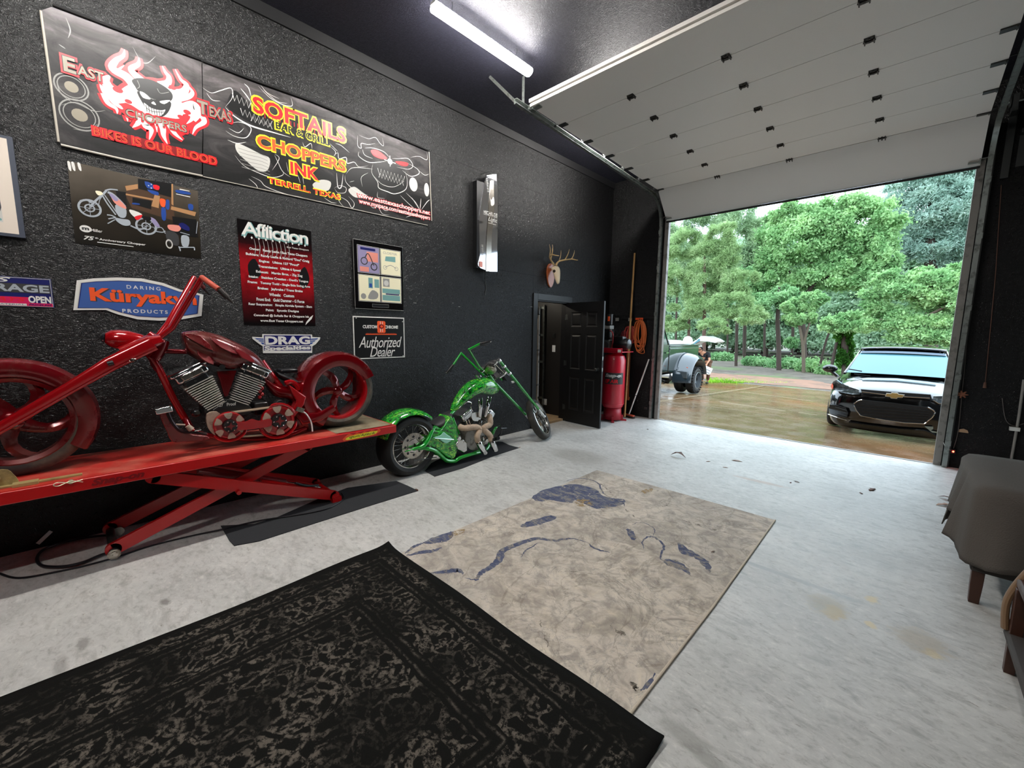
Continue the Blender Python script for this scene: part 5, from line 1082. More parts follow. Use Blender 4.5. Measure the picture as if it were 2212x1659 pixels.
# handlebars
for s, (e0, e1, e2, e3) in ((1, (B(345, 728, .06), B(372, 708, .08), B(437, 600, .26), B(474, 626, .40))), (-1, (B(338, 730, -.06), B(362, 700, -.08), B(419, 600, -.26), B(440, 622, -.33)))):
    b = MB(); b.tube(catmull([B(322, 741, .06*s), e0, e1], 4)[:-1]+[e1, e1+(e2-e1)*.5, e2], .019, 12); hb = b.build('handlebar', M_candyl, rb)
    b = MB(); b.tube([e2, e2+(e3-e2)*.97], .0185, 12); b.ball(e2, .0195, 12); b.build('handlebar_grip_tube', mat('dusty_salmon_red', '#b8503e', .45, coat=.3) if s > 0 else M_candyd, hb)
    if s > 0:
        e4 = B(504, 655, .44); b = MB(); b.tube([e3, e3+(e4-e3)*.3, e3+(e4-e3)*.32, e3+(e4-e3)*.6, e3+(e4-e3)*.62, e4], [.02, .017, .021, .017, .012, .004], 12); b.build('grip', mat('dusty_black_grip', '#3a3634', .5, .5, dirt=('#9a9088', 30, .6)), hb)
    else: b = MB(); b.tube([e3, e3+V((-.02, .04, -.05))], [.016, .008], 10); b.build('grip', M_eng, hb)
b = MB(); b.tube(catmull([B(650, 886, .2), B(662, 895, .21), B(672, 912, .21), B(675, 932, .21)], 5), .006, 8); b.build('kickstand_rod', M_white, rb)
b = MB(); b.obox(B(648, 885, .2), V((.012, 0, 0)), V((0, .028, -.012)), V((0, .01, .016))); b.build('kickstand_block', M_dchrome, rb)
# ================================================================ green chopper
XG = -3.84
def ZG(u, v, dx=0.0): return wx(800+u*420/1936, 700+v*420/1936, XG+dx)
def Q3(u, v, dx=0.0): return wx(980+u*160/983, 730+v*160/983, XG+dx)
M_green = redpaint('bright_green_enamel', '#12902a', '#3f5a34', .62, 1.0, .15, .1)
def flame():
    t = NT('green_flame_paint'); v = t.co(scale=(2, 1, 1.6)); n = t.noise(5, 3, .55, v, dist=1.6)
    c = t.ramp(n, [(.30, '#0c2c12'), (.40, '#0f6a22'), (.47, '#2fbf33'), (.50, '#0b2410'), (.54, '#22a632'), (.595, '#8fd43a'), (.61, '#1c8a2a'), (.72, '#0a1f0e')])
    t.set('Base Color', c); t.set('Roughness', .2); t.set('Coat Weight', 1.0); t.set('Coat Roughness', .05); return t.m
M_flame = flame(); M_pol = mat('polished_alloy', '#c9c7c2', .18, 1, dirt=('#80776a', 16, .58)); M_wrap = mat('tan_exhaust_wrap', '#b39c86', .8, bump=(120, .6), dirt=('#8a7868', 10, .5))
M_spoke = mat('spoke_steel', '#b8b8b4', .25, 1)
gb = thing('chopper_motorcycle', 'bright green flame-painted chopper leaning beside the lift on the floor', 'motorcycle', (XG, 3.2, 0), 'custom choppers')
C2 = V((XG, 2.365, .335)); RW = .26
def spoked_wheel(C, n, up, R, W, ri, nsp, tire_m, disc=True, sprk=0):
    C = V(C); n = V(n).normalized(); b = MB(); b.lathe(C, n, tire_prof(R, W, ri), 48, ref=up); wt = b.build('tire', tire_m, gb)
    b = MB(); h = W*.42; b.lathe(C, n, [(ri+.008, h-.004), (ri+.014, h), (ri-.004, h+.004), (ri-.014, h-.01), (ri-.022, h*.4), (ri-.022, -h*.4), (ri-.012, -h+.01), (ri+.01, -h)], 48, ref=up); b.build('rim', M_pol, wt)
    x = V(up)-n*V(up).dot(n); x.normalize(); y = n.cross(x)
    for k in range(nsp):
        a = 2*pi*k/nsp; s = 1 if k % 2 else -1; da = .35*(1 if (k//2) % 2 else -1); b = MB()
        b.tube([C+n*(h*.75*(s*.5+.3))+(x*cos(a+da)+y*sin(a+da))*.035, C+n*h*.3+(x*cos(a)+y*sin(a))*(ri-.018)], .0028, 6); b.build('spoke', M_spoke, wt)
    b = MB(); b.lathe(C, n, [(0, -h), (.035, -h), (.035, -h*.5), (.022, -.01), (.035, h*.6), (.035, h*.9), (.014, h*.95), (.0, h*.95)], 20, ref=up); b.build('hub', M_pol, wt)
    return x, y
spoked_wheel(C2, AX, (0, 0, 1), .335, RW, .235, 26, mat('clean_black_tyre', '#1c1b1a', .7, bump=(200, .1)))
for c, R_, nm in ((C2+AX*.10+V((0, .012, 0)), .14, 'brake_disc'),):
    b = MB(); b.lathe(c, AX, [(R_*.55, 0), (R_, 0), (R_, .006), (R_*.55, .006), (R_*.55, 0)], 40); bd = b.build(nm, M_dchrome, gb)
    for k in range(8): b = MB(); a = 2*pi*k/8; b.cyl(c+AX*.0065+V((0, cos(a)*.1, sin(a)*.1)), c+AX*.0075+V((0, cos(a)*.1, sin(a)*.1)), .014, n=12); b.build('disc_hole', M_blackmat, bd)
    b = MB(); b.lathe(c, AX, [(.03, -.01), (R_*.6, 0), (R_*.6, .008), (.03, .012)], 5); b.build('disc_carrier', M_pol, bd)
b = MB(); b.prism(catmull([C2+AX*.115+V((0, .1, .09)), C2+AX*.115+V((0, .16, .06)), C2+AX*.115+V((0, .17, .0)), C2+AX*.115+V((0, .12, .02))], 3, True), (-.03, 0, 0)); b.build('caliper', M_pol, gb, bevel=.005)
b = MB(); rg = []
for k in range(25):
    a = radians(40+(150-40)*k/24+8); pr = [(.345, .142), (.375, .12), (.39, .06), (.392, 0), (.39, -.06), (.375, -.12), (.345, -.142)]; inn = [(r-.008, h*.95) for r, h in pr[::-1]]
    rg.append([C2+V((h, -r*cos(a+.0)*-1 if 0 else r*cos(a), r*sin(a))) for r, h in pr+inn])
b.rings(rg); b.build('rear_fender', M_flame, gb, smooth=45)
def gt(pts, r, name, m=M_green, n=12): b = MB(); b.tube(catmull(pts, 5), r, n); return b.build(name, m, gb)
gt([ZG(345, 1270, .15), ZG(430, 1245, .15), ZG(525, 1215, .15), ZG(575, 1150, .14), ZG(610, 1080, .12), ZG(640, 1025, .10)], [.006, .02, .026, .024, .022, .02], 'swing_rail')
gt([ZG(480, 1250, .15), ZG(560, 1240, .15), ZG(640, 1262, .15), ZG(700, 1310, .14), ZG(760, 1360, .14), ZG(840, 1365, .14), ZG(890, 1335, .14), ZG(1000, 1298, .14), ZG(1110, 1270, .13), ZG(1165, 1235, .11), ZG(1190, 1180, .06)], [.014]+[.023]*9+[.02], 'lower_rail')
gt([ZG(480, 1250, -.15), ZG(700, 1300, -.14), ZG(840, 1345, -.14), ZG(1110, 1250, -.13)], .022, 'lower_rail')
gt([ZG(640, 1025, .10), ZG(690, 1050, .08), ZG(720, 1030, .06), ZG(760, 970, .04), ZG(800, 900, .03), ZG(850, 850, .0)], .021, 'backbone_rear')
gt([ZG(820, 930, .03), ZG(850, 1010, .06), ZG(885, 1095, .09)], .014, 'seat_post')
gt([ZG(1180, 510, .0), ZG(1215, 560, .0), ZG(1245, 610, 0)], .03, 'headstock'); gt([ZG(1190, 560, .02), ZG(1235, 600, .03)], .02, 'neck_tube')
b = MB(); b.prism(catmull([ZG(610, 1050, .13), ZG(690, 1065, .13), ZG(740, 1020, .13), ZG(795, 925, .13), ZG(825, 940, .13), ZG(880, 1100, .13), ZG(870, 1230, .13), ZG(850, 1320, .13), ZG(800, 1345, .13), ZG(720, 1290, .13), ZG(640, 1230, .13), ZG(560, 1200, .13), ZG(590, 1120, .13)], 2, True), (-.22, 0, 0)); b.build('side_panel', M_flame, gb, bevel=.01)
tp = [(800, 855), (822, 800), (862, 730), (915, 650), (975, 590), (1040, 550), (1110, 530), (1180, 540), (1235, 585), (1255, 620)]
bt_ = [(828, 875), (865, 845), (920, 790), (975, 745), (1020, 712), (1075, 695), (1130, 700), (1190, 705), (1240, 690), (1258, 650)]
b = MB(); loft(b, [ZG(*p) for p in tp], [ZG(*p) for p in bt_], [.03, .06, .085, .105, .12, .125, .125, .115, .08, .03], XG, ex=2.2); b.build('fuel_tank', M_flame, gb, smooth=50)
b = MB(); b.cyl(ZG(1090, 525), ZG(1085, 512), .022, .016, n=16); b.prism([ZG(1070, 535, .01), ZG(1060, 520, .01), ZG(1045, 500, .01), ZG(1085, 518, .01), ZG(1100, 530, .01)], (-.02, 0, 0)); b.build('tank_spike', M_chrome, gb)
b = MB(); loft(b, [ZG(605, 995), ZG(680, 945), ZG(760, 890), ZG(802, 865)], [ZG(625, 1015), ZG(690, 1042), ZG(745, 1000), ZG(798, 905)], [.09, .12, .1, .05], XG-.01); b.build('seat', mat('charcoal_vinyl', '#2b2b2d', .5, bump=(40, .1)), gb)
# engine
M_alloy = mat('dull_cast_alloy', '#8f8a82', .45, .8, dirt=('#5a5148', 14, .5))
b = MB(); b.prism(catmull([ZG(960, 1080, .08), ZG(1040, 1060, .08), ZG(1120, 1070, .08), ZG(1150, 1140, .08), ZG(1130, 1220, .08), ZG(1050, 1260, .08), ZG(980, 1240, .08), ZG(945, 1160, .08)], 3, True), (-.18, 0, 0)); b.build('crankcase', M_alloy, gb, bevel=.01)
def gcyl(pb, pt, w_, n_):
    d = pt-pb; up = d.normalized(); fw = AX.cross(up); b = MB(); b.cyl(pb, pt, w_*.8, n=18); cy_ = b.build('cylinder', M_alloy, gb)
    for i in range(n_): c = pb+d*((i+.5)/n_); b = MB(); b.obox(c, AX*w_, fw*w_, up*.002); b.build('cooling_fin', M_alloy, cy_)
    return up, fw
up, fw = gcyl(ZG(1000, 1070), ZG(935, 930), .06, 9)
b = MB(); c = ZG(920, 900, .0); b.obox(c, AX*.095, fw*.085, up*.045); b.build('rocker_box', M_chrome, gb, bevel=.012); b = MB(); b.obox(c+AX*.097, AX*.004, fw*.06, up*.022); b.build('rocker_plate', M_pol, gb, bevel=.004)
up, fw = gcyl(ZG(1070, 1070), ZG(1140, 940), .06, 9)
b = MB(); c = ZG(1160, 885, 0); b.obox(c, AX*.095, fw*.055, up*.045); b.build('rocker_box', M_chrome, gb, bevel=.014)
for a, c in (((950, 960), (985, 1050)), ((975, 950), (1010, 1045)), ((1115, 960), (1085, 1050)), ((1095, 955), (1070, 1050))): gt([ZG(*a, .11), ZG(*c, .11)], .007, 'pushrod_tube', M_chrome, 8)
b = MB(); b.prism(catmull([ZG(1010, 890, .1), ZG(1080, 880, .1), ZG(1110, 920, .1), ZG(1080, 965, .1), ZG(1020, 960, .1)], 3, True), (-.12, 0, 0)); b.build('carburettor', M_pol, gb, bevel=.01)
for u0_, u1_ in ((1090, 1075), (1140, 1118)):
    b = MB(); o_ = ZG(u0_, 930, .12); k0 = ZG(u1_+ (20 if u0_ == 1090 else 60), 790+ (0 if u0_ == 1090 else -30), .14)
    b.tube([o_, o_+(k0-o_)*.5], [.022, .03], 16, cap=False); b.tube([o_+(k0-o_)*.5, k0], [.03, .03], 16, cap=False)
    b = MB(); d = (k0-o_).normalized(); x = AX; y = d.cross(x).normalized(); rg = []
    for i in range(7):
        k = i/6; rg.append([o_+d*(k*(k0-o_).length*.62)+x*(.016+.010*k)*cos(2*pi*j/16)+y*(.016+.010*k)*sin(2*pi*j/16) for j in range(16)])
    tip = []
    for j in range(16): h = abs(cos(2*pi*j/16+pi/2))**2; tip.append(rg[-1][j]+d*(.03+.11*h)*1.0)
    rg.append(tip); b.rings(rg, cap=False); b.build('intake_horn', M_chrome, gb, solid=.002)
b = MB(); b.tube(catmull([ZG(930, 800, .12), ZG(960, 775, .12), ZG(1005, 785, .12), ZG(1000, 830, .12), ZG(1020, 870, .12)], 4), .006, 8); b.build('breather_pipe', M_chrome, gb)
def exhaust(pts, r0_=.034):
    p = catmull([ZG(*q) for q in pts], 6); b = MB(); n_ = len(p); b.tube(p[:-6], [r0_*(1+.05*((i*5) % 3)) for i in range(n_-6)], 16); ep = b.build('exhaust_pipe', M_wrap, gb)
    e0, e1 = p[-7], p[-1]; d = (e1-e0).normalized(); x, y = frame(d); L_ = (e1-e0).length; rg = []
    for i, k in enumerate((0, .35, .7)): rg.append([e0+d*L_*k+(x*cos(2*pi*j/18)+y*sin(2*pi*j/18))*(r0_*(1.02+.12*k)) for j in range(18)])
    rg.append([q+d*L_*(.25+.9*(.5-.5*cos(2*pi*j/18))**1.0) for j, q in enumerate(rg[-1])])
    b = MB(); b.rings(rg, cap=False); b.build('exhaust_tip', M_chrome, ep, solid=.003); b = MB(); b.cyl(e0+d*L_*.3, e0+d*L_*.32, r0_*.98, n=18); b.build('exhaust_bore', M_blackmat, ep)
exhaust([(885, 1020, .10), (930, 1038, .15), (1000, 1030, .17), (1065, 1028, .17), (1085, 1060, .18), (1065, 1110, .2), (1072, 1170, .2), (1110, 1235, .21)])
exhaust([(1185, 910, .08), (1195, 960, .14), (1190, 1000, .16), (1150, 1020, .17), (1125, 1045, .17), (1150, 1070, .18), (1190, 1110, .19), (1205, 1160, .2), (1228, 1215, .21)])
for j_, (a, c) in enumerate((((1128, 1140), .036),)): b = MB(); b.lathe(ZG(*a, .12), AX, [(c, -.04), (c, .01), (c*.8, .022), (0, .026)], 24); b.build('cam_cover', M_chrome, gb)
b = MB(); b.prism([ZG(855, 1200, .14), ZG(880, 1160, .14), ZG(930, 1150, .14), ZG(965, 1180, .14), ZG(970, 1260, .14), ZG(930, 1285, .14), ZG(870, 1250, .14)], (-.1, 0, 0)); b.build('transmission_cover', M_pol, gb, bevel=.01)
b = MB(); b.lathe(ZG(880, 1140, .12), AX, [(.04, -.06), (.04, .0), (.025, .015), (0, .015)], 8); b.build('oil_filter', M_chrome, gb)
b = MB(); b.prism(catmull([ZG(625, 1130, .15), ZG(700, 1110, .15), ZG(730, 1075, .15), ZG(760, 1100, .15), ZG(820, 1140, .15), ZG(770, 1185, .15), ZG(740, 1185, .15), ZG(690, 1150, .15)], 2, True), (-.01, 0, 0)); b.build('leaf_cover', mat('mint_chrome', '#9fe0c4', .2, .6), gb, bevel=.003)
b = MB(); b.cyl(ZG(640, 1138, .16), ZG(830, 1150, .16), .005, n=8); b.build('cover_rod', M_pol, gb)
b = MB(); b.tube(catmull([ZG(1195, 1150, .1), ZG(1215, 1090, .13), ZG(1245, 1040, .15), ZG(1292, 1008, .16)], 5), [.018, .024, .016, .002], 12); b.build('curved_horn_guard', M_green, gb)
b = MB(); b.cyl(ZG(1200, 1160, .0), ZG(1225, 1150, .24), .018, n=12); b.cyl(ZG(1225, 1150, .14), ZG(1275, 1135, .26), .02, .024, n=14); b.build('foot_peg', M_eng, gb)
b = MB(); b.tube([ZG(1260, 1130, .0), ZG(1300, 1090, .05), ZG(1315, 1020, .08)], .009, 8); b.tube([ZG(1300, 1038, .08), ZG(1355, 1035, .08)], .006, 8); b.build('brake_lever', M_eng, gb)
b = MB(); b.tube([ZG(430, 1360, .12), ZG(560, 1340, .12), ZG(660, 1325, .12)], .006, 8); b.build('brake_stay', M_dsteel, gb)
# steered springer front end
RK, TH_, HS, LEN = radians(49), radians(36), .135, 1.235
S0 = V((XG, 3.635, 1.10)); aU = V((0, -sin(RK), cos(RK))); nR = V((cos(TH_), sin(TH_)*cos(RK), sin(TH_)*sin(RK))); fF = aU.cross(nR)*-1
E0 = S0-aU*LEN
spoked_wheel(E0, nR, tuple(aU), .31, .11, .245, 24, mat('brown_black_tyre', '#2a2723', .7, dirt=('#4a453c', 8, .5)))
b = MB(); b.lathe(E0+nR*.045, nR, [(.05, 0), (.11, 0), (.11, .005), (.05, .005), (.05, 0)], 36); b.build('front_brake_disc', M_dchrome, gb)
for s in (-1, 1):
    t0, t1 = S0+nR*HS*s+aU*.06, E0+nR*.10*s
    b = MB(); b.tube([t0, t0+(t1-t0)*.5, t0+(t1-t0)*.86], [.021, .021, .019], 14); fk = b.build('fork_leg', M_green, gb)
    b = MB(); b.tube([t0+(t1-t0)*.85, t0+(t1-t0)*.9, t1], [.02, .024, .018], 14); b.ball(t1, .022, 12); b.build('fork_end', M_chrome, fk)
    for k in (.0, .09, .2): c = t0+(t1-t0)*k; b = MB(); b.cyl(c-aU*.015, c+aU*.015, .028, n=16); b.build('fork_clamp', M_chrome, fk)
    b = MB(); b.tube([S0+nR*.06*s+aU*.02, S0+nR*.08*s-aU*.16+fF*.02], [.012, .012], 10); b.build('springer_rod', M_chrome, gb)
    b = MB(); c0_, c1_ = S0+nR*.055*s+aU*.0+fF*.045, S0+nR*.055*s-aU*.14+fF*.05; L_ = (c1_-c0_); x, y = frame(L_)
    b.tube([c0_+L_*(i/80)+(x*cos(i*.62)+y*sin(i*.62))*.018 for i in range(81)], .0035, 6); b.build('springer_coil', M_dsteel, gb)
for k, (a_, w_) in enumerate(((.05, .155), (-.17, .15))):
    c = S0+aU*a_; b = MB(); b.prism(catmull([c+nR*w_-fF*.01, c+nR*.06+fF*.05, c-nR*.06+fF*.05, c-nR*w_-fF*.01, c-nR*.05-fF*.05, c+nR*.05-fF*.05], 3, True), aU*.022); b.build('triple_clamp', M_chrome, gb, bevel=.004)
b = MB(); b.prism([S0+fF*.03-aU*.15, S0+fF*.07-aU*.2, S0-fF*.02-aU*.32, S0-fF*.05-aU*.2], nR*.02); b.build('neck_spike', M_chrome, gb)
hc = S0+fF*.10+aU*.06; b = MB(); b.lathe(hc-fF*.03, fF*-1*-1, [(0, -.05), (.05, -.035), (.075, .0), (.08, .03), (.07, .04), (0, .042)], 28); b.build('headlight', M_dchrome, gb)
b = MB(); b.lathe(ZG(1112, 462, .06), (.6, -.6, .5), [(0, -.02), (.024, -.02), (.028, .0), (.024, .006), (.02, .004)], 20); b.build('gauge_cup', M_chrome, gb); b = MB(); b.lathe(ZG(1112, 462, .06), (.6, -.6, .5), [(0, .003), (.021, .003)], 20); b.build('gauge_face', M_blackmat, gb)
b = MB(); c = wx(980+780*160/983, 730+580*160/983, -3.74); b.lathe(c, fF, [(0, -.02), (.02, -.015), (.026, .01), (0, .02)], 16); b.build('turn_signal', M_chrome, gb)
for s, pts in ((1, [(1042, 799, -3.77), (1034, 790, -3.75), (1013, 755, -3.64), (1036, 743, -3.58), (1059, 738, -3.53)]), (-1, [(1046, 812, -3.88), (1034, 800, -3.92), (996, 763, -4.06), (979, 788, -4.10), (964, 806, -4.12)])):
    P_ = [wx(*p) for p in pts]; b = MB(); b.tube(P_[:2]+[P_[1]+(P_[2]-P_[1])*.5, P_[2]], .0145, 12); hb = b.build('handlebar', M_green, gb)
    b = MB(); b.tube([P_[2], P_[3]], .0145, 12); b.ball(P_[2], .0155, 12); b.build('handlebar_end', M_green, hb)
    b = MB(); b.tube([P_[3], P_[3]+(P_[4]-P_[3])*.9, P_[4]], [.017, .017, .010], 12); b.build('grip', M_eng, hb); b = MB(); b.tube([P_[4], P_[4]+V((.01, 0, .012))], [.013, .012], 10); b.build('grip_cap', M_pol, hb)
    b = MB(); b.tube([P_[3]+V((.0, 0, -.015)), P_[3]+(P_[4]-P_[3])*.6+V((.02, 0, -.035))], .004, 6); b.build('lever', M_eng, hb)
b = MB(); b.tube([V((XG-.05, 3.05, .2)), V((-3.95, 3.02, .004))], .01, 8); b.build('kickstand', M_green, gb)
# ================================================================ mats, hose, rugs
M_felt = mat('charcoal_felt', '#353638', .95, bump=(140, .3), spec=.1)
def floormat(name, label, cat, pts, th, m, group=None):
    t = MB(); P_ = [V(p) for p in pts]; t.prism([V((p.x, p.y, .0005)) for p in P_], (0, 0, th)); o = t.build(name, m, smooth=0, loc=(P_[0].x, P_[0].y, 0)); return tag(o, label, cat, group)
floormat('floor_mat', 'charcoal runner mat under the right end of the lift', 'floor mat', [fl(477, 1137), fl(495, 1168), fl(506, 1180), fl(560, 1170), fl(700, 1125), fl(800, 1093), fl(903, 1061), fl(880, 1050), fl(856, 1040), fl(750, 1055), fl(690, 1078), fl(600, 1118), fl(550, 1133)], .006, M_felt)
floormat('floor_mat', 'charcoal mat lying under the green chopper', 'floor mat', [fl(918, 1018), fl(939, 1030), fl(1000, 1012), fl(1060, 988), fl(1121, 968), fl(1100, 962), fl(1085, 955), V((-4.1, 4.0, 0)), V((-4.15, 3.2, 0)), V((-3.95, 2.75, 0))], .005, M_felt)
M_hose = mat('black_hose', '#17151a', .4)
hp = [(-60, 1215), (0, 1241), (30, 1250), (60, 1249), (110, 1240), (180, 1225), (250, 1206), (330, 1180), (420, 1158), (480, 1147), (560, 1128), (640, 1116), (700, 1104), (730, 1090), (742, 1080), (738, 1068)]
P_ = [fl(*p) for p in hp]; P_ = [V((p.x, p.y, .013 if 1147 >= q[1] else .007)) for p, q in zip(P_, hp)]; b = MB(); b.tube(catmull(P_, 5), .0065, 8)
tag(b.build('air_hose', M_hose), 'long thin black hose running from the lift foot across the runner mat', 'hose')
lp = [(252, 1161), (210, 1163), (150, 1173), (100, 1190), (82, 1207), (84, 1222), (100, 1229), (140, 1229), (180, 1220), (216, 1205), (232, 1200)]
b = MB(); b.tube(catmull([fl(*p)+V((0, 0, .018)) for p in lp], 5), .009, 8); tag(b.build('power_cable', M_hose), 'thick black cable looped on the floor at the left foot of the lift', 'cable')
p = fl(95, 1162); b = MB(); pw_ = wx(96, 1161, -4.29); b.obox(pw_, (.002, 0, 0), (0, .035, .035), (0, -.008, .008)); tag(b.build('paper_scrap', M_white, loc=tuple(pw_)), 'small white strip lying against the wall base under the lift', 'scrap')
# black distressed rug
def rug_black():
    t = NT('distressed_black_rug'); X = t.xyz(t.co()); x, y = X[0], X[1]
    e = t.math('MINIMUM', t.math('MULTIPLY', y, -1.0), t.math('MINIMUM', t.math('ABSOLUTE', x), t.math('SUBTRACT', 2.07, t.math('ABSOLUTE', x))))   # distance to the nearest edge
    wob = t.math('ADD', e, t.math('MULTIPLY', t.math('SUBTRACT', t.noise(9, 3), .5), .03))
    bands = t.math('PINGPONG', wob, .022); bl = t.ramp(bands, [(.0, 1.), (.009, 0.)])
    zone_ = t.ramp(wob, [(.0, 0.), (.13, 1.), (.20, 0.), (.42, 1.), (.51, 0.)], 'CONSTANT'); bl = t.math('MULTIPLY', bl, zone_)
    v = t.co(scale=(1, 1, 1)); dn = t.noise(7, 3, .5, v, out='Color')
    mv = t.n.new('ShaderNodeMix'); mv.data_type = 'VECTOR'; mv.inputs[0].default_value = .09; t.l.new(v, mv.inputs[4]); t.l.new(dn, mv.inputs[5])
    cell = t.vor(4.6, mv.outputs[1], 'F1', rnd=.55); rings = t.math('SINE', t.math('MULTIPLY', cell, 26)); rings = t.ramp(rings, [(.35, 0.), (.7, 1.)])
    sc = t.vor(14, mv.outputs[1], 'DISTANCE_TO_EDGE'); sc = t.ramp(sc, [(.04, 1.), (.1, 0.)])
    oth = t.math('MAXIMUM', t.math('MULTIPLY', rings, .8), t.math('MULTIPLY', sc, .75)); pat = t.math('ADD', t.math('MULTIPLY', bl, .6), t.math('MULTIPLY', oth, t.math('SUBTRACT', 1.0, zone_)))
    worn = t.ramp(t.noise(3.2, 5, .65, t.co(loc=(2, 5, 0))), [(.42, .12), (.56, 1.)]); fine = t.ramp(t.noise(46, 4, .75), [(.44, 0.), (.56, 1.)])
    inside = t.ramp(e, [(.045, 0.), (.09, 1.)])
    m_ = t.math('MULTIPLY', t.math('MULTIPLY', pat, worn), t.math('MULTIPLY', fine, t.math('MULTIPLY', inside, .75)))
    base = t.mix(t.noise(120, 2), '#10100f', '#181715'); c = t.mix(m_, base, '#7a7268'); t.set('Base Color', c); t.set('Roughness', .95); t.set('Specular IOR Level', .1); t.bump(t.noise(240, 2), .3, .003); return t.m
x0, x1, y1 = -2.603, -.533, 1.437
b = MB()
def rugz(u, v):
    x = x0+(x1-x0)*u; y = y1-3.4*v; z = .009+.0015*sin(x*9)*sin(y*7)
    d = hypot(x-x0, y-y1); z += .022*max(0, 1-d/.12)**2; d = hypot(x-x1, y-y1); z += .012*max(0, 1-d/.12)**2
    xx = x+ (.012*sin(y*4) if u in (0, 1) else 0); yy = y+(.006*sin(x*6) if v == 0 else 0); return (xx, yy, z)
b.sheet(rugz, 46, 76)
rgo = b.build('area_rug', rug_black(), loc=(x0, y1, 0), fix=False, smooth=60); tag(rgo, 'large black distressed-pattern rug in the foreground', 'rug')
md = rgo.modifiers.new('thick', 'SOLIDIFY'); md.thickness = .007; md.offset = -1
# beige marbled rug
def rug_beige():
    t = NT('marbled_beige_rug'); v = t.co(scale=(1, 1.1, 1)); n1 = t.noise(2.2, 8, .68, v, dist=1.2); n2 = t.noise(9, 7, .7, v, dist=.8); n3 = t.noise(1.0, 3, .5, t.co(loc=(1, 3, 0)))
    c = t.ramp(n1, [(.3, '#958d82'), (.42, '#b5aa9c'), (.52, '#cdc3b5'), (.62, '#bcb0a1'), (.72, '#a39a8e')])
    c = t.mix(t.ramp(n2, [(.46, 0.), (.62, .65)]), c, '#8c837b'); c = t.mix(t.ramp(n2, [(.32, .45), (.42, 0.)]), c, '#ddd0b8')
    c = t.mix(t.ramp(n3, [(.48, 0.), (.62, .3)]), c, '#8e8b86')
    vein = t.math('ABSOLUTE', t.math('SUBTRACT', t.noise(1.5, 6, .6, t.co(scale=(1.3, 1, 1), loc=(7, 2, 0)), dist=1.0), .5)); c = t.mix(t.ramp(vein, [(.0, .4), (.014, 0.)]), c, '#6f6558')
    v2 = t.math('ABSOLUTE', t.math('SUBTRACT', t.noise(2.6, 6, .65, t.co(loc=(3, 9, 0)), dist=1.5), .53)); c = t.mix(t.ramp(v2, [(.0, .35), (.012, 0.)]), c, '#5f6168')
    t.set('Base Color', c); t.set('Roughness', .85); t.set('Specular IOR Level', .2); t.bump(t.noise(180, 2), .2, .002); return t.m
bx0, bx1, by0, by1 = -2.445, -.69, 1.36, 3.96
M_beigerug = rug_beige(); br = thing('area_rug', 'beige marbled rug with blue veins on the bare concrete', 'rug', (bx0, by0, 0))
b = MB(); b.prism([(bx0, by0, .0005), (bx1, by0, .0005), (bx1+.012, 2.4, .0005), (bx1, by1, .0005), (-1.5, by1+.012, .0005), (bx0, by1, .0005)], (0, 0, .006)); b.build('pile', M_beigerug, br, smooth=0)
b = MB(); b.tube([(bx1+.002, by0, .006), (bx1+.014, 2.4, .006), (bx1+.003, by1, .006)], .007, 8); b.build('edge_binding', mat('cream_binding', '#c4b8a4', .8), br)
t = NT('blue_grey_marbling'); t.set('Alpha', t.ramp(t.noise(26, 6, .75), [(.35, 0.), (.44, .9)])); n = t.noise(9, 7, .7, t.co(scale=(1, 2.4, 1), rot=(0, 0, -.5)), dist=1.0); t.set('Base Color', t.ramp(n, [(.36, '#434a66'), (.5, '#5c6278'), (.6, '#8a8580'), (.68, '#a2957f')])); t.set('Roughness', .85); t.set('Specular IOR Level', .2); M_bluem = t.m
def mar(n_, c_, th):
    t = NT(n_); t.set('Base Color', c_); t.set('Roughness', .85); t.set('Alpha', t.ramp(t.noise(22, 6, .75), [(th, 0.), (th+.08, .7)])); return t.m
F = Flat((0, 0, .0066), (1, 0, 0), (0, 1, 0), (0, 0, 1), step=.0003)
def fp(pts): return [tuple(fl(800+u*900/2212, 960+v*900/2212, .007)[:2]) for u, v in pts]
random.seed(4)
def rough(pts, amp, n=5):
    P_ = catmull([V((p[0], p[1], 0)) for p in pts], n, True); return [(p.x+random.uniform(-amp, amp), p.y+random.uniform(-amp, amp)) for p in P_]
F.layer(1, 0)
for pts in ([(860, 285), (900, 250), (980, 225), (1090, 210), (1200, 240), (1240, 275), (1345, 292), (1340, 320), (1260, 335), (1160, 345), (1090, 325), (1085, 290), (1060, 312), (960, 296), (900, 302)], [(280, 520), (340, 490), (430, 462), (440, 480), (400, 515), (300, 528)], [(800, 430), (860, 400), (960, 378), (985, 395), (900, 425), (830, 440)],
            [(1630, 520), (1670, 540), (1720, 575), (1760, 600), (1800, 630), (1805, 680), (1780, 660), (1740, 615), (1690, 590), (1640, 570)], [(1560, 610), (1620, 615), (1680, 650), (1700, 700), (1660, 670), (1600, 650), (1570, 640)], [(1360, 450), (1395, 460), (1410, 500), (1385, 505)], [(1440, 1290), (1500, 1240), (1510, 1220), (1490, 1290), (1450, 1310)]):
    F.area(rough(fp(pts), .007))
F.layer(2, 0)
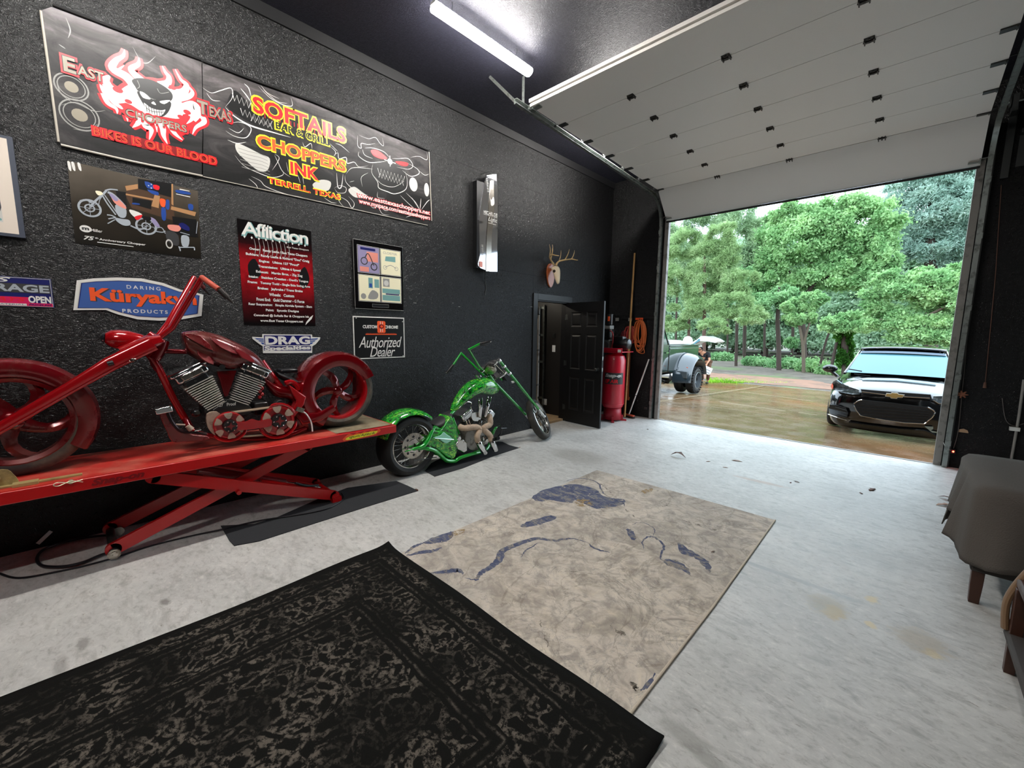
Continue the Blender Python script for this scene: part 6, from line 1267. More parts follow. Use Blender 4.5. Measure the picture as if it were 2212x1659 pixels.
for pts, w0 in (([(190, 590), (260, 575), (330, 565), (380, 548)], .045), ([(310, 685), (400, 675), (470, 668), (490, 690)], .045), ([(500, 705), (560, 718), (580, 690), (620, 660), (680, 620), (700, 570), (780, 530), (880, 500), (980, 510), (1080, 500), (1150, 520)], .05), ([(1150, 520), (1200, 555), (1270, 575)], .02), ([(650, 640), (690, 600), (700, 575)], .05),
                ([(1450, 560), (1445, 510), (1500, 490), (1560, 540), (1540, 600), (1600, 650)], .018), ([(1240, 290), (1330, 300), (1350, 330)], .02), ([(1020, 200), (1110, 180), (1200, 200), (1240, 260), (1300, 300)], .018), ([(180, 580), (240, 540), (290, 520)], .03), ([(800, 600), (830, 560), (900, 520)], .012), ([(1380, 430), (1440, 415), (1510, 450), (1500, 490)], .01)):
    P_ = catmull([V((*q, 0)) for q in fp(pts)], 7); F.line([(p.x+random.uniform(-.006, .006), p.y+random.uniform(-.006, .006)) for p in P_], w0, 0, taper=True)
F.layer(3, 1)
for pts in ([(1090, 300), (1120, 290), (1180, 305), (1170, 325), (1100, 328)], [(420, 490), (440, 465), (500, 450), (490, 470), (430, 495)], [(1430, 255), (1460, 240), (1500, 235), (1480, 260)]): F.area(rough(fp(pts), .006))
F.layer(4, 2)
for pts, w0 in (([(1150, 190), (1220, 210), (1260, 240), (1300, 280)], .02), ([(1640, 400), (1720, 420), (1800, 450), (1900, 470)], .03), ([(1340, 320), (1380, 370), (1440, 400)], .015), ([(950, 680), (1050, 675), (1150, 665)], .006), ([(900, 930), (920, 1000), (960, 1110)], .008), ([(1250, 940), (1330, 1000), (1390, 1040)], .03), ([(1300, 180), (1480, 230), (1620, 280)], .012), ([(1520, 300), (1580, 320), (1540, 330)], .02), ([(1380, 1260), (1400, 1300), (1440, 1310)], .05)):
    P_ = catmull([V((*q, 0)) for q in fp(pts)], 7); F.line([(p.x+random.uniform(-.008, .008), p.y+random.uniform(-.008, .008)) for p in P_], w0, 0, taper=True)
F.build('marbling', [M_bluem, mar('ochre_marbling', '#b09465', .46), mar('taupe_marbling', '#7f766a', .5)], br)
# ================================================================ compressor corner
M_red = mat('glossy_red_tank', '#c2142c', .35, coat=.4, bump=(60, .04))
cp = V((-3.755, 6.52, 0)); ct = thing('air_compressor', 'tall red air compressor standing behind the open inner door', 'air compressor', cp)
b = MB(); R_ = .195; b.lathe(cp, UZ, [(0, .22), (.1, .225), (.17, .25), (R_, .31), (R_, 1.08), (.17, 1.16), (.1, 1.20), (0, 1.215)], 36); b.build('tank', M_red, ct)
b = MB(); b.lathe(cp, UZ, [(.16, .03), (.15, .24)], 24); 
b.build('skirt', mat('deep_red_skirt', '#a31426', .45), ct, solid=.006)
for a in (.6, 2.2, 3.8, 5.3): b = MB(); d = V((cos(a), sin(a), 0)); b.obox(cp+d*.19+V((0, 0, .012)), d*.06, UZ.cross(d)*.025, UZ*.012); b.obox(cp+d*.17+V((0, 0, .05)), d*.02, UZ.cross(d)*.02, UZ*.05); b.build('foot', MC['deep_red_skirt'], ct)
b = MB(); b.torus(cp+V((0, 0, .31)), UZ, R_+.001, .004, 36, 8); b.build('weld_seam', M_red, ct)
b = MB(); b.box((cp.x-.25, cp.y-.2, 1.225), (cp.x+.25, cp.y+.2, 1.24)); b.box((cp.x-.25, cp.y-.2, 1.215), (cp.x+.25, cp.y-.19, 1.30)); b.build('top_platform', M_red, ct, bevel=.004)
for dx in (-.18, .2): b = MB(); b.box((cp.x+dx-.03, cp.y-.203, 1.23), (cp.x+dx+.03, cp.y-.2, 1.28)); b.build('warning_label', K_['lgrey'], ct)
m0 = wy(1342, 737, 6.45); b = MB(); b.lathe((m0.x-.16, 6.5, 1.37), (1, 0, 0), [(0, 0), (.09, 0), (.10, .02), (.10, .24), (.085, .29), (.05, .31), (0, .315)], 24); b.build('motor', M_eng, ct)
b = MB(); b.box((m0.x-.16, 6.42, 1.42), (m0.x+.04, 6.56, 1.50)); b.build('capacitor_box', M_eng, ct, bevel=.012)
px_ = wy(1313, 735, 6.45).x; b = MB(); b.box((px_-.09, 6.4, 1.24), (px_+.06, 6.58, 1.44)); b.build('pump_crankcase', mat('grey_pump', '#8c8c88', .4, .5), ct, bevel=.02)
for i in range(8): b = MB(); b.box((px_-.07, 6.41, 1.45+i*.022), (px_+.05, 6.57, 1.456+i*.022)); b.build('pump_fin', M_dsteel, ct)
b = MB(); b.cyl((px_, 6.49, 1.44), (px_, 6.49, 1.62), .045, n=16); b.build('pump_cylinder', M_dsteel, ct)
b = MB(); b.box((px_-.06, 6.42, 1.62), (px_+.05, 6.56, 1.69)); b.build('pump_head', mat('grey_pump', '#8c8c88', .4, .5), ct, bevel=.01)
b = MB(); b.cyl((px_+.03, 6.44, 1.70), (px_+.03, 6.44, 1.88), .05, n=18); b.build('air_filter', M_eng, ct); b = MB(); b.box((px_+.02, 6.387, 1.76), (px_+.055, 6.395, 1.84)); b.build('filter_label', K_['orange'], ct)
b = MB(); b.torus((px_-.02, 6.4, 1.34), (0, 1, 0), .07, .01, 24, 8); b.build('flywheel', M_steel, ct)
b = MB(); b.tube(catmull([(px_+.05, 6.42, 1.6), (px_+.12, 6.4, 1.55), (px_+.13, 6.4, 1.4), (px_+.1, 6.42, 1.3)], 4), .01, 8); b.build('copper_pipe', mat('red_fitting', '#a03030', .4), ct)
def curved_text(F_, body, c, R, ang0, ang1, z0, z1, off, sh, extra):
    vs, fs = text_mesh(body, off, sh); X0 = min(v.x for v in vs); X1 = max(v.x for v in vs); Y0 = min(v.y for v in vs); Y1 = max(v.y for v in vs); out = []
    for v in vs: k = (v.x-X0)/(X1-X0); a = ang0+(ang1-ang0)*k; z = z0+(z1-z0)*(v.y-Y0)/(Y1-Y0); out.append((c.x+(R+extra)*cos(a), c.y+(R+extra)*sin(a), z))
    F_.add(out, fs)
b = MB(); aL, aR = radians(-112), radians(-8); 
b.sheet(lambda u, v: (cp.x+(R_+.0015)*cos(aL+(aR-aL)*u), cp.y+(R_+.0015)*sin(aL+(aR-aL)*u), .67+.2*v), 20, 1); b.mat(1); curved_text(b, 'Snap-on', cp, R_, aL+.08, aR-.05, .775, .855, .06, .3, .003); b.mat(2); curved_text(b, 'EF AIR', cp, R_, aL+.1, aR-.5, .69, .755, .05, .1, .003); b.build('maker_decal', [K_['dgrey'], K_['white'], K_['red']], ct, fix=False, smooth=0)
# poles, cords
M_wood = mat('raw_pine', '#b98d55', .55, dirt=('#96693a', 5, .5)); pb, pt_ = fl(1349, 903), wy(1371, 547, WY-.03)
b = MB(); b.tube([(pb.x, pb.y, .02), pt_], .017, 12); tag(b.build('wooden_pole', M_wood, loc=(pb.x, pb.y, 0)), 'tall pale wooden pole leaning in the corner beside the compressor', 'pole')
t = thing('push_broom', 'broom with a thin white handle leaning beside the opening', 'broom', (fl(1358, 902).x, fl(1358, 902).y, 0)); q0, q1 = fl(1358, 902), wy(1402, 776, WY-.03)
b = MB(); b.tube([(q0.x, q0.y, .05), q0+(q1-q0)*.35+V((0, 0, .03))], .011, 10); b.build('lower_handle', M_white, t); b = MB(); b.tube([q0+(q1-q0)*.36+V((0, 0, .03)), q1], .013, 10); b.build('upper_handle', M_white, t)
b = MB(); b.obox((q0.x, q0.y, .05), (.12, -.03, 0), (.007, .028, 0), (0, 0, .012)); b.build('broom_head', mat('rust_red_wood', '#a8452c', .5), t, bevel=.004); b = MB()
b.obox((q0.x, q0.y, .02), (.12, -.03, 0), (.006, .026, 0), (0, 0, .0185)); b.build('bristles', mat('dark_bristle', '#241c1a', .9, bump=(200, .8)), t)
def coil(name, label, c, w_, h_, n, r, m, seed, hook=True):
    random.seed(seed); t = thing(name, label, 'cord', c, 'cords hanging by the opening'); pts = []
    for k in range(n):
        ww = w_*random.uniform(.25, 1); hh = h_*random.uniform(.7, 1.05); ox = random.uniform(-.03, .03); oy = -random.uniform(.01, .06)
        for j in range(14): a = 2*pi*j/14; pts.append(V(c)+V((ox+ww/2*sin(a), oy-.01*sin(a*2), -hh/2*(1-cos(a)))))
    b = MB(); b.tube(catmull(pts, 3), r, 6); b.build('coiled_cord', m, t)
    b = MB(); b.tube([(c[0], WY-.001, c[2]+.02), (c[0], c[1]-.06, c[2]+.0), (c[0], c[1]-.07, c[2]+.03)], .006, 8); b.build('wall_hook', M_dsteel, t); return t
M_oc = mat('orange_extension_cord', '#c8642a', .5); M_rc = mat('red_air_hose', '#b03a30', .5); M_mc = mat('maroon_hose', '#6a1f28', .5)
c = wy(1384, 692, 7.12); tO = coil('extension_cord', 'large coil of orange extension cord hanging on the wall by the opening', (c.x, 7.14, c.z), .24, .55, 14, .008, M_oc, 3)
b = MB(); e_ = wy(1392, 765, 7.1); b.tube(catmull([(c.x+.08, 7.08, c.z-.1), (c.x+.1, 7.08, c.z-.45), (e_.x, 7.08, e_.z+.02), (c.x-.03, 7.08, c.z-.55), (c.x-.06, 7.08, c.z-.3)], 6), .008, 8); b.build('loose_loop', M_oc, tO)
c = wy(1362, 705, 7.12); coil('air_hose_coil', 'smaller coil of red hose hanging behind the wooden pole', (c.x, 7.14, c.z), .2, .34, 9, .009, M_rc, 5)
c = wy(1349, 712, 7.12); coil('maroon_hose_coil', 'dark maroon hose coil hanging nearest the compressor motor', (c.x, 7.14, c.z-.03), .16, .28, 7, .009, M_mc, 6)
a, c = wy(1358, 760, 7.1), wy(1356, 862, 7.1); b = MB(); 
for k, dx in enumerate((-.02, .0, .022)): b.tube(catmull([(a.x+dx, 7.12, a.z+.3), (a.x+dx*1.4, 7.1, a.z), ((a.x+c.x)/2+dx, 7.09, (a.z+c.z)/2), (c.x+dx*.6, 7.1, c.z), (c.x+dx+.012, 7.1, c.z+.04)], 5), .007, 6)
tag(b.build('hanging_orange_hose', M_oc), 'orange hose hanging down the wall behind the wooden pole', 'hose')
t = thing('hook_rail', 'black wall rail with pale clips above the hanging cords', 'hook rail', (-3.75, 7.15, 1.8)); z_ = wy(1350, 688, 7.15).z; b = MB(); b.box((-4.15, 7.16, z_-.015), (-3.35, WY, z_+.02)); b.build('rail', M_blackpaint, t)
for px in (1333, 1361): p = wy(px, 690, 7.15); b = MB(); b.box((p.x-.035, 7.15, p.z-.03), (p.x+.035, 7.165, p.z+.03)); b.build('clip', mat('grey_clip', '#7f7f7a', .5), t)
p = wy(1380, 690, 7.15); b = MB(); b.box((p.x-.07, 7.155, p.z-.01), (p.x+.08, 7.162, p.z+.03)); b.build('orange_clip', K_['orange'], t)
p = wy(1395, 882, 7.18); t = thing('wall_outlet', 'small low outlet box on the wall beside the broom', 'outlet', (p.x, WY-.001, p.z)); b = MB(); b.box((p.x-.03, WY-.02, p.z-.02), (p.x+.03, WY-.0005, p.z+.02)); b.build('outlet_box', M_dsteel, t)
# ================================================================ right side of the opening
M_wire = mat('grey_wire', '#5d5753', .5); led = wy(2059, 975, WY-.05)
t = thing('door_sensor', 'door safety sensor with a glowing red light by the right track', 'sensor', led)
b = MB(); b.box((led.x-.02, WY-.06, led.z-.03), (led.x+.02, WY-.001, led.z+.025)); b.build('housing', M_blackpaint, t, bevel=.004)
b = MB(); b.ball((led.x, WY-.066, led.z), .009, 12); b.build('indicator_light', mat('red_led', '#ff2a1a', .3, emit=40), t)
b = MB(); b.tube(catmull([(led.x+.0, WY-.03, led.z+.03), wy(2070, 930, WY-.02), wy(2078, 850, WY-.02), wy(2085, 780, WY-.02), wy(2096, 640, WY-.02), wy(2110, 520, WY-.02), wy(2118, 420, WY-.02)], 5), .004, 6); b.build('cord', M_wire, t)
b = MB(); b.tube(catmull([(led.x, WY-.05, led.z+.0), (led.x-.06, WY-.04, led.z+.03), (led.x-.09, WY-.04, led.z+.09)], 4), .003, 6); b.build('sensor_lead', M_white, t)
t = thing('light_pull_cord', 'thin brown pull cord hanging on the dark wall', 'cord', wy(2128, 830, WY-.005)); b = MB(); b.tube([wy(2163, 400, WY-.005), wy(2150, 600, WY-.005), wy(2128, 830, WY-.005)], .0035, 6); b.build('cord', mat('brown_cord', '#6b4a3c', .7), t); b = MB(); b.cyl(wy(2128, 826, WY-.018), wy(2127, 838, WY-.018), .01, .016, n=10); b.build('pull_knob', mat('brown_cord', '#6b4a3c', .7), t)
t = thing('knotted_rag', 'rust coloured rag knotted on the door cord', 'rag', wy(2078, 852, WY-.05)); b = MB(); c = wy(2078, 852, WY-.05)
for k in range(7): a = k*.9; b.tube([c, c+V((.05*cos(a), -.01, .045*sin(a)))], [.014, .006], 8)
b.build('cloth', mat('rust_cloth', '#7a4a34', .8), t)
b = MB(); c = wy(2080, 934, WY-.0005); b.prism([c+V((-.045, 0, 0)), c+V((.045, 0, 0)), c+V((.035, 0, .03)), c+V((.0, 0, .045)), c+V((-.035, 0, .03))], (0, -.01, 0)); tag(b.build('wall_shelf_bracket', mat('tan_plastic', '#b09070', .6)), 'small half-round tan fitting low on the dark wall', 'fitting')
t = thing('conduit_pipe', 'thin upright conduit on the dark wall at the right edge', 'conduit', wy(2178, 1030, WY-.03)); b = MB(); b.tube([wy(2212, 820, WY-.03), wy(2201, 900, WY-.03), wy(2178, 1030, WY-.03)], .012, 10); b.build('pipe', mat('dull_white_conduit', '#8f8d88', .5), t); c = wy(2194, 927, WY-.04); b = MB(); b.box((c.x-.045, c.y-.02, c.z-.02), (c.x+.03, c.y+.03, c.z+.02)); b.build('clamp', M_white, t)
b = MB(); b.tube(catmull([wy(2165, 860, WY-.01), wy(2172, 905, WY-.01), wy(2190, 920, WY-.01), wy(2212, 915, WY-.01)], 5), .004, 6); tag(b.build('loose_wire', M_wire), 'loose grey wire drooping low on the dark wall', 'wire')
c = fl(2176, 1030); t = thing('work_boot', 'dark blue-black bundle with a tan flap on the floor by the wall', 'bundle', (c.x, c.y-.1, 0)); b = MB(); b.ball((c.x, c.y-.12, .07), .1, 16, (1.3, .9, .75)); b.build('body', mat('dark_blue_cloth', '#232a36', .7), t); b = MB(); b.ball((c.x+.03, c.y-.14, .15), .05, 12, (1.4, .8, .45)); b.build('tan_flap', mat('tan_leather', '#b0764e', .6), t); t.name = 'cloth_bundle'
# ================================================================ covered table and chair at the right edge
M_cloth = mat('grey_brown_blanket', '#5b5651', .95, bump=(160, .4), spec=.1, dirt=('#5a5550', 4, .5)); M_dwood = mat('dark_red_wood', '#42261a', .45, bump=(24, .1), dirt=('#28170f', 6, .5))
ot = thing('side_table', 'low dark wooden table under the grey blanket at the right edge', 'table', (.85, 3.9, 0)); ax0, ax1, ay0, ay1, tz = .415, 1.5, 3.57, 4.5, .70
for x, y in ((ax0, ay0), (ax1, ay0), (ax0, ay1), (ax1, ay1)):
    b = MB(); b.rings([[(x+sx*h, y+sy*h, z) for sx, sy in ((-1, -1), (1, -1), (1, 1), (-1, 1))] for z, h in ((0, .022), (.12, .026), (.30, .028), (tz-.02, .024))]); b.build('leg', M_dwood, ot, bevel=.004)
b = MB(); b.box((ax0-.02, ay0-.02, tz-.03), (ax1+.02, ay1+.02, tz-.002)); b.build('tabletop', M_dwood, ot, bevel=.004)
for (p, q) in (((ax0-.035, ay0-.035), (ax1, ay0+.03)), ((ax0-.035, ay0), (ax0+.03, ay1))): b = MB(); b.box((p[0], p[1], .2), (q[0], q[1], .27)); b.build('lower_rail', mat('dark_grey_fabric_rail', '#3b3633', .8), ot, bevel=.01)
b = MB(); NU = 90
def ring_pt(k, s, hang):
    # perimeter of a rounded rectangle
    u = k/NU; cx__, cy__ = (ax0+ax1)/2, (ay0+ay1)/2; a = 2*pi*u; ca, sa = cos(a), sin(a); m_ = max(abs(ca)/(.55+0), abs(sa)/.49); p = (abs(ca/((ax1-ax0)/2+.055))**16+abs(sa/((ay1-ay0)/2+.055))**16)**(-1/16)
    return V((cx__+ca*p*s, cy__+sa*p*s, tz+.006-hang))
rows = []
for j in range(6): rows.append([ring_pt(k, .02+.98*j/5*.98, 0) for k in range(NU)])
for j in range(1, 15):
    h = j/14; row = []
    for k in range(NU):
        f = sin(k*2*pi/NU*11+1.2)*.5+sin(k*2*pi/NU*19)*.3; Lg = .46+.03*sin(k*2*pi/NU*4+2)+.04*sin(k*2*pi/NU*7)
        if 40 < k < 49: Lg = .34
        p = ring_pt(k, 1.0+.014+.07*h*(.8+f*1.6)+.012*sin(k*2.1)*h, Lg*h); row.append(p)
    rows.append(row)
b.rings(rows, cap=False); b.build('blanket', M_cloth, None, fix=True, smooth=80, solid=.006, loc=(.98, 4.04, tz)); bl = bpy.data.objects['blanket']; tag(bl, 'grey-brown blanket draped over the low table', 'blanket')
ch = thing('wooden_chair', 'worn wooden chair with a curved frame cut by the right edge', 'chair', (.75, 2.85, 0)); q = [fl(2178, 1450)]
L0 = fl(2178, 1452)
for dx, dy in ((0, 0), (.5, .05), (.05, -.5), (.55, -.45)): b = MB(); b.rings([[(L0.x+dx+sx*h, L0.y+dy+sy*h, z) for sx, sy in ((-1, -1), (1, -1), (1, 1), (-1, 1))] for z, h in ((0, .018), (.15, .02), (.42, .022))]); b.build('leg', M_dwood, ch, bevel=.003)
b = MB(); b.box((L0.x-.03, L0.y-.55, .16), (L0.x+.58, L0.y+.05, .2)); b.build('strap_rail', mat('dark_grey_fabric_rail', '#3b3633', .8), ch, bevel=.012)
b = MB(); b.box((L0.x-.02, L0.y-.52, .42), (L0.x+.57, L0.y+.03, .46)); b.build('seat', M_dwood, ch, bevel=.01)
b = MB(); b.tube(catmull([V((L0.x-.03, L0.y+.02, .2)), V((L0.x-.035, L0.y+.03, .34)), V((L0.x+.01, L0.y+.03, .5)), V((L0.x+.07, L0.y+.03, .62)), V((L0.x+.2, L0.y+.02, .70))], 6), .02, 10, flat=.7); b.build('curved_arm', mat('worn_tan_wood', '#7a5f45', .5), ch)
b = MB(); b.box((L0.x, L0.y-.01, .3), (L0.x+.55, L0.y+.015, .34)); b.build('front_stretcher', M_dwood, ch)
# dry leaves blown in
M_leaf = mat('dry_brown_leaf', '#5a3a2c', .7); M_leafp = mat('pale_dry_leaf', '#9a7a68', .7)
lf = [(1465, 987, .10, 'curled dark leaf nearest the middle of the threshold', M_leaf, .6), (1884, 1058, .07, 'flat dark leaf in front of the parked car', M_leaf, .1), (2047, 1080, .08, 'dark leaf left of the covered table', M_leaf, .4), (2040, 1092, .08, 'reddish leaf lying against the dark leaf by the covered table', M_leafp, .2), (1860, 1066, .03, 'tiny leaf scrap beside the flat dark leaf', M_leaf, .1), (1592, 996, .06, 'thin pale leaf right of the curled leaf', M_leafp, .1), (1708, 1043, .025, 'dark crumb on the floor left of its twin', M_leaf, .1), (1721, 1041, .03, 'dark crumb on the floor right of its twin', M_leaf, .1), (1530, 997, .03, 'little brown leaf between the curled leaf and the thin pale leaf', M_leafp, .1), (1399, 928, .03, 'small rust leaf by the foot of the left track', M_leaf, .3), (1567, 1010, .03, 'small brown leaf below the thin pale leaf', M_leafp, .1), (1123, 968, .03, 'pale leaf at the tip of the mat under the green bike', M_leafp, .2), (900, 1060, .035, 'rust leaf at the right corner of the runner mat', M_leaf, .2), (1540, 1195, .02, 'tiny brown flake on the beige rug', M_leaf, .1)]
for k, (px, py, s_, lab, m, curl) in enumerate(lf):
    p = fl(px, py); z0 = .012 if (k == 13) else (.0075 if k in (11, 12) else .002); a = k*1.3; b = MB(); o_ = []
    for u, v_ in ((-1, 0), (-.5, .28), (-.1, .2), (.2, .42), (.45, .2), (1, 0), (.5, -.25), (.1, -.18), (-.3, -.34), (-.6, -.2)):
        o_.append(V((p.x+s_*(u*cos(a)-v_*sin(a)), p.y+s_*(u*sin(a)+v_*cos(a)), z0+curl*s_*(1-u*u*.9)*.8+curl*s_*abs(v_)*.6)))
    b.v = [V((p.x, p.y, z0+curl*s_))]+o_; b.f = [[0, i+1, (i+1) % 10+1] for i in range(10)]; b.mi = [0]*10
    tag(b.build('dry_leaf', m, loc=(p.x, p.y, 0), solid=.0015, fix=False), lab, 'leaf')
# ================================================================ trees and ground cover outside
import numpy as np
def leafmat(name, cols, trans=.5):
    t = NT(name); oi = t.n.new('ShaderNodeObjectInfo'); n = t.noise(1.1, 3, .6, t.co()); n2 = t.noise(7, 3, .6)
    f = t.math('ADD', t.math('MULTIPLY', n, .6), t.math('MULTIPLY', n2, .4)); c = t.ramp(f, [(.36, cols[0]), (.5, cols[1]), (.64, cols[2])])
    d = t.n.new('ShaderNodeBsdfDiffuse'); tr = t.n.new('ShaderNodeBsdfTranslucent'); mx = t.n.new('ShaderNodeMixShader'); mx.inputs[0].default_value = trans
    t.l.new(c, d.inputs[0]); t.l.new(c, tr.inputs[0]); t.l.new(d.outputs[0], mx.inputs[1]); t.l.new(tr.outputs[0], mx.inputs[2]); t.l.new(mx.outputs[0], t.n['Material Output'].inputs[0]); return t.m
L_pine = leafmat('pine_needles', ('#728c5c', '#9cb880', '#c2d6a6')); L_pined = leafmat('dark_pine_needles', ('#789474', '#a0bb92', '#c3d8b0'))  # mist is painted in: tree greens are paled to stand for haze
L_oak = leafmat('oak_leaves', ('#73a268', '#a0c68c', '#c9e6ac')); L_oakd = leafmat('shaded_oak_leaves', ('#6f9c6a', '#96c08a', '#bbdcaa'))  # oak greens lightened and blued, haze put into the colour
L_cedar = leafmat('cedar_foliage', ('#809f90', '#a8c2b4', '#cbded0')); L_back = leafmat('distant_leaves', ('#8fb08e', '#b4d0b0', '#d3e6ce')); L_ivy = leafmat('ivy_leaves', ('#28491e', '#3d6a2a', '#5a8a3a'))  # distant leaves palest, with haze put into their colour
M_bark = mat('wet_dark_bark', '#3d3028', .8, bump=(20, .8)); M_barkp = mat('pine_bark', '#5a4238', .8, bump=(16, .8)); M_barkg = mat('grey_brown_bark', '#5f5344', .8, bump=(16, .8))
def foliage(name, blobs, size, n, m, parent, seed, aspect=.6, clump=.11, droop=0.0, kind=None, flat=0.0, nclump=170):
    rs = np.random.RandomState(seed); C_ = []
    wts = np.array([b_[1][0]*b_[1][1]*b_[1][2] for b_ in blobs])**.6; wts = wts/wts.sum()
    for (c, r), w__ in zip(blobs, wts):
        k = int(n*w__); nc = max(24, int(nclump*(r[0]*r[2])/9)) if nclump else 30
        d = rs.normal(size=(nc, 3)); d /= np.linalg.norm(d, axis=1)[:, None]; rad = rs.uniform(.35, 1, nc)**.5; cc = d*rad[:, None]
        i = rs.randint(0, nc, k); p = cc[i]+rs.normal(size=(k, 3))*clump*(np.array([1, 1, 1.25])); C_.append(np.array(c)+p*np.array(r))
    P_ = np.concatenate(C_); N_ = len(P_); o0 = np.array(origin(parent)) if parent else P_.mean(0)
    a = rs.normal(size=(N_, 3)); a[:, 2] = a[:, 2]*(1-flat)-droop; a /= np.linalg.norm(a, axis=1)[:, None]
    q = rs.normal(size=(N_, 3)); q[:, 2] *= (1-flat*.6); b_ = np.cross(a, q); b_ /= np.linalg.norm(b_, axis=1)[:, None]+1e-9
    s = size*rs.uniform(.6, 1.3, N_)[:, None]; a *= s; b_ *= s*aspect
    vs = np.stack([P_-a, P_-b_*.9+a*.1, P_+a, P_+b_*.9+a*.1], 1).reshape(-1, 3)-o0
    me = bpy.data.meshes.new(name); me.vertices.add(N_*4); me.vertices.foreach_set('co', vs.ravel()); me.loops.add(N_*4); me.loops.foreach_set('vertex_index', np.arange(N_*4, dtype=np.int32))
    me.polygons.add(N_); me.polygons.foreach_set('loop_start', np.arange(0, N_*4, 4, dtype=np.int32)); me.polygons.foreach_set('loop_total', np.full(N_, 4, dtype=np.int32)); me.materials.append(m); me.update(calc_edges=True); me.validate()
    o = bpy.data.objects.new(name, me); COL.objects.link(o)
    if parent: o.parent = parent
    else: o.location = V(o0)
    if kind: o['kind'] = kind
    return o
def PM_(Y): return (wy(1700, 700, Y)-wy(1699, 700, Y)).length
def gz(y): 
    return G(y)+.14*min(1, max(0, (y-19.0)/4))+.25*max(0, (y-30)/30)
def tree(name, label, Y, crowns, trunks, m, bark, n, size, seed, cat='tree', **kw):
    p = trunks[0][0]; b0 = wy(p[0], p[1], Y); r = thing(name, label, cat, (b0.x, Y, gz(Y)-.05), 'trees behind the driveway'); px = PM_(Y)
    for k, tr in enumerate(trunks):
        pts = []; rr = []
        for i, q in enumerate(tr):
            w_ = wy(q[0], q[1], Y+(q[3] if len(q) > 3 else 0)); 
            if i == 0 and k == 0: w_.z = gz(Y)-.1
            pts.append(w_); rr.append(q[2]*px/2)
        c = catmull(pts, 4); R_ = [rr[min(int(i/4), len(rr)-1)]+(rr[min(int(i/4)+1, len(rr)-1)]-rr[min(int(i/4), len(rr)-1)])*((i % 4)/4) for i in range(len(c))]
        b = MB(); b.tube(c, R_, 9); b.build('trunk' if k == 0 else 'branch', bark, r)
    bl_ = []
    for c in crowns:
        w_ = wy(c[0], c[1], Y+(c[4] if len(c) > 4 else 0)); bl_.append((tuple(w_), (c[2]*px, min(c[2], c[3])*px*.9, c[3]*px)))
    foliage('crown', bl_, size, n, m, r, seed, **kw); return r
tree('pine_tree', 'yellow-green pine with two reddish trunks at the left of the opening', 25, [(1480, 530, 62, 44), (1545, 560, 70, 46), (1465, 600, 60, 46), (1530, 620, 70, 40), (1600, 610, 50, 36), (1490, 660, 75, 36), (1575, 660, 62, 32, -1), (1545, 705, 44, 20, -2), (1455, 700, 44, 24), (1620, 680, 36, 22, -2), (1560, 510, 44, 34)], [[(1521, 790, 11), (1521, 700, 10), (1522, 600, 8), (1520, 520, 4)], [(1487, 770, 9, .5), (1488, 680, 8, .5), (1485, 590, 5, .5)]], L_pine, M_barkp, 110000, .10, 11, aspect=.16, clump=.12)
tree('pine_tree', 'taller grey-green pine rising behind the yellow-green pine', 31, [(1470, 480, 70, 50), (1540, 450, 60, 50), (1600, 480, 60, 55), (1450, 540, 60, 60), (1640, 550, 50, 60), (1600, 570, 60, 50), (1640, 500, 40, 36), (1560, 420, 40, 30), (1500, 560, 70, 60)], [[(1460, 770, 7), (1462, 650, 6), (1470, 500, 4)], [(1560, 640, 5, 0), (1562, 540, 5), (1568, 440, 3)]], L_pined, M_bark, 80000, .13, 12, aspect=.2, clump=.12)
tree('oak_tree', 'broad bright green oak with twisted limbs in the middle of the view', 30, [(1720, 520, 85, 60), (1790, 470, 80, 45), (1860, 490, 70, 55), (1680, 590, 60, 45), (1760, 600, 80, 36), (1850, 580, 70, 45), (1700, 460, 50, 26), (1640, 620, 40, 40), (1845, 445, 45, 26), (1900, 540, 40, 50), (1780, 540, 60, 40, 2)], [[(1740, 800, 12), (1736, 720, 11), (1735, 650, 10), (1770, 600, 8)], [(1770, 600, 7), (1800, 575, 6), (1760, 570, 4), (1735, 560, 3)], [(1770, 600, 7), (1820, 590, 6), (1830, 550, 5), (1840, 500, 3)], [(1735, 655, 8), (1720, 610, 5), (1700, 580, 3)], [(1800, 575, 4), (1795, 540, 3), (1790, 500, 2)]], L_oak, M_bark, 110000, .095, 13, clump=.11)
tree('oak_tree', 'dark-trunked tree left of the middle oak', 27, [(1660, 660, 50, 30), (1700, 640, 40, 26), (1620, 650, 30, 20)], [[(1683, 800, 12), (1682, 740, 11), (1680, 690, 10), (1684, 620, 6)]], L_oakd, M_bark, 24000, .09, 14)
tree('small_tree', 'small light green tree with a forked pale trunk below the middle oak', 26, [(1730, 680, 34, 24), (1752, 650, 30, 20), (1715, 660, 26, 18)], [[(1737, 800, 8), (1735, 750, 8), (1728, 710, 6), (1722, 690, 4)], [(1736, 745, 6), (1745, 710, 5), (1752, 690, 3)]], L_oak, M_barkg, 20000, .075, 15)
tree('cedar_tree', 'tall blue-green cedar at the upper right', 36, [(2010, 450, 90, 50), (1980, 410, 60, 30), (2050, 400, 70, 34), (2090, 450, 60, 60), (1960, 500, 60, 40), (2050, 520, 70, 45), (2010, 360, 60, 40), (1930, 540, 50, 30), (2100, 540, 40, 40), (2080, 360, 50, 40)], [[(2012, 790, 22), (2012, 650, 22), (2010, 560, 20), (2008, 480, 12), (2005, 380, 5)]], L_cedar, M_bark, 95000, .12, 16, aspect=.3, clump=.10, droop=.3)
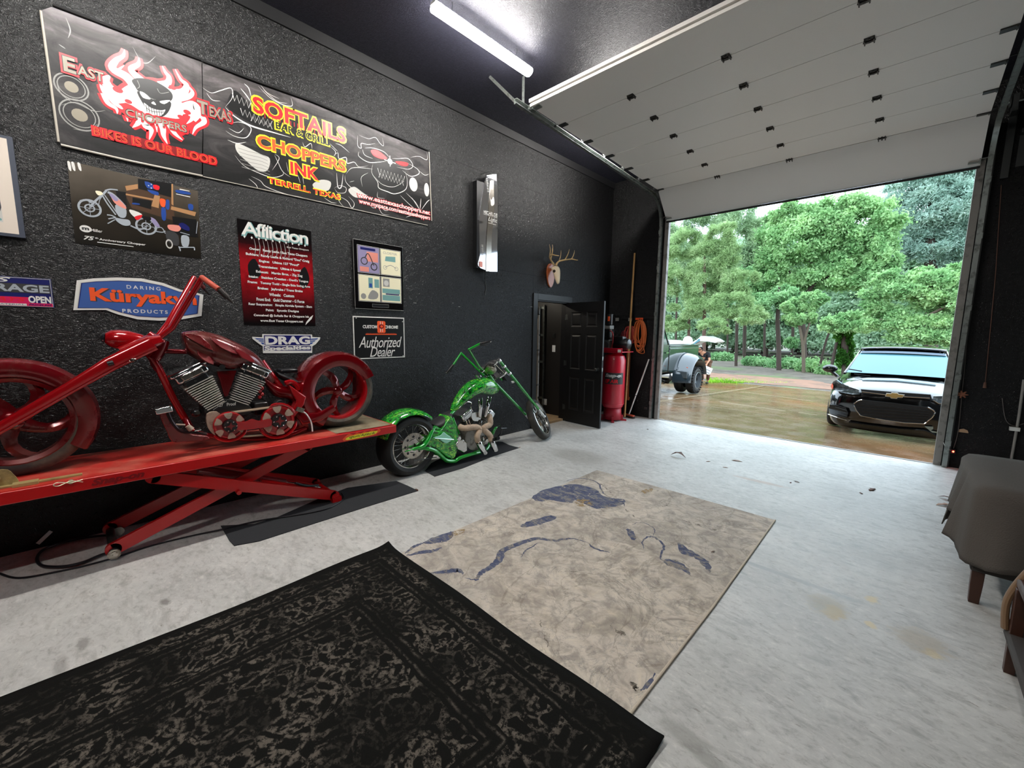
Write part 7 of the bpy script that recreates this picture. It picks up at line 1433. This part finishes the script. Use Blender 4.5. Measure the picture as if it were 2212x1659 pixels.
tree('oak_tree', 'low bright green oak hanging over the parked car', 24, [(1960, 640, 75, 34), (2030, 620, 65, 36), (2080, 660, 50, 40), (1900, 690, 70, 28), (1980, 710, 80, 28), (2060, 720, 60, 26), (1830, 700, 50, 24), (1930, 600, 45, 18), (2090, 590, 40, 24)], [[(2090, 790, 12), (2080, 700, 10), (2050, 650, 8), (2000, 640, 4)], [(2055, 655, 6), (1980, 690, 5), (1900, 690, 3)]], L_oak, M_barkg, 90000, .075, 17)
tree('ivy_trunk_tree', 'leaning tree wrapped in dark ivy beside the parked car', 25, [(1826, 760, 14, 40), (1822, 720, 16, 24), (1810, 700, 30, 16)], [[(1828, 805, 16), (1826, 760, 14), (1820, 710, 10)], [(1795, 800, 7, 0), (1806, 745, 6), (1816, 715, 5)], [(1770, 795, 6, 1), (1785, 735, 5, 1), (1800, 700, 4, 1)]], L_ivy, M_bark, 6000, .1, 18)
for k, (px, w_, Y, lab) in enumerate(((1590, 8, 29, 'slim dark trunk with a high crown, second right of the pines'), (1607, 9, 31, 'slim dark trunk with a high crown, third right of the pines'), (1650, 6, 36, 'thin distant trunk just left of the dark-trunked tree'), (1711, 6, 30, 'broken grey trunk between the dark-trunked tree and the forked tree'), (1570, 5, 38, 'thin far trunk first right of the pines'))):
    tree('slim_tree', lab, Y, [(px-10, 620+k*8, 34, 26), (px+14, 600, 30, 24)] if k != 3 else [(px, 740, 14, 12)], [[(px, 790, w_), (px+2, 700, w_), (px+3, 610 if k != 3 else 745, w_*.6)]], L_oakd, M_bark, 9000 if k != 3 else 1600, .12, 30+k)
# distant wall of trees: three shapes, copied
base = []
for s_ in range(3):
    r = thing('distant_tree', 'hazy green tree in the far row behind the others', 'tree', (0, 0, 0), 'far row of hazy trees'); b = MB(); b.tube([(0, 0, -.3), (.1, 0, 3), (0, .1, 7)], [.25, .12], 8); b.build('trunk', M_bark, r)
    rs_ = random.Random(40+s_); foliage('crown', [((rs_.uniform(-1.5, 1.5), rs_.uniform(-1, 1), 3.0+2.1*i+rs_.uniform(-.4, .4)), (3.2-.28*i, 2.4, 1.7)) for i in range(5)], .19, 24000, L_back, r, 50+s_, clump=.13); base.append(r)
def dup(root, loc, rz, sc):
    c = root.copy(); COL.objects.link(c); c.location = loc; c.rotation_euler = (0, 0, rz); c.scale = (sc, sc, sc)
    for h in list(root.children): d = h.copy(); COL.objects.link(d); d.parent = c
    return c
spots = []
for row, (Y, n_) in enumerate(((44, 10), (53, 11), (63, 12))):
    a, c = wy(1400, 700, Y).x, wy(2180, 700, Y).x
    for i in range(n_): x_ = a+(c-a)*(i+.5*(row % 2))/(n_-1); spots.append((x_, Y+random.uniform(-2, 2), random.uniform(0, 6.2), random.uniform(.78, .98)*(.85+.14*row)*(1.12 if x_ < -9-row*4 else 1)))
for i, (x, y, rz, sc) in enumerate(spots):
    if i < 3: o = base[i]; o.location = (x, y, gz(y)-.1); o.rotation_euler = (0, 0, rz); o.scale = (sc,)*3
    else: dup(base[i % 3], (x, y, gz(y)-.1), rz, sc)
# undergrowth and grass
sh = [(1640, 770, 30, 12, 30), (1700, 775, 34, 14, 29), (1760, 772, 30, 16, 27), (1800, 780, 24, 14, 26), (1560, 752, 26, 12, 34), (1500, 745, 30, 16, 34), (1850, 780, 40, 20, 28), (1900, 770, 40, 22, 30), (2060, 770, 50, 26, 29), (1980, 765, 50, 26, 31)]
labs = ['low shrub at the foot of the dark-trunked tree', 'low shrub at the foot of the forked tree', 'low shrub under the leaning trees', 'bright low shrub beside the ivy trunk', 'shrub between the thin far trunks', 'shrub behind the truck bed', 'shrub right behind the car mirror', 'shrub behind the middle of the car roof', 'shrub behind the right end of the car', 'shrub behind the car windshield']
for (px, py, rx, rz, Y), lab in zip(sh, labs):
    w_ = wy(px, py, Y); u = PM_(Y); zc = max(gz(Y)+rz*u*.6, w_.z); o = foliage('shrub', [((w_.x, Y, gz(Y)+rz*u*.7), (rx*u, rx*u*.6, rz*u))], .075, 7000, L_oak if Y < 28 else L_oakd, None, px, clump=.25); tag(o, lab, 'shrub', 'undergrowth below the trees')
rs = np.random.RandomState(5); b = MB(); 
gA = [(1525, 818), (1600, 817), (1660, 812), (1712, 822), (1716, 831), (1640, 829), (1530, 826)]
def gpt(px, py):
    d = ray(px, py)
    for i in range(800): 
        q_ = CAM+d*(i*.00005); 
        if q_.z < G(q_.y): return q_
    return q_
gA = [gpt(*p) for p in gA]; xs_ = [p.x for p in gA]; ys_ = [p.y for p in gA]
def inside(x, y):
    c = False; n_ = len(gA)
    for i in range(n_):
        a, d = gA[i], gA[i-1]
        if (a.y > y) != (d.y > y) and x < (d.x-a.x)*(y-a.y)/(d.y-a.y)+a.x: c = not c
    return c
for k in range(9000):
    x, y = rs.uniform(min(xs_), max(xs_)), rs.uniform(min(ys_), max(ys_))
    if inside(x, y):
        z = G(y)-.02; h = rs.uniform(.05, .13); a = rs.uniform(0, 6.28); dx, dy = .03*cos(a), .03*sin(a); b.add([(x-dx, y-dy, z), (x+dx, y+dy, z), (x+rs.uniform(-.05, .05), y+rs.uniform(-.05, .05), z+h)], [(0, 1, 2)])
o = b.build('grass_strip', leafmat('bright_grass', ('#5c8a2a', '#8fc23e', '#b4e05a'), .4), loc=(sum(xs_)/7, sum(ys_)/7, G(19)), fix=False, smooth=0); tag(o, 'strip of bright green grass beyond the driveway', 'grass', kind='stuff')
b = MB(); b.sheet(lambda u, v: (-16+20*u, 19.6+2.6*v, G(19.6+2.6*v)+.012+.14*min(1, max(0, (.6+2.6*v)/4))), 20, 6); b.build('red_dirt', mat('red_wet_dirt', '#8f6a58', .6, dirt=('#6f5a4c', 1.5, .45)))['kind'] = 'structure'
# ================================================================ parked car seen from the front
M_cblack = mat('glossy_black_car_paint', '#08090a', .12, coat=1.0, spec=.6); M_glass = mat('windscreen_glass', '#4f7f8a', .12, .0, spec=.6); M_dplast = mat('black_plastic_trim', '#0f0f10', .5)
CY0, CXC = 9.05, -.12; gc = G(9.9)
car = thing('car', 'glossy black hatchback parked nose-in on the wet driveway', 'car', (CXC, CY0+.85, gc)); 
def cpt(x, y, z): return V((CXC+x, CY0+y, gc+z))
def ringm(y, half): return [cpt(x, y, z) for x, z in half]+[cpt(-x, y, z) for x, z in half[::-1]]
S_ = [(.0, [(.001, .12), (.50, .12), (.62, .2), (.64, .42), (.64, .56), (.58, .68), (.40, .74), (.001, .765)]),
      (.10, [(.001, .09), (.68, .09), (.79, .17), (.80, .42), (.80, .60), (.72, .745), (.45, .80), (.001, .82)]),
      (.32, [(.001, .1), (.80, .1), (.85, .26), (.875, .45), (.875, .66), (.80, .81), (.50, .875), (.001, .90)]),
      (.80, [(.001, .18), (.82, .18), (.885, .27), (.90, .48), (.90, .72), (.83, .88), (.52, .95), (.001, .975)]),
      (1.20, [(.001, .18), (.82, .18), (.885, .27), (.90, .50), (.90, .78), (.84, .93), (.60, 1.0), (.001, 1.02)]),
      (2.2, [(.001, .18), (.82, .18), (.885, .27), (.90, .50), (.90, .80), (.86, .96), (.66, .99), (.001, 1.0)]),
      (3.6, [(.001, .18), (.82, .18), (.885, .27), (.90, .50), (.90, .84), (.86, .98), (.66, 1.0), (.001, 1.0)]),
      (4.2, [(.001, .22), (.76, .22), (.82, .3), (.84, .5), (.83, .82), (.78, .95), (.6, .98), (.001, .98)]),
      (4.4, [(.001, .3), (.6, .3), (.7, .36), (.72, .5), (.7, .75), (.66, .85), (.5, .88), (.001, .88)])]
b = MB(); b.rings([ringm(y, h) for y, h in S_]); b.build('body', M_cblack, car, sub=2, smooth=80)
# cabin
cab = [(1.12, [(.72, 1.0), (.70, 1.005), (.001, 1.02)]), (1.75, [(.76, .99), (.585, 1.37), (.001, 1.405)]), (2.3, [(.78, .98), (.60, 1.43), (.001, 1.46)]), (3.2, [(.78, .98), (.59, 1.40), (.001, 1.43)]), (4.0, [(.74, .98), (.52, 1.12), (.001, 1.14)])]
b = MB()
def half(y, h): return [cpt(x, y, z) for x, z in h]+[cpt(-x, y, z) for x, z in h[::-1][0:]]
b.rings([half(y, h) for y, h in cab]); b.build('side_windows', mat('dark_side_glass', '#11181a', .06, coat=1), car, smooth=30)
b = MB(); b.sheet(lambda u, v: cpt((-.72+.135*v)*(1-2*u)*-1*-1, 1.04+.64*v-.10*(1-(2*u-1)**2)*(1-v*.4), 1.005+.385*v+.018*(1-(2*u-1)**2)), 16, 10); b.build('windshield', M_glass, car, smooth=80)
b = MB(); b.sheet(lambda u, v: cpt((-.59+.0*v)*(1-2*u), 1.70+1.7*v-.06*(1-(2*u-1)**2), 1.40+.07*sin(pi*(.2+.8*v*.9))+.03*(1-(2*u-1)**2)), 12, 8); b.build('roof', mat('roof_black_paint', '#101214', .12, coat=1), car, solid=.03)
b = MB(); b.sheet(lambda u, v: cpt((-.588)*(1-2*u), 1.60+.1*v-.075*(1-(2*u-1)**2), 1.365+.035*v+.02*(1-(2*u-1)**2)), 12, 2); b.build('sun_strip', mat('grey_sun_strip', '#6f7b88', .2), car)
for s in (-1, 1): b = MB(); b.tube([cpt(s*.745, 1.02, .985), cpt(s*.66, 1.4, 1.2), cpt(s*.595, 1.72, 1.395), cpt(s*.6, 2.3, 1.44), cpt(s*.6, 3.2, 1.42)], .022, 8); b.build('roof_pillar', M_cblack, car)
def npt(px, py, lift=.0):           # a point on the nose, from its place in the picture
    Y = CY0
    for _ in range(6):
        p = wy(px, py, Y); ax_ = abs(p.x-CXC); yo = 0 if ax_ < .5 else (.10*((ax_-.5)/.3)**2 if ax_ < .8 else .10+2.6*(ax_-.8)); Y = CY0+yo+.05*max(0, (p.z-gc-.5))*4*.25
    return p+V((0, -lift, 0))
def CZ_(pts, lift=.0): return [npt(1740+u*360/1757, 680+v*360/1757, lift) for u, v in pts]
def nose_part(name, pts, m, lift, th=.02, sm=0, parent=car):
    P_ = CZ_(pts, lift); 
    if sm: P_ = catmull(P_, sm, True)
    b = MB(); b.prism(P_, (0, th, 0)); return b.build(name, m, parent, smooth=30)
nose_part('lower_grille', [(600, 893), (900, 925), (1285, 972), (1340, 1000), (1366, 1025), (1330, 1075), (1250, 1138), (1040, 1128), (800, 1095), (585, 1055), (540, 1000), (515, 935), (550, 905)], M_dplast, .06, .06)
gpts = [(600, 890), (550, 905), (512, 935), (540, 1000), (583, 1056), (800, 1098), (1040, 1132), (1252, 1142), (1330, 1078), (1368, 1026), (1345, 998), (1288, 970)]
b = MB(); b.tube(CZ_(gpts, .075), .010, 8); b.build('grille_surround', M_chrome, car)
for k in range(5): b = MB(); b.tube(CZ_([(540+k*10, 935+k*34), (900, 965+k*32), (1310-k*8, 1010+k*24)], .07), .005, 6); b.build('grille_slat', mat('gloss_black_slat', '#1a1b1d', .2), car)
nose_part('upper_grille', [(585, 782), (900, 808), (1320, 838), (1330, 880), (900, 850), (600, 825)], M_dplast, .06, .06)
b = MB(); b.tube(CZ_([(600, 806), (850, 838)], .075), .008, 8); b.build('chrome_bar', M_chrome, car); b = MB(); b.tube(CZ_([(1035, 858), (1310, 872)], .075), .008, 8); b.build('chrome_bar', M_chrome, car)
nose_part('badge', [(860, 825), (905, 828), (912, 818), (972, 822), (978, 832), (1040, 840), (1020, 862), (968, 862), (962, 874), (905, 868), (900, 858), (848, 850)], mat('gold_badge', '#c9a566', .35, .6), .105, .02); nose_part('badge_rim', [(855, 820), (903, 824), (908, 814), (976, 818), (982, 829), (1046, 838), (1024, 867), (972, 867), (966, 879), (901, 873), (896, 862), (842, 854)], M_white, .098, .02)
hl = [(275, 745), (300, 700), (335, 682), (395, 725), (470, 755), (570, 785), (565, 832), (500, 835), (420, 820), (340, 800), (290, 780)]
nose_part('headlight', hl, mat('headlight_glass', '#555c5f', .05, coat=1, dirt=('#a5adb0', 22, .5)), .10, .10)
nose_part('marker_lens', [(275, 748), (292, 715), (302, 740), (300, 778), (288, 774)], mat('orange_marker', '#e0674a', .3), .115, .02); nose_part('lamp_edge', [(330, 684), (395, 725), (470, 755), (468, 768), (390, 742), (326, 700)], M_white, .04, .01)
h2 = [(1345, 852), (1400, 850), (1480, 850), (1600, 845), (1650, 860), (1640, 900), (1560, 930), (1420, 930), (1345, 890)]; nose_part('headlight', h2, MC['headlight_glass'], .09, .09)
b = MB(); b.tube(CZ_([(1345, 890), (1400, 925), (1470, 935)], .1), .006, 6); b.build('lamp_trim', M_chrome, car)
nose_part('fog_lamp_pocket', [(262, 940), (330, 950), (430, 985), (455, 1030), (440, 1080), (340, 1060), (265, 1035), (250, 980)], M_dplast, .08, .08)
for k in range(3): b = MB(); b.tube(CZ_([(320, 965+k*32), (440, 1000+k*30)], .095), .005, 6); b.build('pocket_slat', M_dsteel, car)
b = MB(); b.tube(CZ_([(245, 1042), (340, 1075), (445, 1105)], .08), .008, 6); b.build('pocket_trim', M_chrome, car)
nose_part('fog_lamp_pocket', [(1440, 985), (1560, 985), (1620, 1000), (1620, 1080), (1480, 1110), (1420, 1080)], M_dplast, .03, .03)
b = MB(); b.tube(CZ_([(460, 1130), (700, 1165), (1000, 1200), (1250, 1215), (1330, 1245), (1400, 1290)], .03), .02, 8); b.build('lower_lip', M_cblack, car)
nose_part('lip_corner', [(1255, 1170), (1345, 1175), (1345, 1200), (1320, 1215), (1400, 1235), (1400, 1245), (1330, 1235)], mat('silver_lip', '#9fb6bb', .2, .8), .05, .015)
for s, px in ((1, 0),):
    b = MB(); c = wy(1790, 793, CY0+1.25); b.ball((CXC-1.0, CY0+1.25, gc+1.045), .1, 16, (1.25, .55, .78)); b.build('wing_mirror', M_cblack, car); b = MB(); b.tube([(CXC-.98, CY0+1.25, gc+1.0), (CXC-.86, CY0+1.2, gc+.90)], [.035, .03], 8); b.build('mirror_arm', M_cblack, car)
    b = MB(); b.ball((CXC+1.0, CY0+1.25, gc+1.045), .1, 16, (1.25, .55, .78)); b.build('wing_mirror', M_cblack, car)
b = MB(); b.tube([wy(1833, 797, CY0+.98), wy(1862, 802, CY0+.96)], .010, 8); b.build('wiper', M_dplast, car); b = MB(); b.tube([wy(1845, 808, CY0+.9), wy(1880, 812, CY0+.88)], .005, 6); b.build('wiper', M_dplast, car)
for x in (-.80, .80):
    for y in (.86, 3.5): b = MB(); b.lathe(cpt(x, y, .32-.0), (1, 0, 0), tire_prof(.325, .21, .21), 32); b.build('tire', M_rubber, car); b = MB(); b.lathe(cpt(x, y, .32), (1 if x > 0 else -1, 0, 0), [(0, .08), (.06, .085), (.2, .07), (.215, .1), (.215, -.08)], 10); b.build('wheel', M_dsteel, car)
b = MB(); b.obox(cpt(0, .02, .40), (.15, 0, 0), (0, .012, 0), (0, 0, .04)); b.build('plate_holder', M_dplast, car)
# ================================================================ dual-wheel truck
M_tgreen = mat('dark_green_truck_paint', '#14241f', .15, coat=1); M_tflare = mat('grey_blue_wet_flare', '#2a343a', .12, coat=1)
tg = G(13.2); tk = thing('pickup_truck', 'dark green dual-wheel pickup truck partly hidden by the left jamb', 'truck', (-6.0, 12.0, tg))
XS = -5.12; XL = -7.15
for y in (13.2, 9.0):
    for x in ((-4.80, -5.17, -7.10, -7.47) if y > 10 else (-5.1, -7.15)):
        b = MB(); b.lathe((x, y, tg+.42), (1, 0, 0), tire_prof(.42, .27, .25), 40); tr = b.build('tire', M_rubber, tk)
        if x > -4.9 or (y < 10 and x > -6):
            for k in range(28):
                a = 2*pi*k/28; c = V((x+.095, y+.405*cos(a), tg+.42+.405*sin(a))); b = MB(); b.obox(c, (.04, 0, 0), V((0, -sin(a), cos(a)))*.022, V((0, cos(a), sin(a)))*.012); b.build('tread_lug', M_rubber, tr)
    xw = -4.67 if y > 10 else -4.98
    b = MB(); b.lathe((xw, y, tg+.42), (1, 0, 0), [(.252, -.02), (.262, .0), (.24, .005), (.235, -.12), (.1, -.14), (.07, -.08), (.0, -.075)], 36); b.build('rim', mat('grey_alloy_rim', '#8d9296', .3, .8), tr)
    for k in range(8): a = 2*pi*k/8; b = MB(); b.cyl((xw-.12, y+.19*cos(a), tg+.42+.19*sin(a)), (xw-.108, y+.19*cos(a), tg+.42+.19*sin(a)), .035, n=12); b.build('rim_hole', M_blackmat, tr)
def side(name, pts, x, th, m, **k): b = MB(); b.prism([V((x, y, z)) for y, z in pts], (-th, 0, 0)); return b.build(name, m, tk, **k)
side('bed_side', [(12.02, .42), (12.35, .38), (12.62, .5), (12.8, .68), (13.2, .80), (13.6, .68), (13.8, .5), (13.98, .36), (14.35, .40), (14.35, 1.17), (12.02, 1.17)], XS, 2.03, M_tgreen, bevel=.02)
b = MB(); b.box((XL, 12.02, 1.17), (XS+.01, 14.4, 1.21)); b.box((XS-.03, 12.02, 1.08), (XS+.02, 14.38, 1.12)); b.build('bed_rail', mat('wet_bed_rail', '#3f4c46', .2, coat=1), tk, bevel=.01)
# rounded dual-wheel fender
b = MB(); rg = []
for k in range(19):
    a = radians(-4+(172)*k/18); y0, z0 = cos(a), sin(a); Ri, Ro = .62, .74
    if z0 < 0: pass
    c = V((0, 13.2, tg+.44)); wdt = .56*(1-.0*k)
    pr = [(XS-.02, Ri), (XS+.44, Ri), (XS+.48, Ri+.03), (XS+.46, Ri+.09), (XS+.36, Ro+.02), (XS+.2, Ro+.08), (XS-.02, Ro+.1)]
    rg.append([V((x, 13.2-r*y0*1.0, c.z+r*z0)) for x, r in pr])
b.rings(rg); b.build('dual_fender', M_tflare, tk, smooth=60)
b = MB(); b.box((XS+.05, 12.42, tg+.52), (XS+.40, 12.6, tg+.74)); b.build('fender_step', mat('grey_step', '#43494c', .3), tk, bevel=.02); b = MB(); b.box((XS+.3, 12.545, tg+.80), (XS+.36, 12.56, tg+.86)); b.build('marker_lamp', mat('orange_marker', '#e0674a', .3), tk)
side('cab', [(9.7, .42), (12.0, .42), (12.0, 1.17), (11.98, 1.22), (11.55, 1.78), (10.4, 1.80), (9.75, 1.25)], XS, 2.03, M_tgreen, bevel=.03)
b = MB(); b.prism([V((XS+.004, y, z)) for y, z in ((11.86, 1.24), (11.5, 1.70), (10.95, 1.70), (10.9, 1.22))], (-.002, 0, 0)); b.build('side_window', mat('green_side_glass', '#36534b', .05, coat=1), tk, smooth=0); b = MB(); b.prism([V((XS+.004, y, z)) for y, z in ((10.8, 1.22), (10.85, 1.70), (10.5, 1.70), (10.0, 1.24))], (-.002, 0, 0)); b.build('side_window', MC['green_side_glass'], tk, smooth=0)
b = MB(); b.tube([(XS+.012, 11.9, 1.23), (XS+.012, 11.52, 1.73), (XS+.012, 10.9, 1.74)], .012, 6); b.build('window_trim', M_dsteel, tk); b = MB(); b.box((XS, 12.0, .45), (XS+.003, 12.02, 1.17)); b.build('door_seam', M_blackmat, tk); b = MB(); b.box((XS, 11.72, .98), (XS+.04, 11.9, 1.01)); b.build('door_handle', M_chrome, tk)
side('hood', [(7.6, .5), (9.72, .42), (9.72, 1.22), (9.4, 1.20), (7.7, 1.08)], XS-.04, 1.95, M_tgreen, bevel=.05)
b = MB(); b.box((XL+.2, 7.7, .3), (XS-.25, 14.3, .45)); b.build('chassis', M_dplast, tk)
for y in (11.4, 11.9): b = MB(); b.cyl((XS-.3, y, .12), (XS-.05, y, .12), .06, n=14); b.build('chrome_step_bracket', M_chrome, tk)
b = MB(); b.tube([(XS-.35, 12.9, .05), (XS-.9, 12.9, .05)], .09, 12); b.build('rear_axle', M_dplast, tk)
tc = thing('bed_cover', 'white folded cover lying over the truck bed', 'cover', (-6, 12.9, 1.215)); b = MB(); P_ = [wx(1445, 734, XS-.1), wx(1470, 735, XS-.1), wx(1490, 740, XS-.1), wx(1492, 747, XS-.1), wx(1447, 747, XS-.1)]; P_ = [V((p.x, p.y, max(p.z, 1.218))) for p in P_]; b.prism(P_, (-1.6, 0, 0)); b.build('sheet', M_white, tc, bevel=.02)
dk = thing('dish', 'round white disc standing on the white bed cover', 'dish', wx(1486, 745, XS-.3)); c = wx(1486, 736, XS-.3); b = MB(); b.lathe(c, (.5, -.85, .1), [(0, .03), (.09, .02), (.15, 0), (.155, -.01), (.1, 0), (0, .015)], 24); b.build('disc', M_white, dk)
# ================================================================ white car with raised liftgate
sg = G(17); M_wcar = mat('white_car_paint', '#d9dde0', .2, coat=.8); sv = thing('white_suv', 'white car with its tailgate raised, parked behind the truck', 'car', (-8.6, 17.3, sg))
b = MB(); y0, y1 = 16.5, 18.2
prof = [(-11.0, .35), (-10.9, .75), (-10.0, .95), (-9.4, 1.05), (-8.7, 1.6), (-7.0, 1.68), (-6.55, 1.6), (-6.45, 1.1), (-6.35, .9), (-6.35, .4), (-6.5, .3), (-10.9, .28)]
b.prism([V((x, y0, sg+z)) for x, z in prof], (0, y1-y0, 0)); b.build('body', M_wcar, sv, bevel=.06)
b = MB(); b.prism([V((x, y0-.004, sg+z)) for x, z in ((-9.2, 1.08), (-8.65, 1.5), (-7.0, 1.56), (-6.7, 1.1))], (0, .003, 0)); b.build('side_window', MC['dark_side_glass'], sv, smooth=0)
for x in (-10.2, -7.2): b = MB(); b.lathe((x, y0+.1, sg+.34), (0, -1, 0), tire_prof(.34, .22, .22), 28); b.build('tire', M_rubber, sv)
b = MB(); P_ = [wy(1487, 750, 17), wy(1494, 740, 17), wy(1506, 733, 17), wy(1514, 726, 17), (wy(1524, 726, 17)), wy(1540, 732, 17), wy(1550, 738, 17), wy(1545, 741, 17), wy(1530, 738, 17), wy(1512, 737, 17), wy(1500, 742, 17), wy(1490, 750, 17)]; b.prism(P_, (0, .9, 0)); b.build('liftgate', M_wcar, sv, bevel=.01)
b = MB(); b.prism([wy(1492, 746, 16.995), wy(1504, 737, 16.995), wy(1510, 731, 16.995), wy(1513, 735, 16.995), wy(1499, 744, 16.995)], (0, .02, 0)); b.build('liftgate_glass', M_glass, sv, smooth=0)
b = MB(); b.tube([wy(1492, 749, 16.9), wy(1512, 737, 16.9)], .015, 8); b.build('gas_strut', M_dsteel, sv)
# ================================================================ person carrying a white crate
pg_ = G(17.8); pf = wy(1524, 829, 17.8); pe = thing('person', 'person in black cap, black shirt and brown trousers bending to carry a white crate', 'person', (pf.x, 17.8, pg_))
def skin(name, verts, edges, rad, m, parent, sub=2, root=0):
    o0 = origin(parent); me = bpy.data.meshes.new(name); me.from_pydata([tuple(V(v)-o0) for v in verts], edges, []); o = bpy.data.objects.new(name, me); COL.objects.link(o); o.parent = parent; me.materials.append(m)
    sm = o.modifiers.new('skin', 'SKIN'); sm.use_smooth_shade = True; sl = me.skin_vertices[0].data
    for i, r in enumerate(rad): sl[i].radius = (r, r) if not isinstance(r, tuple) else r
    sl[root].use_root = True; s2 = o.modifiers.new('sub', 'SUBSURF'); s2.levels = sub; s2.render_levels = sub; return o
M_skin = mat('skin', '#c08a6c', .5); M_tee = mat('black_tee', '#15151a', .8); M_trs = mat('brown_trousers', '#5a3c28', .8)
O = V((pf.x, 17.8, pg_)); q = lambda x, y, z: O+V((x, y, z))
# standing, knees slightly bent, trunk leaning forward to the left and towards the viewer
pel = q(-.02, .05, .88); ch_ = q(-.08, -.10, 1.12); nk = q(-.13, -.24, 1.30); hd = q(-.17, -.32, 1.38)
sR, sL = q(.09, -.16, 1.26), q(-.29, -.14, 1.25); eR, eL = q(.16, -.22, 1.0), q(-.36, -.24, 1.0); wR, wL = q(.12, -.40, .84), q(-.30, -.44, .88)
hR, hL = q(.08, .04, .86), q(-.12, .06, .86); kR, kL = q(.10, -.06, .48), q(-.16, -.08, .48); aR, aL = q(.07, .04, .09), q(-.14, .02, .09)
vs_ = [pel, ch_, nk, hd, sR, eR, wR, sL, eL, wL, hR, kR, aR, hL, kL, aL]
skin('body', vs_, [(0, 1), (1, 2), (2, 3), (2, 4), (4, 5), (5, 6), (2, 7), (7, 8), (8, 9), (0, 10), (10, 11), (11, 12), (0, 13), (13, 14), (14, 15)], [.13, .14, .055, .06, .06, .042, .028, .06, .042, .028, .085, .06, .04, .085, .06, .04], M_skin, pe)
b = MB(); b.ball(q(-.19, -.36, 1.40), .1, 18, (.80, .98, 1.15)); b.build('head', M_skin, pe)
b = MB(); b.ball(q(-.205, -.455, 1.385), .016, 8, (.8, 1, 1.3)); b.build('nose', M_skin, pe)
for s in (-1, 1): b = MB(); b.ball(q(-.2+s*.032, -.447, 1.405), .008, 8); b.build('eye', M_blackmat, pe); b = MB(); b.ball(q(-.19+s*.082, -.35, 1.39), .02, 8, (.4, .8, 1.3)); b.build('ear', M_skin, pe)
b = MB(); b.tube([q(-.225, -.45, 1.345), q(-.175, -.45, 1.345)], .005, 6); b.build('mouth', mat('lip', '#8a4a40', .6), pe)
b = MB(); b.lathe(q(-.185, -.33, 1.43), (.03, .22, 1), [(.095, 0), (.094, .03), (.075, .07), (.03, .092), (0, .094)], 20); b.prism(catmull([q(-.27, -.40, 1.425), q(-.24, -.51, 1.40), q(-.18, -.54, 1.39), q(-.12, -.51, 1.40), q(-.1, -.40, 1.425)], 3, True), (0, 0, .01)); b.build('cap', M_tee, pe)
b = MB(); b.ball(q(-.18, -.30, 1.39), .098, 14, (.9, .8, 1)); b.build('hair', mat('dark_hair', '#2a2018', .8), pe)
mR, mL = sR+(eR-sR)*.72, sL+(eL-sL)*.72
skin('shirt', [q(-.02, .05, .93), q(-.05, -.03, 1.05), ch_+V((0, 0, .05)), q(-.12, -.2, 1.25), sR, mR, sL, mL], [(0, 1), (1, 2), (2, 3), (3, 4), (4, 5), (3, 6), (6, 7)], [.155, .16, .165, .11, .085, .07, .085, .07], M_tee, pe)
skin('trousers', [pel, hR, kR, aR+V((0, 0, .06)), hL, kL, aL+V((0, 0, .06))], [(0, 1), (1, 2), (2, 3), (0, 4), (4, 5), (5, 6)], [.14, .105, .08, .065, .105, .08, .065], M_trs, pe)
for c in (aR, aL): b = MB(); b.ball(V((c.x-.01, c.y-.06, pg_+.045)), .05, 14, (1, 2.5, .9)); b.build('boot', M_blackmat, pe)
def hand(w_, d, s):
    b = MB(); d = V(d).normalized(); side_ = V((s, 0, 0)); b.obox(w_+d*.045, side_*.036, d*.045, d.cross(side_)*.014)
    for k in range(4): f0 = w_+d*.085+side_*(.028-.019*k)*1.0; L_ = (.062, .072, .068, .05)[k]; dn = V((0, 0, -1)); b.tube([f0, f0+d*L_*.5, f0+d*L_*.75+dn*L_*.35, f0+d*L_*.6+dn*L_*.75], [.009, .0075], 8)
    t_ = w_+d*.02-side_*.03*-1; b.tube([w_+d*.02+side_*.036, w_+d*.05+side_*.062+V((0, 0, -.01)), w_+d*.085+side_*.064+V((0, 0, -.03))], [.011, .008], 8); b.build('hand', M_skin, pe)
hand(wR, (.0, -.7, -.5), -1); hand(wL, (.1, -.7, -.5), 1)
cr = thing('crate', 'long white panelled crate held by the person behind the truck', 'crate', q(-.05, -.5, .6)); cc = q(-.02, -.56, .70)
U_ = V((.93, .0, -.36)).normalized(); W_ = V((.36, 0, .93)).normalized(); b = MB(); b.obox(cc, U_*.40, V((0, .10, 0)), W_*.13); b.build('crate_body', M_white, cr, bevel=.012)
for k in (-.055, .045): b = MB(); b.obox(cc+W_*k+V((0, -.101, 0)), U_*.40, V((0, .003, 0)), W_*.012); b.build('dark_rib', mat('grey_rib', '#7c8084', .4), cr)
b = MB(); b.obox(cc+U_*-.3-W_*.2, U_*.14, V((0, .10, 0)), W_*.10); b.build('lower_tray', M_white, cr, bevel=.01)
